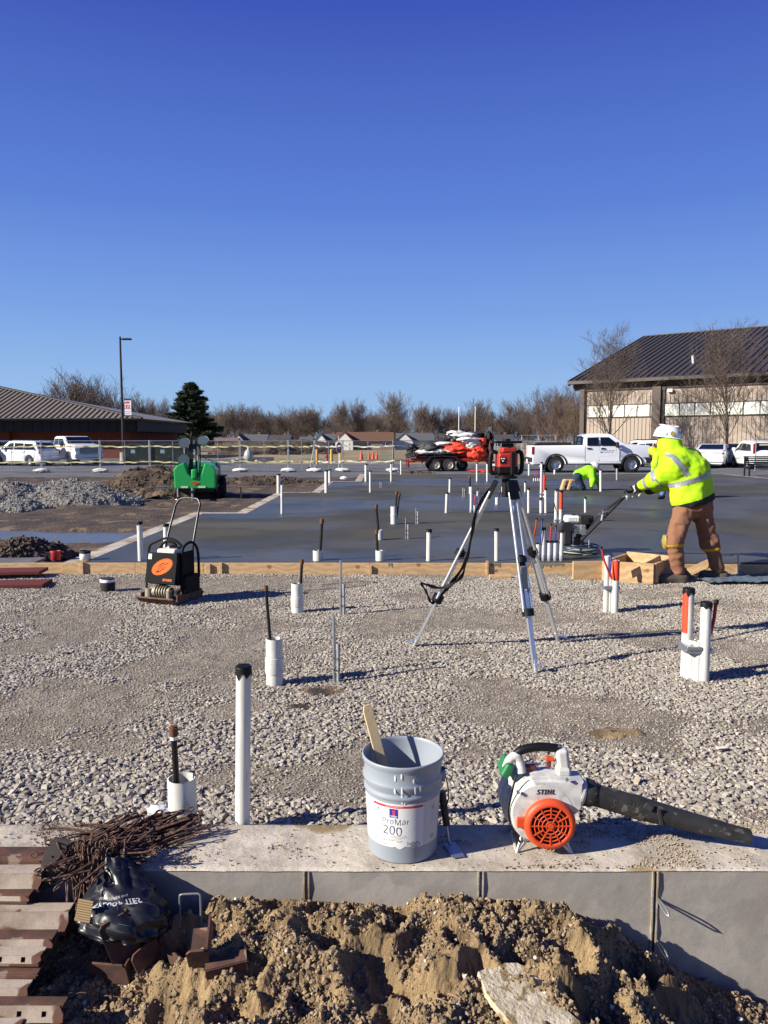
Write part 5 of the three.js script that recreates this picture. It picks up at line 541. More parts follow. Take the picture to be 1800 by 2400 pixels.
// ---------- plate compactor ----------
{ const f = at(383, 1419, GR), t = thing('plate_compactor', 'black plate compactor with orange oval badge and tall handle', 'compactor', [f.x + .01, GR, f.z - .24], -.36), k = 1; t.scale.set(.88, .93, .88); const rustP = tmat(T.rust, .8), bk = mat('#101112', .7, { specularIntensity: .35 }), org = mat('#cf5a2a', .5);
  part('base_plate', mg([rbox(.52, .022, .5, 0, .03, 0, .008), tf(rbox(.52, .022, .11, 0, 0, 0, .008), 0, .055, .27, -.6), tf(rbox(.52, .022, .08, 0, 0, 0, .008), 0, .05, -.27, .6), rbox(.02, .09, .5, .25, .07, -.02, .006), rbox(.02, .09, .5, -.25, .07, -.02, .006)]), rustP, t);
  part('exciter', mg([cyl(.06, .06, .26, -.02, .12, .14, 0, 0, Math.PI / 2, 18), cyl(.05, .055, .1, -.17, .11, .17), ...[0, 1, 2, 3, 4].map(i => cyl(.072, .072, .008, -.08 + i * .035, .125, .14, 0, 0, Math.PI / 2, 18)), cyl(.035, .035, .12, .11, .09, .18)]), mat('#8d8672', .6, { metalness: .4 }), t);
  const sh = part('cover', mg([tf(rbox(.42, .34, .02, 0, 0, 0, .008), 0, .39, .155, -.22), rbox(.018, .36, .34, .2, .38, -.02, .006), rbox(.018, .3, .3, -.2, .37, -.02, .006), rbox(.4, .03, .3, 0, .22, .0, .01)]), bk, t);
  part('badge', new THREE.PlaneGeometry(.42, .34), new THREE.MeshPhysicalMaterial({ map: canvasTex(512, 416, (c, w, h) => { c.fillStyle = '#151617'; c.fillRect(0, 0, w, h); c.save(); c.translate(270, 185); c.rotate(-.42); c.fillStyle = '#d9652f'; c.beginPath(); c.ellipse(0, 0, 185, 100, 0, 0, 7); c.fill(); c.strokeStyle = '#3a211a'; c.lineWidth = 3; c.beginPath(); c.ellipse(0, 0, 174, 90, 0, 0, 7); c.stroke(); c.strokeStyle = '#3a1d15'; c.lineWidth = 12; c.beginPath(); c.moveTo(-118, 30); c.lineTo(-70, 30); c.lineTo(-48, -30); c.lineTo(0, -42); c.lineTo(38, -42); c.lineTo(60, -12); c.lineTo(118, -12); c.moveTo(-118, 36); c.lineTo(-50, 52); c.lineTo(-20, 34); c.lineTo(30, 40); c.lineTo(56, 10); c.stroke(); c.lineWidth = 8; c.strokeRect(-22, -18, 36, 32); c.restore(); c.fillStyle = '#d97a45'; c.font = 'bold 46px sans-serif'; c.fillText('BP2000', 300, 380); c.fillStyle = '#d8d8d8'; c.fillRect(14, 14, 58, 74); c.fillStyle = '#555'; c.font = 'bold 44px sans-serif'; c.save(); c.translate(58, 70); c.rotate(-1.2); c.fillText('2', 0, 0); c.restore(); }), roughness: .8, specularIntensity: .3 }), sh).applyMatrix4(new THREE.Matrix4().makeTranslation(0, .388, .170)); sh.children[0].rotation.x = -.22; sh.children[0].scale.set(.97, .97, 1);
  part('engine', mg([rbox(.26, .2, .24, .02, .38, -.06, .02), cyl(.08, .08, .06, .14, .36, -.05, 0, 0, Math.PI / 2, 16)]), mat('#222325', .6), t); part('fuel_tank', mg([rbox(.26, .1, .2, .0, .54, -.02, .03), cyl(.025, .025, .03, -.02, .6, -.02)]), M.cream, t); part('tank_cap', mg([cyl(.035, .035, .03, .02, .605, -.03), rbox(.1, .02, .05, .08, .6, -.02, .006)]), bk, t);
  part('frame', mg([tube([[-.22, .13, .16], [-.23, .35, .12], [-.21, .6, .1], [-.14, .66, .08], [0, .71, .06], [.12, .69, .05], [.21, .62, .04]], .013, 8, 40), tube([[.22, .14, .1], [.23, .4, .08], [.22, .6, .05], [.25, .66, -.08], [.25, .55, -.2], [.25, .25, -.22]], .016, 8, 40), tube([[-.22, .14, -.1], [-.23, .5, -.1], [-.15, .64, -.12], [-.02, .62, -.14], [.0, .5, -.14]], .016, 8, 30)]), bk, t);
  part('belt_guard', rbox(.07, .2, .3, .24, .2, -.06, .02), bk, t); part('rubber_mount', mg([-1, 1].flatMap(s => [-1, 1].map(u => cyl(.03, .03, .06, s * .2, .07 + .05, u * .15)))), M.blackRubber, t);
  part('handle', mg([tube([[-.19, .3, -.15], [-.19, .62, -.2], [-.175, .95, -.34], [-.17, 1.05, -.39], [-.11, 1.115, -.42], [.11, 1.115, -.42], [.17, 1.05, -.39], [.175, .95, -.34], [.19, .62, -.2], [.19, .3, -.15]], .0135, 10, 90, .35)]), mat('#1b1a1a', .3, { metalness: .3 }), t); }
// ---------- power trowel ----------
const TROWEL = at(1369, 1303, 0); TROWEL.z -= .30;
{ const q = TROWEL, t = thing('power_trowel', 'walk behind power trowel with small engine and ring guard', 'power trowel', q, -.05); const blu = mat('#20394d', .4), bk = mat('#19191b', .55), st = mat('#8e9194', .4, { metalness: .7 });
  part('blade', mg([0, 1, 2, 3].map(k => tf(rbox(.24, .004, .12, .15, .012, 0, .001, .08), 0, 0, 0, 0, k * Math.PI / 2 + .3, 0))), mat('#b9b4a6', .5, { metalness: .3 }), t); part('skirt', lathe([[.25, .02], [.255, .035], [.20, .05], [.08, .07], [.05, .12]], 36), mat('#97938a', .6), t);
  const torus = (R, r, y) => ni(new THREE.TorusGeometry(R, r, 8, 48)).rotateX(Math.PI / 2).translate(0, y, 0); part('guard_ring', mg([torus(.265, .012, .055), torus(.265, .010, .10), torus(.17, .009, .115), ...[0, 1, 2, 3].map(k => rod(V(0, .11, 0), V(Math.cos(k * 1.57 + .4) * .265, .1, Math.sin(k * 1.57 + .4) * .265), .009, 6))]), blu, t);
  part('gearbox', mg([cyl(.06, .08, .1, 0, .15, 0), cyl(.035, .04, .12, 0, .24, 0, 0, 0, 0, 14), rbox(.14, .03, .12, 0, .2, 0, .01)]), mat('#4b4337', .7, { metalness: .4 }), t); part('belt_guard', mg([rbox(.13, .28, .07, -.17, .25, .1, .05), cyl(.07, .07, .075, -.18, .36, .1, Math.PI / 2, 0, 0, 24)]), bk, t);
  part('engine', mg([rbox(.2, .13, .2, -.02, .33, -.02, .02), cyl(.045, .05, .1, .03, .3, .1, Math.PI / 2, 0, 0, 14), rbox(.07, .07, .06, .03, .36, .11, .01), ...[0, 1, 2, 3].map(i => rbox(.13, .01, .1, -.02, .28 + i * .018, .08, .002))]), st, t); part('fuel_tank', mg([rbox(.2, .1, .2, -.1, .46, .0, .035)]), M.cream, t); part('air_filter', mg([rbox(.2, .13, .16, .08, .45, .02, .03), cyl(.03, .03, .03, .08, .47, .11, Math.PI / 2, 0, 0, 14), cyl(.03, .03, .02, -.08, .52, 0)]), bk, t); part('exhaust', rbox(.08, .08, .2, .14, .35, -.05, .02), M.blackPlastic, t);
  part('maker_mark', new THREE.PlaneGeometry(.1, .05), new THREE.MeshStandardMaterial({ map: canvasTex(128, 64, (c, w, h) => { c.fillStyle = '#dbd8cc'; c.fillRect(0, 0, w, h); c.fillStyle = '#5b83b5'; c.font = 'bold 32px sans-serif'; c.fillText('HONDA', 6, 30); c.fillRect(8, 40, 100, 12); }), roughness: .5 }), t).position.set(-.11, .465, .103);
  const hand = atd(1478, 1152, 9.62).sub(q); const hb = V(.02, .19, .06); part('handle_bar', mg([bar(hb, hand.clone().add(V(.05, .05, 0)), .032, .05)]), bk, t); part('handle_grip', mg([rod(hand.clone().add(V(-.07, .0, .12)), hand.clone().add(V(-.02, .02, -.02)), .015, 8), rod(hand.clone().add(V(.0, .0, .0)), hand.clone().add(V(.42, .02, -.22)), .018, 8)]), M.blackRubber, t); part('throttle', mg([tf(lathe([[0, 0], [.012, 0], [.03, .06], [.0, .065]], 12), hand.x - .02, hand.y - .11, hand.z + .06), rod(hand.clone().lerp(hb, .1).add(V(-.02, 0, .06)), hand.clone().lerp(hb, .06).add(V(.1, .03, .0)), .008, 6)]), M.galv, t); part('bracket', mg([rod(hand.clone().lerp(hb, .45).add(V(-.1, .0, .05)), hand.clone().lerp(hb, .42).add(V(.08, .03, -.05)), .012, 6), rod(hand.clone().lerp(hb, .55).add(V(0, -.02, .03)), hand.clone().lerp(hb, .5).add(V(.0, .08, .0)), .02, 6), rod(V(.12, .08, .1), V(.12, .2, .1), .012, 6)]), M.galv, t); part('pitch_cable', tube([hand.clone().lerp(hb, .1), hand.clone().lerp(hb, .5).add(V(-.02, .06, 0)), V(.06, .26, .1), V(.04, .2, .08)], .006, 6, 30), bk, t); t.userData.hand = undefined; delete t.userData.hand; }
// ---------- paint bucket, stirring stick, margin trowel ----------
{ const q = at(944, 1984, 0); const t = thing('paint_bucket', 'grey plastic paint bucket with torn white label on the wall', 'bucket', q, 0), H = .372, gm = mat('#868e96', .45);
  const R = y => mix(.128, .146, y / H); part('body', lathe([[0, 0], [.122, 0], [.128, .008], [R(.24), .24], [R(.245) + .006, .246], [R(.255) + .006, .256], [R(.262), .262], [R(.27) + .001, .27], [R(.285) + .007, .288], [R(.298) + .008, .300], [R(.31), .305], [R(.345), .345], [.150, .352], [.153, .366], [.151, H], [.146, H], [.1445, .36], [.124, .012], [0, .012]], 64), gm, t);
  const ang = (a0, a1, y0, y1, off) => { const n = 40, p = [], u = [], id = []; for (let i = 0; i <= n; i++) { const a = mix(a0, a1, i / n), jag = (i / n > .45 && i / n < .62 ? .006 * Math.sin(i * 5) : 0); for (const [y, v] of [[y0 + jag, 0], [y1, 1]]) { const r = R(y) + off; p.push(Math.sin(a) * r, y, Math.cos(a) * r); u.push(i / n, v); } if (i) { const b = i * 2, c = b - 2; id.push(c, b, c + 1, b, b + 1, c + 1); } } const g = new THREE.BufferGeometry(); g.setAttribute('position', new THREE.Float32BufferAttribute(p, 3)); g.setAttribute('uv', new THREE.Float32BufferAttribute(u, 2)); g.setIndex(id); g.computeVertexNormals(); return g; };
  part('label', ang(-1.55, 1.22, .066, .232, .0007), new THREE.MeshStandardMaterial({ roughness: .55, side: THREE.DoubleSide, map: canvasTex(1400, 640, (c, w, h) => { const r = rng(4); c.fillStyle = '#cfd0cc'; c.fillRect(0, 0, w, h); c.fillStyle = '#b9bbb9'; c.fillRect(1060, 0, 340, h);
      c.fillStyle = '#b8303a'; c.fillRect(330, 26, 720, 34); c.fillStyle = '#e8c9c9'; c.font = 'bold 18px sans-serif'; c.fillText('ZERO VOC INTERIOR LATEX', 540, 50);
      c.fillStyle = '#2a2f86'; c.fillRect(590, 72, 120, 130); c.fillStyle = '#b8355a'; c.beginPath(); c.arc(650, 112, 22, 0, 7); c.fill(); c.fillRect(632, 130, 38, 34); c.fillStyle = '#d6d7e6'; c.fillRect(604, 172, 92, 8); c.fillRect(614, 186, 72, 6);
      c.fillStyle = '#262f57'; c.font = '116px sans-serif'; c.fillText('ProMar', 474, 300); c.font = '172px sans-serif'; c.fillText('200', 484, 452); c.fillStyle = '#4a4d58'; c.font = '24px sans-serif'; c.fillText('ZERO VOC INTERIOR LATEX EGG', 480, 486); c.fillRect(610, 496, 240, 5); c.font = 'bold 28px monospace'; c.fillText('WHITE BLANCO BLANC', 470, 546); c.fillText('B20-W-12651', 372, 566); c.fillText('6501-74631', 860, 588); c.font = 'bold 34px sans-serif'; c.fillText('5 US GAL', 396, 620); c.fillStyle = '#2f3038'; c.fillRect(412, 96, 20, 26);
      c.fillStyle = '#9a9b9c'; for (let k = 0; k < 34; k++) c.fillRect(26, 70 + k * 16, 120 + r() * 150, 4); for (let k = 0; k < 24; k++) c.fillRect(1180, 40 + k * 13, 100 + r() * 90, 4); c.fillStyle = '#3d3f44'; c.fillRect(1195, 110, 70, 9); c.fillRect(1230, 130, 16, 30); for (let k = 0; k < 12; k++) c.fillRect(1200 + k * 6, 520, 1 + r() * 3, 60); for (let k = 0; k < 14; k++) c.fillRect(880 + k * 7, 600, 2 + r() * 3, 38);
      for (let k = 0; k < 420; k++) { c.globalAlpha = .12 + .3 * r(); c.fillStyle = r() < .5 ? '#8f8b80' : '#aeb0b2'; c.fillRect(r() * w, r() * h, 4 + r() * 26, 2 + r() * 6); } c.globalAlpha = .5; c.strokeStyle = '#6e6f72'; c.lineWidth = 2; for (let k = 0; k < 26; k++) { const x = 300 + r() * 900, y = 260 + r() * 360; c.beginPath(); c.moveTo(x, y); c.lineTo(x + 120 * r(), y - 60 * r()); c.stroke(); } c.globalAlpha = 1; c.fillStyle = '#8d9297'; for (let k = 0; k < 16; k++) { c.beginPath(); c.ellipse(760 + r() * 280, 560 + r() * 80, 12 + r() * 26, 5 + r() * 10, r() * 3, 0, 7); c.fill(); } }) }), t);
  part('paint_drip', mg([[-.22, .33, .022], [-.22, .285, .02], [-.06, .34, .03], [-.05, .285, .03], [-.05, .262, .022], [-.045, .24, .01], [.24, .32, .014], [.27, .288, .024], [.4, .29, .02], [.02, .235, .006]].map(([a, y, l]) => { const r = R(y) + (y > .28 && y < .31 ? .0085 : .0015); return tf(blob(.0032, l * .55, .0012, a * 9 + y, .3, 2, 2), Math.sin(a) * r, y, Math.cos(a) * r, 0, a, 0); })), M.white, t);
  part('bail', mg([tube([[.15, .298, .0], [.162, .27, .02], [.168, .22, .04], [.160, .185, .05], [.150, .18, .06]], .0022, 6, 20), cyl(.012, .012, .014, .152, .298, 0, 0, 0, Math.PI / 2, 14)]), M.blackPlastic, t); part('bail_ear', rbox(.014, .045, .05, .1505, .285, .0, .006), gm, t);
  // stirring stick leaning on the rim
  const a = V(.0, .014, .0), b = V(-.141, .52, -.10), s = solo('stir_stick', muv(tf(extr([[-.015, 0], [.015, 0], [.0175, .3], [.0175, .51], [.010, .528], [-.010, .528], [-.0175, .51], [-.0175, .3]], .008, .0015, [circ(.0045, 12, 0, .505)]), 0, 0, 0)), mat('#c2ab80', .75, { bumpMap: B.cloth, bumpScale: .001 }), 'wooden stirring stick leaning in the paint bucket', 'stick'); s.position.copy(q).add(a); const dir = b.clone().sub(a); s.quaternion.setFromUnitVectors(V(0, 1, 0), dir.normalize()); s.rotateY(.35);
  const p = at(1065, 1998, 0), tr = thing('margin_trowel', 'margin trowel with dark handle lying against the bucket', 'trowel', [p.x, .001, p.z], .25); part('blade', rbox(.048, .003, .105, 0, .006, -.005, .0015, 0, 0, 0), mat('#9aa0a4', .35, { metalness: .8 }), tr); part('tang', tube([[0, .006, -.045], [0, .012, -.06], [-.002, .045, -.07], [-.004, .07, -.078]], .0045, 8, 20), M.galv, tr); part('handle', mg([rod(V(-.004, .068, -.078), V(-.016, .19, -.104), .013, 14, .015), cyl(.0135, .0135, .012, -.0045, .072, -.0785, -.2)]), mat('#211a17', .55), tr); }
// ---------- leaf blower ----------
{ const q = at(1267, 1983, 0), S = 622, t = thing('leaf_blower', 'white and orange handheld leaf blower with black tube on the wall', 'leaf blower', q, 0), L = (px, py, z = 0) => V((px - 1267) / S, (1988 - py) / S, z); const wh = tmat(speckle(512, .25, 'a9a8a2', 'c6c6c0', 6, 6, 161, .05, ['8d8a82', .67, 9]), .5), org = mat('#c8471f', .5), bk = mat('#262626', .6), gn = mat('#1f6b3c', .5);
  const C = L(1264, 1893), R = .122; // volute housing
  const vol = []; for (let k = 0; k <= 40; k++) { const a = -Math.PI * .9 + k / 40 * Math.PI * 1.62 - .15; vol.push([Math.cos(-a - .35) * R * (1 - .0006 * k), Math.sin(-a - .35) * R]); }
  const ringP = circ(R, 48); const o1 = L(1352, 1822).sub(C), o2 = L(1350, 1880).sub(C), o0 = V(-.02, R, 0), o3 = V(R * .96, -R * .2, 0);
  part('fan_housing', mg([tf(lathe([[0, .055], [R * .9, .055], [R * .97, .048], [R, .03], [R, -.03], [R * .97, -.05], [R * .8, -.06], [0, -.06]], 56).rotateX(Math.PI / 2), C.x, C.y, 0), extr([[-.03, R * .985], [.03, R * 1.0], [o1.x, o1.y], [o2.x, o2.y], [R * .8, -R * .1], [0, 0]], .09, .008).translate(C.x, C.y, -.045)]), wh, t);
  part('outlet_ring', mg([rod(L(1345, 1850), L(1362, 1854), .053, 28), rod(L(1352, 1851), L(1357, 1852.5), .056, 28)]), wh, t);
  part('bolt', mg([[1205, 1838], [1316, 1808], [1222, 1952]].map(([a, b]) => { const p = L(a, b); return cyl(.006, .006, .01, p.x, p.y, .062, Math.PI / 2, 0, 0, 10); })), M.galv, t);
  const back = part('engine_cover', mg([rbox(.19, .21, .1, C.x - .02, C.y + .01, -.1, .04), tf(lathe([[0, .05], [R * .98, .05], [R * .98, -.05], [0, -.05]], 40).rotateX(Math.PI / 2), C.x - .02, C.y, -.085)]), wh, t); part('seal_strip', tube([L(1203, 1805, .035), L(1193, 1838, .05), L(1186, 1890, .045), L(1195, 1930, .045), L(1213, 1962, .05)], .004, 6, 30), M.blackPlastic, t); part('green_cover', rbox(.035, .06, .11, L(1188, 1809).x, L(1188, 1809).y, -.06, .012, 0, 0, -.5), gn, t);
  const G = L(1278, 1912, .056); const grille = part('intake_grille', mg([tf(lathe([[.082, -.002], [.085, .012], [.080, .026], [.066, .032], [.064, .024], [.076, .014], [.076, -.002]], 48).rotateX(Math.PI / 2), G.x, G.y, G.z), rbox(.03, .035, .014, G.x - .092, G.y + .004, G.z + .008, .004)]), org, t);
  for (let k = 1; k <= 5; k++) part('grille_ring', ni(new THREE.TorusGeometry(.0125 * k + .002, .0021, 6, 40)).translate(G.x, G.y, G.z + .030 - k * .0006), org, grille); for (let k = 0; k < 12; k++) { const a = k / 12 * 6.2832; part('grille_spoke', bar(V(G.x + Math.cos(a) * (k % 2 ? .026 : .008), G.y + Math.sin(a) * (k % 2 ? .026 : .008), G.z + .0285), V(G.x + Math.cos(a) * .07, G.y + Math.sin(a) * .07, G.z + .0285), .004, .004), org, grille); } part('grille_hub', cyl(.010, .010, .008, G.x, G.y, G.z + .029, Math.PI / 2, 0, 0, 16), org, grille); part('fan_recess', cyl(.075, .075, .004, G.x, G.y, G.z + .002, Math.PI / 2, 0, 0, 32), mat('#1d1512', .7), grille); grille.scale.set(1.13, 1.13, 1); grille.position.set(-G.x * .13, -G.y * .13, 0);
  part('handle_frame', mg([tube([L(1186, 1812, -.04), L(1196, 1786, -.035), L(1210, 1776, -.03), L(1218, 1790, -.03), L(1222, 1815, -.02)], .017, 10, 30), rbox(.046, .085, .05, L(1318, 1784).x, L(1318, 1784).y, -.03, .014, 0, 0, .12), rbox(.05, .03, .06, L(1318, 1808).x, L(1318, 1808).y, -.02, .01)]), wh, t); part('grip', tube([L(1206, 1778, -.035), L(1222, 1764, -.035), L(1250, 1757, -.035), L(1280, 1756, -.035), L(1306, 1759, -.033)], .0165, 10, 30), M.blackPlastic, t); part('trigger', rbox(.034, .016, .018, L(1288, 1783).x, L(1288, 1783).y, -.03, .005, 0, 0, -.15), org, t); part('controls', mg([rbox(.05, .018, .03, L(1242, 1806).x, L(1242, 1806).y, -.04, .006), rbox(.016, .03, .02, L(1288, 1797).x, L(1288, 1797).y, -.04, .006)]), mat('#5d1a16', .5), t);
  for (const [a, b] of [[[1218, 1955], [1206, 1986]], [[1318, 1955], [1332, 1988]]]) { const p = L(...a, .03), r2 = L(...b, .05), p2 = L(...a, -.05), r3 = L(...b, -.09); part('foot', mg([bar(p, r2, .006, .01), bar(L(a[0] + (a[0] < 1270 ? 12 : -12), a[1] + 8, .03), r2, .006, .01), bar(p2, r3, .006, .01), bar(r2, r3, .008, .008)]), wh, t); }
  // blower tube
  const tipP = L(1748, 1957, .02), st2 = L(1358, 1852); const tdir = tipP.clone().sub(st2), ringAt = (s, rx, ry) => ({ s, rx, ry }); const secs = [[0, .050, .050], [.03, .051, .051], [.065, .049, .049], [.075, .044, .044], [.10, .041, .041], [.3, .043, .042], [.315, .0455, .0445], [.36, .0455, .0445], [.37, .042, .042], [.44, .042, .041], [.5, .040, .039], [.75, .036, .033], [.95, .034, .026], [1, .036, .027], [1.0, .033, .024], [.7, .03, .028]]; const up0 = V(0, 1, 0), td = tdir.clone().normalize(), sx = td.clone().cross(up0).normalize(), sy = sx.clone().cross(td).normalize(); const p = [], id = [], n = 30; secs.forEach(([s, ra, rb], k) => { const c = st2.clone().addScaledVector(tdir, s).add(V(0, -.006 * Math.sin(s * Math.PI), 0)); for (let i = 0; i < n; i++) { const a = i / n * 6.28319; const v = c.clone().addScaledVector(sx, Math.cos(a) * ra).addScaledVector(sy, Math.sin(a) * rb); p.push(v.x, v.y, v.z); if (k) { const b = (k - 1) * n, i1 = (i + 1) % n; id.push(b + i, b + i1, b + n + i, b + i1, b + n + i1, b + n + i); } } }); const tg = new THREE.BufferGeometry(); tg.setAttribute('position', new THREE.Float32BufferAttribute(p, 3)); tg.setIndex(id); tg.computeVertexNormals();
  const dust = speckle(512, .3, '1a1a1a', '2c2b29', 6, 6, 151, .12, ['565249', .66, 7]); const tb = part('blower_tube', muv(ni(tg)), tmat(dust, .75, { bumpMap: B.cloth, bumpScale: .002 }), t);
  const txt = (s, size, depth, m, parent, pos, rz, italic = .22) => { const g = new TextGeometry(s, { font: FONT, size, depth, curveSegments: 4 }); const pp = g.attributes.position; for (let i = 0; i < pp.count; i++) pp.setX(i, pp.getX(i) + italic * pp.getY(i)); const o = part('lettering', ni(g), m, parent); o.position.copy(pos); o.rotation.z = rz; return o; };
  txt('STIHL', .0185, .0008, mat('#141414', .5), t, L(1247, 1845, .0557), 0); const tp = st2.clone().addScaledVector(tdir, .16).add(V(0, -.016, .0355)); txt('STIHL', .028, .007, mat('#34332f', .7), tb, tp, Math.atan2(tdir.y + .06, tdir.x)); part('clip', mg([bar(st2.clone().addScaledVector(tdir, .36).add(V(0, .03, .045)), st2.clone().addScaledVector(tdir, .40).add(V(0, .02, .045)), .006, .02), bar(st2.clone().addScaledVector(tdir, .44).add(V(0, .028, .042)), st2.clone().addScaledVector(tdir, .46).add(V(0, -.03, .04)), .006, .012)]), mat('#34332f', .7), tb); }
// ---------- people ----------
function snet(f, lo, hi, c) { // smooth surface of f = 0 on a grid of cells
  const n = [0, 1, 2].map(k => Math.ceil((hi.getComponent(k) - lo.getComponent(k)) / c) + 1), [nx, ny, nz] = n, v = new Float32Array(nx * ny * nz), I = (i, j, k) => i + nx * (j + ny * k), P = V();
  for (let k = 0; k < nz; k++) for (let j = 0; j < ny; j++) for (let i = 0; i < nx; i++) v[I(i, j, k)] = f(P.set(lo.x + i * c, lo.y + j * c, lo.z + k * c));
  const id = new Int32Array(nx * ny * nz).fill(-1), pos = [], ind = [];
  for (let k = 0; k < nz - 1; k++) for (let j = 0; j < ny - 1; j++) for (let i = 0; i < nx - 1; i++) {
    let m = 0, sx = 0, sy = 0, sz = 0; const val = (a, b, d) => v[I(i + a, j + b, k + d)];
    const e = (a, b, d, a2, b2, d2) => { const u = val(a, b, d), w = val(a2, b2, d2); if ((u < 0) !== (w < 0)) { const t = u / (u - w); sx += a + (a2 - a) * t; sy += b + (b2 - b) * t; sz += d + (d2 - d) * t; m++; } };
    for (const a of [0, 1]) for (const b of [0, 1]) { e(0, a, b, 1, a, b); e(a, 0, b, a, 1, b); e(a, b, 0, a, b, 1); }
    if (m) { id[I(i, j, k)] = pos.length / 3; pos.push(lo.x + (i + sx / m) * c, lo.y + (j + sy / m) * c, lo.z + (k + sz / m) * c); }
  }
  const quad = (a, b, d, e, flip) => { if (a < 0 || b < 0 || d < 0 || e < 0) return; flip ? ind.push(a, d, b, b, d, e) : ind.push(a, b, d, b, e, d); };
  for (let k = 1; k < nz - 1; k++) for (let j = 1; j < ny - 1; j++) for (let i = 1; i < nx - 1; i++) { const s = v[I(i, j, k)] < 0; if (s !== v[I(i + 1, j, k)] < 0) quad(id[I(i, j - 1, k - 1)], id[I(i, j, k - 1)], id[I(i, j - 1, k)], id[I(i, j, k)], !s); if (s !== v[I(i, j + 1, k)] < 0) quad(id[I(i - 1, j, k - 1)], id[I(i - 1, j, k)], id[I(i, j, k - 1)], id[I(i, j, k)], !s); if (s !== v[I(i, j, k + 1)] < 0) quad(id[I(i - 1, j - 1, k)], id[I(i, j - 1, k)], id[I(i - 1, j, k)], id[I(i, j, k)], !s); }
  const g = new THREE.BufferGeometry(); g.setAttribute('position', new THREE.Float32BufferAttribute(pos, 3)); g.setIndex(ind); g.computeVertexNormals(); return g;
}
const ab = V(), ap = V();
function capsule(p, [a, b, ra, rb]) { ab.copy(b).sub(a); ap.copy(p).sub(a); const L = ab.lengthSq() || 1e-9, t = clamp(ap.dot(ab) / L); return ap.addScaledVector(ab, -t).length() - mix(ra, rb, t); }
const smin = (a, b, k) => { const h = Math.max(k - Math.abs(a - b), 0) / k; return Math.min(a, b) - h * h * k * .25; };
function figure(bones, k, c, wr = 0, ws = 14) { const lo = V(1e9, 1e9, 1e9), hi = V(-1e9, -1e9, -1e9); for (const [a, b, ra, rb] of bones) for (const [q, r] of [[a, ra], [b, rb]]) { lo.min(q.clone().addScalar(-r - .06)); hi.max(q.clone().addScalar(r + .06)); } return snet(p => { let d = 1e9; for (const bn of bones) d = smin(d, capsule(p, bn), k); return wr ? d + wr * (fbm(p.x * ws, p.y * ws * .8, p.z * ws, 2) * 1.6 + .6 * Math.abs(noise(p.x * ws * .6 + 4, p.y * ws * 1.3, p.z * ws * .6))) : d; }, lo, hi, c); }
function bandOf(g, test, off) { const p = g.attributes.position, nn = g.attributes.normal, ix = g.index, out = [], no = []; for (let i = 0; i < ix.count; i += 3) { const c = V(); for (let k = 0; k < 3; k++) c.add(V().fromBufferAttribute(p, ix.getX(i + k))); c.multiplyScalar(1 / 3); if (!test(c)) continue; for (let k = 0; k < 3; k++) { const q = V().fromBufferAttribute(p, ix.getX(i + k)), m = V().fromBufferAttribute(nn, ix.getX(i + k)); q.addScaledVector(m, off); out.push(q.x, q.y, q.z); no.push(m.x, m.y, m.z); } } const r = new THREE.BufferGeometry(); r.setAttribute('position', new THREE.Float32BufferAttribute(out, 3)); r.setAttribute('normal', new THREE.Float32BufferAttribute(no, 3)); r.setAttribute('uv', new THREE.BufferAttribute(new Float32Array(out.length / 3 * 2), 2)); return r; }
const along = (p, a, b) => { const d = b.clone().sub(a); return p.clone().sub(a).dot(d) / d.lengthSq(); };
function handBones(w, dir, palmN, barDir, curl = 1, s = 1) { // wrist, hand direction, palm normal, finger spread direction
  const bn = [], kn = w.clone().addScaledVector(dir, .085 * s); bn.push([w, w.clone().addScaledVector(dir, .05 * s), .026 * s, .03 * s]);
  for (let i = 0; i < 4; i++) { const o = (i - 1.5) * .021 * s, L = [.04, .045, .042, .034][i] * s, k0 = kn.clone().addScaledVector(barDir, o).addScaledVector(dir, -.006 * Math.abs(i - 1.3) * s), base = w.clone().addScaledVector(dir, .03 * s).addScaledVector(barDir, o * .8); const d1 = dir.clone().multiplyScalar(Math.cos(.7 * curl)).addScaledVector(palmN, Math.sin(.7 * curl)), d2 = dir.clone().multiplyScalar(Math.cos(1.9 * curl)).addScaledVector(palmN, Math.sin(1.9 * curl)); const k1 = k0.clone().addScaledVector(d1, L), k2 = k1.clone().addScaledVector(d2, L * .8); bn.push([base, k0, .014 * s, .0125 * s], [k0, k1, .0115 * s, .0105 * s], [k1, k2, .0105 * s, .0085 * s]); }
  const t0 = w.clone().addScaledVector(dir, .03 * s).addScaledVector(barDir, -.035 * s), t1 = t0.clone().addScaledVector(dir, .03 * s).addScaledVector(barDir, -.018 * s).addScaledVector(palmN, .02 * s), t2 = t1.clone().addScaledVector(dir, .02 * s).addScaledVector(palmN, .028 * s); bn.push([w.clone().addScaledVector(dir, .02 * s), t0, .018 * s, .014 * s], [t0, t1, .0125 * s, .011 * s], [t1, t2, .0105 * s, .009 * s]); return bn;
}
function headBones(c, f, s = 1) { const up = V(0, 1, 0), r = f.clone().cross(up).normalize(); const at3 = (x, y, z) => c.clone().addScaledVector(r, x * s).addScaledVector(up, y * s).addScaledVector(f, z * s); return [[at3(0, .035, -.02), at3(0, .02, .02), .088 * s, .08 * s], [at3(0, -.06, .035), at3(0, -.02, .03), .05 * s, .065 * s], [at3(0, .005, .095), at3(0, -.025, .115), .012 * s, .016 * s], [at3(-.03, -.065, .085), at3(.03, -.065, .085), .009 * s, .009 * s], [at3(-.085, 0, -.005), at3(-.088, -.04, 0), .015 * s, .012 * s], [at3(.085, 0, -.005), at3(.088, -.04, 0), .015 * s, .012 * s], [at3(-.04, .025, .078), at3(-.03, .025, .08), .014 * s, .014 * s], [at3(.03, .025, .08), at3(.04, .025, .078), .014 * s, .014 * s]]; }
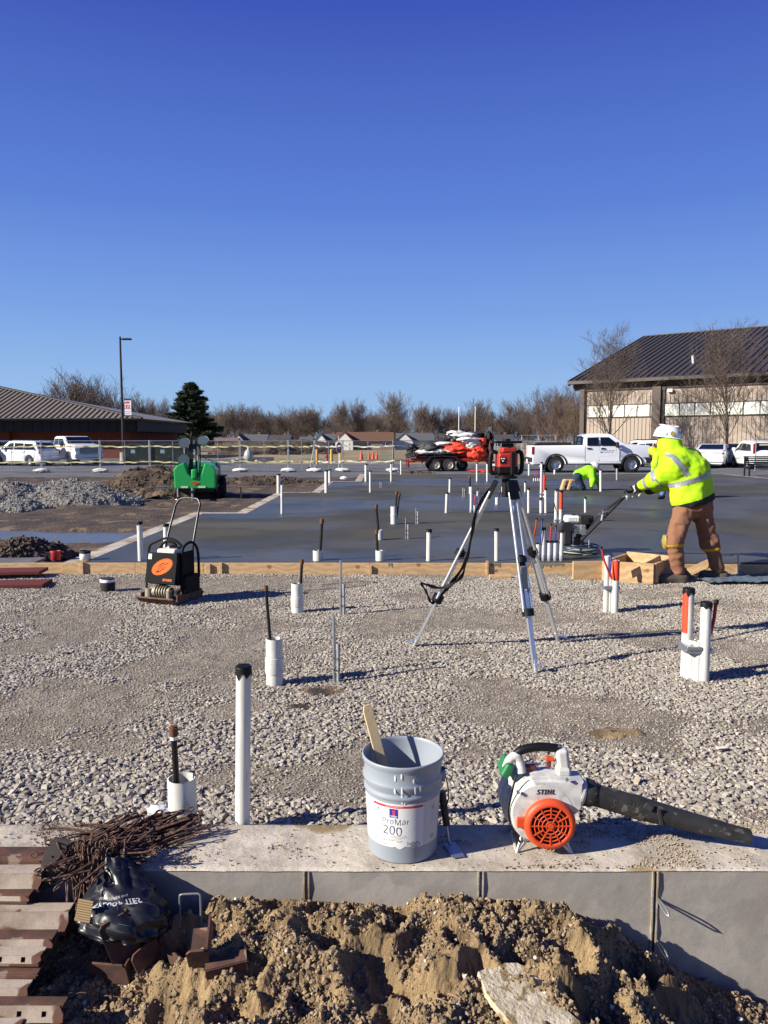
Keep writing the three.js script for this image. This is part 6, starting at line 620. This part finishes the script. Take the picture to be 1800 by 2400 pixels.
const hiVis = mat('#a5d600', .75, { bumpMap: B.cloth, bumpScale: .002 }), hiVis2 = mat('#86d80c', .75), reflective = mat('#8d9094', .35, { metalness: .3 }), canvasBrown = mat('#7a543d', .92), skin = mat('#8a5a45', .6), gloveM = mat('#b9b7b3', .8), bootM = mat('#4e453d', .85), denim = mat('#202d45', .9), denimL = mat('#4f6b90', .9), black = mat('#121213', .8);
function helmet(t, c, f, m, s = 1, tilt = 0) {
  const h = new THREE.Group(), g = mg([lathe([[.0, .135], [.04, .133], [.08, .118], [.112, .085], [.128, .04], [.131, .0], [.127, .0], [.12, .04], [.0, .12]].map(([x, y]) => [x, y]), 36).scale(.93, 1, 1.08), extr([...Array.from({ length: 33 }, (_, i) => { const a = i / 32 * Math.PI * 2; return [Math.cos(a) * .128, Math.sin(a) * .145 + (Math.sin(a) > 0 ? .055 * Math.pow(Math.sin(a), 2) : 0)]; })], .005, .002, [circ(.11, 28)]).rotateX(Math.PI / 2).translate(0, .004, 0), tf(rbox(.03, .012, .2, 0, .128, .0, .005), 0, 0, 0)]);
  const o = part('hard_hat', g, m, t); o.position.copy(c); o.scale.setScalar(s); o.rotation.order = 'YXZ'; o.rotation.y = Math.atan2(f.x, f.z); o.rotation.x = tilt; return o;
}
{ // workman pushing the power trowel
  const L = 9.0, Rr = 9.18, j = { anL: atd(1592, 1349, L), knL: atd(1579, 1270, L - .02), hiL: atd(1600, 1203, 9.1), anR: atd(1686, 1345, Rr), knR: atd(1662, 1270, Rr), hiR: atd(1645, 1199, 9.22), pel: atd(1622, 1190, 9.16), chest: atd(1614, 1110, 9.22), neck: atd(1586, 1068, 9.3), head: atd(1563, 1036, 9.36), shL: atd(1580, 1092, 9.12), shR: atd(1618, 1078, 9.42), elL: atd(1540, 1122, 9.3), wrL: atd(1494, 1143, 9.58), elR: atd(1580, 1130, 9.55), wrR: atd(1512, 1150, 9.66) };
  const t = thing('person', 'workman in hard hat, yellow hoodie and brown trousers pushing the power trowel', 'person'), fd = V(-.8, -.1, -.55).normalize(), toe = (a, dx, dz) => V(a.x + dx, GR + .045, a.z + dz), heel = (a) => V(a.x + .05, GR + .05, a.z + .02), toeL = toe(j.anL, -.21, .04), toeR = toe(j.anR, -.2, -.02);
  const hdir = j.wrL.clone().sub(j.elL).normalize(), hl = handBones(j.wrL, hdir, V(.2, -1, .1).normalize(), V(-.3, .1, -.95).cross(hdir).cross(hdir).normalize(), 1, 1.1), hdR = V(-.75, -.1, -.2).normalize(), hr = handBones(j.wrR, hdR, V(.1, -1, .2).normalize(), V(.2, 0, -1).normalize(), 1, 1.1);
  const core = [[j.pel, j.chest, .13, .15], [j.chest, j.neck, .13, .06], [j.neck, j.head, .055, .06], [j.shL, j.elL, .055, .045], [j.elL, j.wrL, .042, .03], [j.shR, j.elR, .055, .045], [j.elR, j.wrR, .042, .03], [j.shL, j.shR, .07, .07], [j.hiL, j.knL, .085, .06], [j.knL, j.anL, .055, .042], [j.hiR, j.knR, .085, .06], [j.knR, j.anR, .055, .042], [j.anL, toeL, .042, .035], [j.anR, toeR, .042, .035]];
  const bodyG = mg([figure(core, .06, .014), figure(headBones(j.head, V(-.8, 0, -.55).normalize(), 1.05), .03, .006)]); part('body', bodyG, skin, t);
  part('glove', figure(hl, .012, .005), gloveM, t); part('glove', figure(hr, .012, .005), gloveM, t);
  const hemC = atd(1622, 1174, 9.16), jb = [[hemC.clone().add(V(-.13, .015, .02)), j.chest.clone().add(V(-.10, .02, .04)), .135, .15], [hemC.clone().add(V(.13, .05, -.02)), j.chest.clone().add(V(.11, .06, -.03)), .135, .15], [hemC.clone().add(V(0, .03, .05)), j.chest.clone().add(V(0, .0, .05)), .15, .16], [j.chest, j.neck.clone().add(V(.03, 0, 0)), .19, .12], [j.shL, j.elL, .115, .095], [j.elL, j.wrL.clone().lerp(j.elL, .12), .09, .062], [j.shR, j.elR, .11, .09], [j.elR, j.wrR.clone().lerp(j.elR, .12), .085, .06], [j.shL, j.shR, .13, .13], [j.neck, j.head.clone().add(V(.01, -.03, 0)), .11, .105], [j.head.clone().add(V(.03, .01, .03)), j.head.clone().add(V(.01, -.07, .03)), .108, .112], [j.neck.clone().add(V(-.1, -.03, -.05)), j.neck.clone().add(V(-.14, -.12, -.05)), .07, .06]];
  const jg = figure(jb, .09, .012, .012, 11), cut = p => (p.y - hemC.y) - (p.x - hemC.x) * .32; // hem line climbs to the right
  { const ix = jg.index, p = jg.attributes.position, keep = []; for (let i = 0; i < ix.count; i += 3) { let ok = true; for (let k = 0; k < 3; k++) { const q = V().fromBufferAttribute(p, ix.getX(i + k)); if (cut(q) < -.06 && q.x > hemC.x - .33) ok = false; } if (ok) keep.push(ix.getX(i), ix.getX(i + 1), ix.getX(i + 2)); } jg.setIndex(keep); }
  const jk = part('hoodie', jg, hiVis, t); const armT = p => along(p, j.shL, j.wrL), onArm = p => capsule(p, [j.shL, j.elL, .0, .0]) < .16 && p.x < j.shL.x - .04 || p.x < j.elL.x;
  part('hem_band', bandOf(jg, p => cut(p) < .025 && p.x > hemC.x - .33 && p.y < hemC.y + .2, .004), black, jk); part('cuff', bandOf(jg, p => armT(p) > .90, .004), black, jk);
  const st = p => p.x > hemC.x - .4 && cut(p) > .24 && cut(p) < .30 && p.y < j.chest.y + .12 && !(armT(p) > .12 && capsule(p, [j.shL, j.wrL, 0, 0]) < .13 && p.x < j.shL.x - .02); part('reflective_stripe', bandOf(jg, p => st(p), .004), reflective, jk); part('sleeve_stripe', bandOf(jg, p => { const s = armT(p); return (s > .34 && s < .44 || s > .66 && s < .74) && p.x < j.shL.x + .02 && capsule(p, [j.shL, j.wrL, 0, 0]) < .15; }, .004), reflective, jk);
  part('shoulder_stripe', bandOf(jg, p => { const a = atd(1572, 1066, 9.05), b = atd(1607, 1112, 9.05), q = p.clone(); q.z = a.z; const s = along(q, a, b); return s > -.05 && s < 1.05 && capsule(q, [a.clone().setZ(q.z), b.clone().setZ(q.z), 0, 0]) < .034 && p.z > j.chest.z - .02; }, .004), reflective, jk);
  const tb = [[j.hiL, j.knL, .125, .1], [j.knL, j.anL.clone().lerp(j.knL, .14), .095, .08], [j.hiR, j.knR, .125, .1], [j.knR, j.anR.clone().lerp(j.knR, .14), .095, .08], [j.pel.clone().add(V(-.06, .02, 0)), j.pel.clone().add(V(.09, .04, 0)), .15, .15]]; const tg = figure(tb, .06, .012, .024, 9), tr = part('trousers', tg, canvasBrown, t);
  part('pocket_flap', bandOf(tg, p => { const q = j.hiL.clone().lerp(j.knL, .33); return Math.abs(p.y - q.y) < .012 && p.x < q.x + .05 && p.x > q.x - .09 && p.z > q.z; }, .005), mat('#684a38', .9), tr);
  for (const [a, n] of [[j.knL, .0], [j.knR, -.05]]) { part('knee_strap', bandOf(tg, p => Math.abs(p.y - (a.y - .035 + n) - (p.x - a.x) * .12) < .018 && Math.abs(p.x - a.x) < .16, .006), mat('#b88a1a', .6), tr); } const kp = part('knee_pad', blob(.035, .085, .07, 3, .15, 2, 3), mat('#8a7a3c', .6), t); kp.position.copy(j.knL).add(V(-.095, -.0, -.01));
  for (const [a, q, sd] of [[j.anL, toeL, 0], [j.anR, toeR, .03]]) { const b = part('boot', figure([[a.clone().add(V(.01, -.03, 0)), a.clone().add(V(.02, -.07, .01)), .062, .06], [heel(a), q, .05, .045], [a.clone().add(V(0, -.05, 0)), q.clone().add(V(.03, .012, 0)), .05, .04]], .05, .009), bootM, t); part('sole', bandOf(b.geometry, p => p.y < GR + .035, .006), mat('#5d564e', .9), b); }
  const hc = j.head.clone().add(V(.0, .055, .0)), hh = helmet(t, hc, V(.85, 0, .3), mat('#d5d6d6', .35), 1.12, .14); // hat worn backwards: brim over the hood
  for (const [a, e, cl, r] of [[-.6, .35, '#a8904a', .026], [.35, .62, '#39456b', .028], [-1.15, .3, '#8fa9b8', .02]]) { const y = Math.sin(e) * .135, rr2 = Math.cos(e) * .134; const s = part('sticker', cyl(r, r, .004, 0, 0, 0, Math.PI / 2, 0, 0, 20), mat(cl, .5), hh); s.position.set(Math.sin(a - .6) * rr2 * .95, y, Math.cos(a - .6) * rr2 * 1.08); s.lookAt(hh.localToWorld(s.position.clone().multiplyScalar(3))); s.quaternion.setFromUnitVectors(V(0, 0, 1), s.position.clone().normalize()); }
}
function smallWorker(label, j, toes, fdir, jm, pm, opts = {}) {
  const t = thing('person', label, 'person'); const hb = [...handBones(j.wrL, opts.hd || V(0, -.6, 0).normalize(), V(0, -1, 0), V(1, 0, 0), .6), ...[]];
  part('body', mg([figure([[j.pel, j.chest, .12, .14], [j.chest, j.neck, .12, .06], [j.neck, j.head, .055, .06], [j.shL, j.elL, .05, .042], [j.elL, j.wrL, .04, .03], [j.shR, j.elR, .05, .042], [j.elR, j.wrR, .04, .03], [j.hiL, j.knL, .08, .06], [j.knL, j.anL, .055, .04], [j.hiR, j.knR, .08, .06], [j.knR, j.anR, .055, .04]], .06, .02), figure(headBones(j.head, fdir), .03, .01)]), skin, t);
  part('glove', figure(handBones(j.wrL, opts.hd || V(.5, -.6, 0).normalize(), V(0, -1, .2).normalize(), V(0, 0, 1), .8), .012, .007), black, t); part('glove', figure(handBones(j.wrR, opts.hd || V(.5, -.6, 0).normalize(), V(0, -1, .2).normalize(), V(0, 0, 1), .8), .012, .007), black, t);
  const jg = figure([[j.pel.clone().lerp(j.chest, .1), j.chest, .17, .19], [j.chest, j.neck, .17, .1], [j.shL, j.elL, .1, .085], [j.elL, j.wrL.clone().lerp(j.elL, .12), .08, .055], [j.shR, j.elR, .1, .085], [j.elR, j.wrR.clone().lerp(j.elR, .12), .08, .055], ...(opts.hood ? [[j.neck, j.head, .11, .115]] : [])], .08, .018, .012, 10), jk = part('hoodie', jg, jm, t); if (opts.stripe) part('reflective_stripe', bandOf(jg, opts.stripe, .005), reflective, jk);
  part('trousers', figure([[j.hiL, j.knL, .12, .09], [j.knL, j.anL, .085, .07], [j.hiR, j.knR, .12, .09], [j.knR, j.anR, .085, .07], [j.hiL, j.hiR, .14, .14]], .06, .018, .012, 10), pm, t);
  toes.forEach(([a, b]) => part('boot', figure([[a, b, .055, .045]], .02, .014), opts.boot || bootM, t)); if (opts.hat !== false) helmet(t, j.head.clone().addScaledVector(fdir, -.01).add(V(0, .05, 0)), fdir, mat('#c9cbc6', .4), 1.08, opts.tilt || 0); return t;
}
{ const d = 23.4, A = (x, y, o = 0) => atd(x, y, d + o), k = .02; // kneeling on the slab, reaching forward
  const j = { hiL: A(1353, 1118, -.1), hiR: A(1353, 1118, .15), pel: A(1354, 1114), chest: A(1380, 1105), neck: A(1388, 1102), head: A(1394, 1098), shL: A(1387, 1107, -.16), shR: A(1387, 1107, .18), elL: A(1390, 1127, -.2), wrL: A(1386, 1140, -.25), elR: A(1399, 1124, .2), wrR: A(1404, 1141, .2), knL: A(1363, 1144, -.12), knR: A(1366, 1144, .18), anL: A(1338, 1146, -.12), anR: A(1338, 1146, .16) };
  smallWorker('workman kneeling on the slab in lime hoodie and jeans', j, [[A(1335, 1145, -.12), A(1327, 1141, -.12)], [A(1335, 1145, .16), A(1327, 1141, .16)]], V(.75, -.55, .1).normalize(), hiVis2, denim, { hat: true, tilt: .7, hd: V(.2, -.9, 0).normalize() });
  const t = thing('knee_board', 'tan slatted kneeling board behind the kneeling workman', 'board', at(1328, 1149, 0)); for (const [x, z, r] of [[-.12, .05, .3], [.06, .05, .3], [-.02, -.25, .25]]) part('side', muv(rbox(.10, .32, .2, x, .16, z, .03, 0, 0, -r)), M.wood, t); part('top', rbox(.3, .03, .45, .1, .31, -.1, .006), M.wood, t); }
{ const d = 20, A = (x, y, o = 0) => atd(x, y, d + o); // bent over behind the first workman
  const j = { hiL: A(1566, 1098, -.1), hiR: A(1572, 1098, .12), pel: A(1570, 1094), chest: A(1548, 1068), neck: A(1536, 1060), head: A(1530, 1056), shL: A(1541, 1066, -.18), shR: A(1541, 1066, .18), elL: A(1535, 1088, -.22), wrL: A(1545, 1108, -.25), elR: A(1535, 1088, .22), wrR: A(1530, 1110, .2), knL: A(1556, 1132, -.12), knR: A(1580, 1132, .14), anL: A(1553, 1158, -.1), anR: A(1590, 1156, .16) };
  smallWorker('workman in jeans bending behind the one with the power trowel', j, [[A(1554, 1164, -.1), A(1544, 1166, -.14)], [A(1592, 1163, .16), A(1583, 1165, .1)]], V(-.8, -.5, .1).normalize(), hiVis, denimL, { hood: true, hat: false, boot: black, stripe: p => along(p, j.shL, j.wrL) > .42 && along(p, j.shL, j.wrL) < .56 && capsule(p, [j.shL, j.wrL, 0, 0]) < .13, hd: V(-.2, -.9, 0).normalize() }); }
// ---------- rusty steel on the left ----------
function onSand(px, py) { let d = 2.4, q; for (let k = 0; k < 14; k++) { q = atd(px, py, d); d -= (sandY(q.x, -d) - q.y) * 1.0; d = clamp(d, 1.2, 2.63); } return V(q.x, sandY(q.x, -d), -d); }
{ const strips = [ // right end pixel, top and bottom pixel, distance, material, wording
    [120, 1997, 2020, 2.70, M.rust, 'rusty steel form rail lying topmost on the wall', .10], [104, 2040, 2086, 2.60, M.paleRust, 'pale cement stained form rail just under the topmost one', .09], [78, 2090, 2112, 2.55, M.paleRust, 'narrow pale form rail with a square gap below it', .09], [166, 2130, 2186, 2.49, M.paleRust, 'wide pale form rail reaching farthest toward the sack', .08], [132, 2190, 2222, 2.42, M.paleRust, 'form rail directly under the wide pale one', .08], [106, 2228, 2258, 2.36, M.paleRust, 'form rail with two punched slots', .07], [100, 2268, 2286, 2.33, M.rust, 'thin brown form rail between slotted rails', .07], [74, 2304, 2346, 2.27, M.paleRust, 'short pale form rail with a torn end', .06], [156, 2346, 2396, 2.20, M.paleRust, 'lowest form rail with a row of square holes', .06], [60, 2388, 2420, 2.12, M.rust, 'brown form rail at the bottom of the stack', .05]];
  strips.forEach(([px, y0, y1, d, m, lb, dep0], k) => { const dep = dep0 * .62; const a = atd(px, y0, d), b = atd(px, y1, d - .03), h = a.y - b.y, L = 1.0 + .1 * (k % 3), t = thing('form_rail', lb, 'steel rail', [a.x, b.y, -d + .03], .02 * Math.sin(k * 2.3)); const hole = k === 5 || k === 8 ? [0, 1, 2, 3, 4, 5].map(i => { const x = -.03 - .028 - i * .075, yy = h * .5; return [[x - .007, yy - .008], [x + .007, yy - .008], [x + .007, yy + .008], [x - .007, yy + .008]]; }) : []; const face = extr([[-L, 0], [0 - (k % 2) * .012, 0], [0, h * .5], [-.004 - ((k + 1) % 2) * .01, h], [-L, h]], .006, 0, hole);
    face.applyMatrix4(new THREE.Matrix4().makeRotationX(-.35)); part('web', muv(face), m, t); part('top_flange', muv(box(L, .006, dep, -L / 2 - .004, h * Math.cos(.35) - .001, -dep / 2 - h * Math.sin(.35) + .003)), k % 2 ? M.paleRust : M.rust, t); part('bottom_flange', muv(box(L, .006, dep + .03, -L / 2 - .006, -.002, -dep / 2 - .006)), M.rust, t); part('end_plate', muv(extr([[0, 0], [-.005 - dep, 0], [-dep - h * .34, h * .93], [-h * .34, h * .93]], .005, 0).rotateY(-Math.PI / 2).rotateX(0).scale(1, 1, 1).translate(-.03, 0, 0)), m, t); });
  // gusset plate with holes, standing at the end of the rails
  { const P = (x, y) => { const q = atd(x, y, 2.63); return [q.x, q.y]; }; const g = extr([P(128, 1962), P(166, 1970), P(140, 2010), P(124, 2078), P(96, 2084), P(98, 2020)], .012, 0, [circ(.006, 12, ...P(112, 2052)), circ(.005, 12, ...P(126, 2006))]); const o = solo('gusset_plate', muv(g), mat('#55504d', .6, { metalness: .5 }), 'grey steel gusset plate with holes standing by the wire ties', 'plate'); o.position.z = -2.635; }
  // wire form ties heaped on the wall
  const r = rng(515), tieG = [0, 1, 2, 3].map(k => { const L = .2 + .03 * k, b = .01 * (k - 1.5); const loop = (x, s) => tube([[x, 0, 0], [x + s * .012, .008, .002], [x + s * .026, .006, 0], [x + s * .028, -.004, 0], [x + s * .014, -.008, 0], [x + s * .002, -.002, .002]], .0032, 5, 14); return mg([tube([[-L / 2, 0, 0], [-L * .2, b, .004], [L * .2, b * .5, -.004], [L / 2, 0, 0]], .0034, 5, 10), tube([[-L / 2, .005, .004], [0, b + .006, .006], [L / 2, .005, .002]], .0032, 5, 8), loop(L / 2, 1), loop(-L / 2, -1)]); });
  for (let k = 0; k < 130; k++) {
    const m = k % 13, far = m < 6, hang = m >= 10, o = solo('wire_tie', tieG[k % 4], M.rust, 'rusty looped wire form tie in the heap on the wall', 'wire tie', 'rusty wire ties heaped on the wall'); o.rotation.order = 'YZX';
    if (far) { const q = at(mix(235, 395, r()), mix(1945, 1990, r()), .005); o.position.set(q.x, .008 + .05 * r() * r(), Math.max(q.z, -2.9)); o.rotation.y = .42 + .45 * (r() - .5); o.rotation.z = .08 + .22 * r(); }
    else if (!hang) { const q = at(mix(165, 275, r()), mix(1970, 2040, r()), .02); o.position.set(q.x, .012 + .07 * r(), q.z); o.rotation.y = .6 + 1.6 * (r() - .5); o.rotation.z = .35 * (r() - .3); }
    else { const q = atd(mix(165, 290, r()), 2045, 2.625); o.position.set(q.x, -.03 - .035 * r(), -2.612 + .03 * r()); o.rotation.y = r() * 3; o.rotation.z = 1.25 + .5 * (r() - .5); }
    o.rotation.x = r() * 6;
  }
  // black plastic sack
  { const cx = .0, prof2 = [[250, 2008, .045], [262, 2040, .07], [268, 2075, .105], [272, 2110, .135], [276, 2150, .155], [282, 2185, .14], [286, 2205, .09]]; const pts = [], n = 44, p = [], u = [], id = []; const rings = 26; for (let a = 0; a <= rings; a++) { const s = a / rings * (prof2.length - 1), i = Math.min(prof2.length - 2, Math.floor(s)), f = s - i, A = prof2[i], Bq = prof2[i + 1], q = atd(mix(A[0], Bq[0], f) + 22 - 12 * (a / rings), mix(A[1], Bq[1], f), mix(2.62, 2.44, a / rings)), rad = mix(A[2], Bq[2], f); for (let b = 0; b <= n; b++) { const t = b / n * Math.PI * 2, w = 1 + .30 * fbm(Math.cos(t) * 2.2, Math.sin(t) * 2.2, a * .10, 3) + .16 * (1 - Math.abs(noise(Math.cos(t) * 3.2 + a * .03, a * .16, Math.sin(t) * 3.2)) * 3.4) + .05 * (1 - Math.abs(noise(t * 5, a * .6, 3)) * 3); p.push(q.x + Math.cos(t) * rad * w * .92, q.y + Math.sin(t) * rad * .28 * w + .01 * noise(a * .7, t * 2), q.z + Math.sin(t) * rad * .62 * w); u.push(b / n, 1 - a / rings); if (a && b) { const c = a * (n + 1) + b, d2 = c - n - 1; id.push(d2 - 1, c - 1, d2, c - 1, c, d2); } } } const g = new THREE.BufferGeometry(); g.setAttribute('position', new THREE.Float32BufferAttribute(p, 3)); g.setAttribute('uv', new THREE.Float32BufferAttribute(u, 2)); g.setIndex(id); g.computeVertexNormals();
    const tx = canvasTex(1024, 512, (c, w, h) => { const rr3 = rng(61); c.fillStyle = '#17181c'; c.fillRect(0, 0, w, h); c.strokeStyle = '#9fa0a3'; for (let k = 0; k < 120; k++) { c.globalAlpha = .15 + .5 * rr3(); c.lineWidth = .6 + 2 * rr3(); const x = rr3() * w, y = rr3() * h; c.beginPath(); c.moveTo(x, y); c.lineTo(x + (rr3() - .5) * 120, y + (rr3() - .5) * 60); c.stroke(); } c.globalAlpha = .9; c.fillStyle = '#c9cacc'; c.save(); c.translate(330, 250); c.rotate(Math.PI + .15); c.font = 'bold 34px sans-serif'; c.fillText('HEAVY DUTY LOOP TIES', -190, 0); c.font = 'bold 44px sans-serif'; c.fillText('6 INCH', -190, -44); c.font = '18px sans-serif'; c.fillText('100 PIECES PER BAG', -20, 26); c.restore(); });
    const t = thing('plastic_sack', 'torn black plastic sack with white lettering on the rusty steel', 'sack'); part('sack', g, new THREE.MeshStandardMaterial({ map: tx, roughness: .4, side: THREE.DoubleSide }), t); const a = atd(190, 2140, 2.5); for (const [px, py, w, hh, rz] of [[197, 2135, .05, .07, .1], [267, 2196, .06, .03, .5]]) { const q = atd(px, py, 2.42), pts2 = []; const c = []; for (let k = 0; k < 9; k++) c.push(cyl(.0042, .0042, w, 0, -hh / 2 + k * hh / 8, 0, 0, 0, Math.PI / 2, 6)); const o = part('cardboard_edge', mg(c), mat('#9c8560', .9), t); o.position.copy(q); o.rotation.z = rz - .3; } }
  // rusty brackets
  const brk = (w, h, dep, hole) => mg([extr([[-w / 2, 0], [w / 2, 0], [w / 2, h - .012], [w / 2 - .012, h], [-w / 2 + .012, h], [-w / 2, h - .012]], .006, .001, hole ? [[[-.013, h * .62], [.013, h * .62], [.013, h * .62 + .03], [-.013, h * .62 + .03]]] : []), box(.006, h, dep, w / 2 - .003, h / 2, -dep / 2 + .001), box(w * .98, .006, dep, 0, .003, -dep / 2 + .001)]);
  [[310, 2270, .075, .15, .05, 1, -.1, .5, .35, 'rusty bracket plate with a square window, leaning'], [265, 2290, .11, .06, .06, 0, .2, -.2, .12, 'flat rusty angle piece half buried in the sand'], [352, 2262, .075, .055, .05, 0, -.3, .8, .5, 'small rusty angle block beside the bracket plate'], [395, 2215, .2, .035, .05, 0, -.2, -.5, -.5, 'long rusty channel slanting up from the brackets'], [330, 2190, .1, .07, .06, 0, .3, .9, .6, 'rusty angle tucked under the sack'], [468, 2262, .05, .06, .1, 0, .4, .1, .0, 'rusty open channel end poking toward the sand'], [345, 2225, .09, .05, .05, 1, -.4, .2, 1.0, 'rusty clip lying among the brackets']].forEach(([px, py, w, h, dep, hole, rx, ry, rz, lb], k) => { const q = onSand(px, py), o = solo('rusty_bracket', muv(brk(w * 1.3, h * 1.25, dep * 1.2, hole)), M.rust, lb, 'bracket'); o.position.set(q.x, q.y + .005, q.z); o.rotation.set(rx, ry, rz); });
  { const q = onSand(438, 2205), o = solo('wire_staple', tube([[-.035, -.04, 0], [-.035, .1, -.01], [-.03, .112, -.012], [.03, .115, -.012], [.037, .105, -.01], [.04, -.02, .0]], .0045, 6, 40, .2), mat('#6f7376', .5, { metalness: .5 }), 'bent grey wire loop standing in the sand', 'wire'); o.position.copy(q); }
  { const q = onSand(495, 2275), o = solo('angle_iron', muv(mg([box(.13, .006, .04, .05, .03, 0), box(.13, .04, .006, .05, .01, .02)])), M.rust, 'rusty angle iron running into the sand beside the wire loop', 'angle iron'); o.position.copy(q); o.rotation.set(.3, .25, .05); } }
// patches of spilled earth on the gravel
[[752, 1617, .2, .13, 'patch of damp brown earth spilled behind the bucket'], [705, 1655, .12, .06, 'small brown earth smear beside the damp patch'], [1440, 1716, .2, .09, 'tan earth patch on the gravel behind the blower']].forEach(([px, py, w, dp, lb], k) => { const q = at(px, py, GR); const n = 46, g = grid(-w, w, -dp, dp, n, n, (x, z) => { const r = Math.hypot(x / w, z / dp) * (1 + .6 * fbm(x * 9 + k * 7, z * 9, 2, 3)); return gravelY(q.x + x, q.z + z) + .013 * (1 - r) + .006 * fbm(x * 40, z * 40, k, 3) - .03 * sstep(.7, 1.1, r); }); g.translate(0, 0, 0); const o = solo('earth_patch', g, k === 2 ? M.sand : M.dirt, lb, 'earth patch'); o.position.set(q.x, .006, q.z); });
// pale broken chunk and twigs in the sand
{ const q = onSand(1240, 2350), P = (x, y) => [(x - 1240) / 680, (2350 - y) / 480]; const g = extr([P(1140, 2310), P(1158, 2303), P(1180, 2300), P(1200, 2290), P(1228, 2288), P(1246, 2296), P(1258, 2309), P(1274, 2318), P(1283, 2340), P(1302, 2349), P(1312, 2366), P(1330, 2380), P(1338, 2400), P(1330, 2425), P(1290, 2436), P(1240, 2425), P(1200, 2400), P(1172, 2372), P(1150, 2345)], .018, .003); g.rotateX(-Math.PI / 2); const o = solo('cement_chunk', muv(g), tmat(speckle(512, .2, 'a2967c', 'bdb299', 6, 6, 181, .1, ['7d6a4a', .6, 6]), .95, { bumpMap: B.fine, bumpScale: .004 }), 'pale broken flat chunk half sunk in the sand', 'chunk'); o.position.set(q.x, q.y - .002, q.z + .01); o.rotation.set(.17, 0, -.1);
  [[770, 2240, .09, .3, 'thin dry twig lying across the sand ridge'], [1035, 2352, .05, -.4, 'short dry twig near the cement chunk'], [1070, 2345, .06, -.6, 'dry twig beside the footprint hollow']].forEach(([px, py, L, a, lb]) => { const s = onSand(px, py), o2 = solo('twig', tube([[-L / 2, .002, 0], [0, .008, .004], [L / 2, .0, 0]], .0028, 5, 12), mat('#8a755a', .9), lb, 'twig'); o2.position.set(s.x, s.y + .008, s.z); o2.rotation.y = a; });
  [[1690, 1760, .05, 'pale stone chip lying on the gravel'], [1495, 1830, .06, 'long pale wood chip on the gravel behind the blower tube'], [590, 1760, .05, 'brown wood chip on the gravel beside the tall pipe']].forEach(([px, py, L, lb], k) => { const s = at(px, py, GR), o2 = solo('chip', rbox(L, .008, L * .35, 0, .004, 0, .003, .1, k, .1), k ? mat('#b5a68d', .9) : mat('#c4bfb2', .9), lb, 'chip'); o2.position.set(s.x, gravelY(s.x, s.z) + .018, s.z); });
  { const s = at(372, 1916, GR), o = solo('paper_scrap', blob(.045, .02, .03, 6, .4, 3, 3, .2), M.white, 'crumpled white scrap behind the stout sleeve', 'scrap'); o.position.set(s.x, GR + .03, s.z); } }
renderer.render(scene, camera);
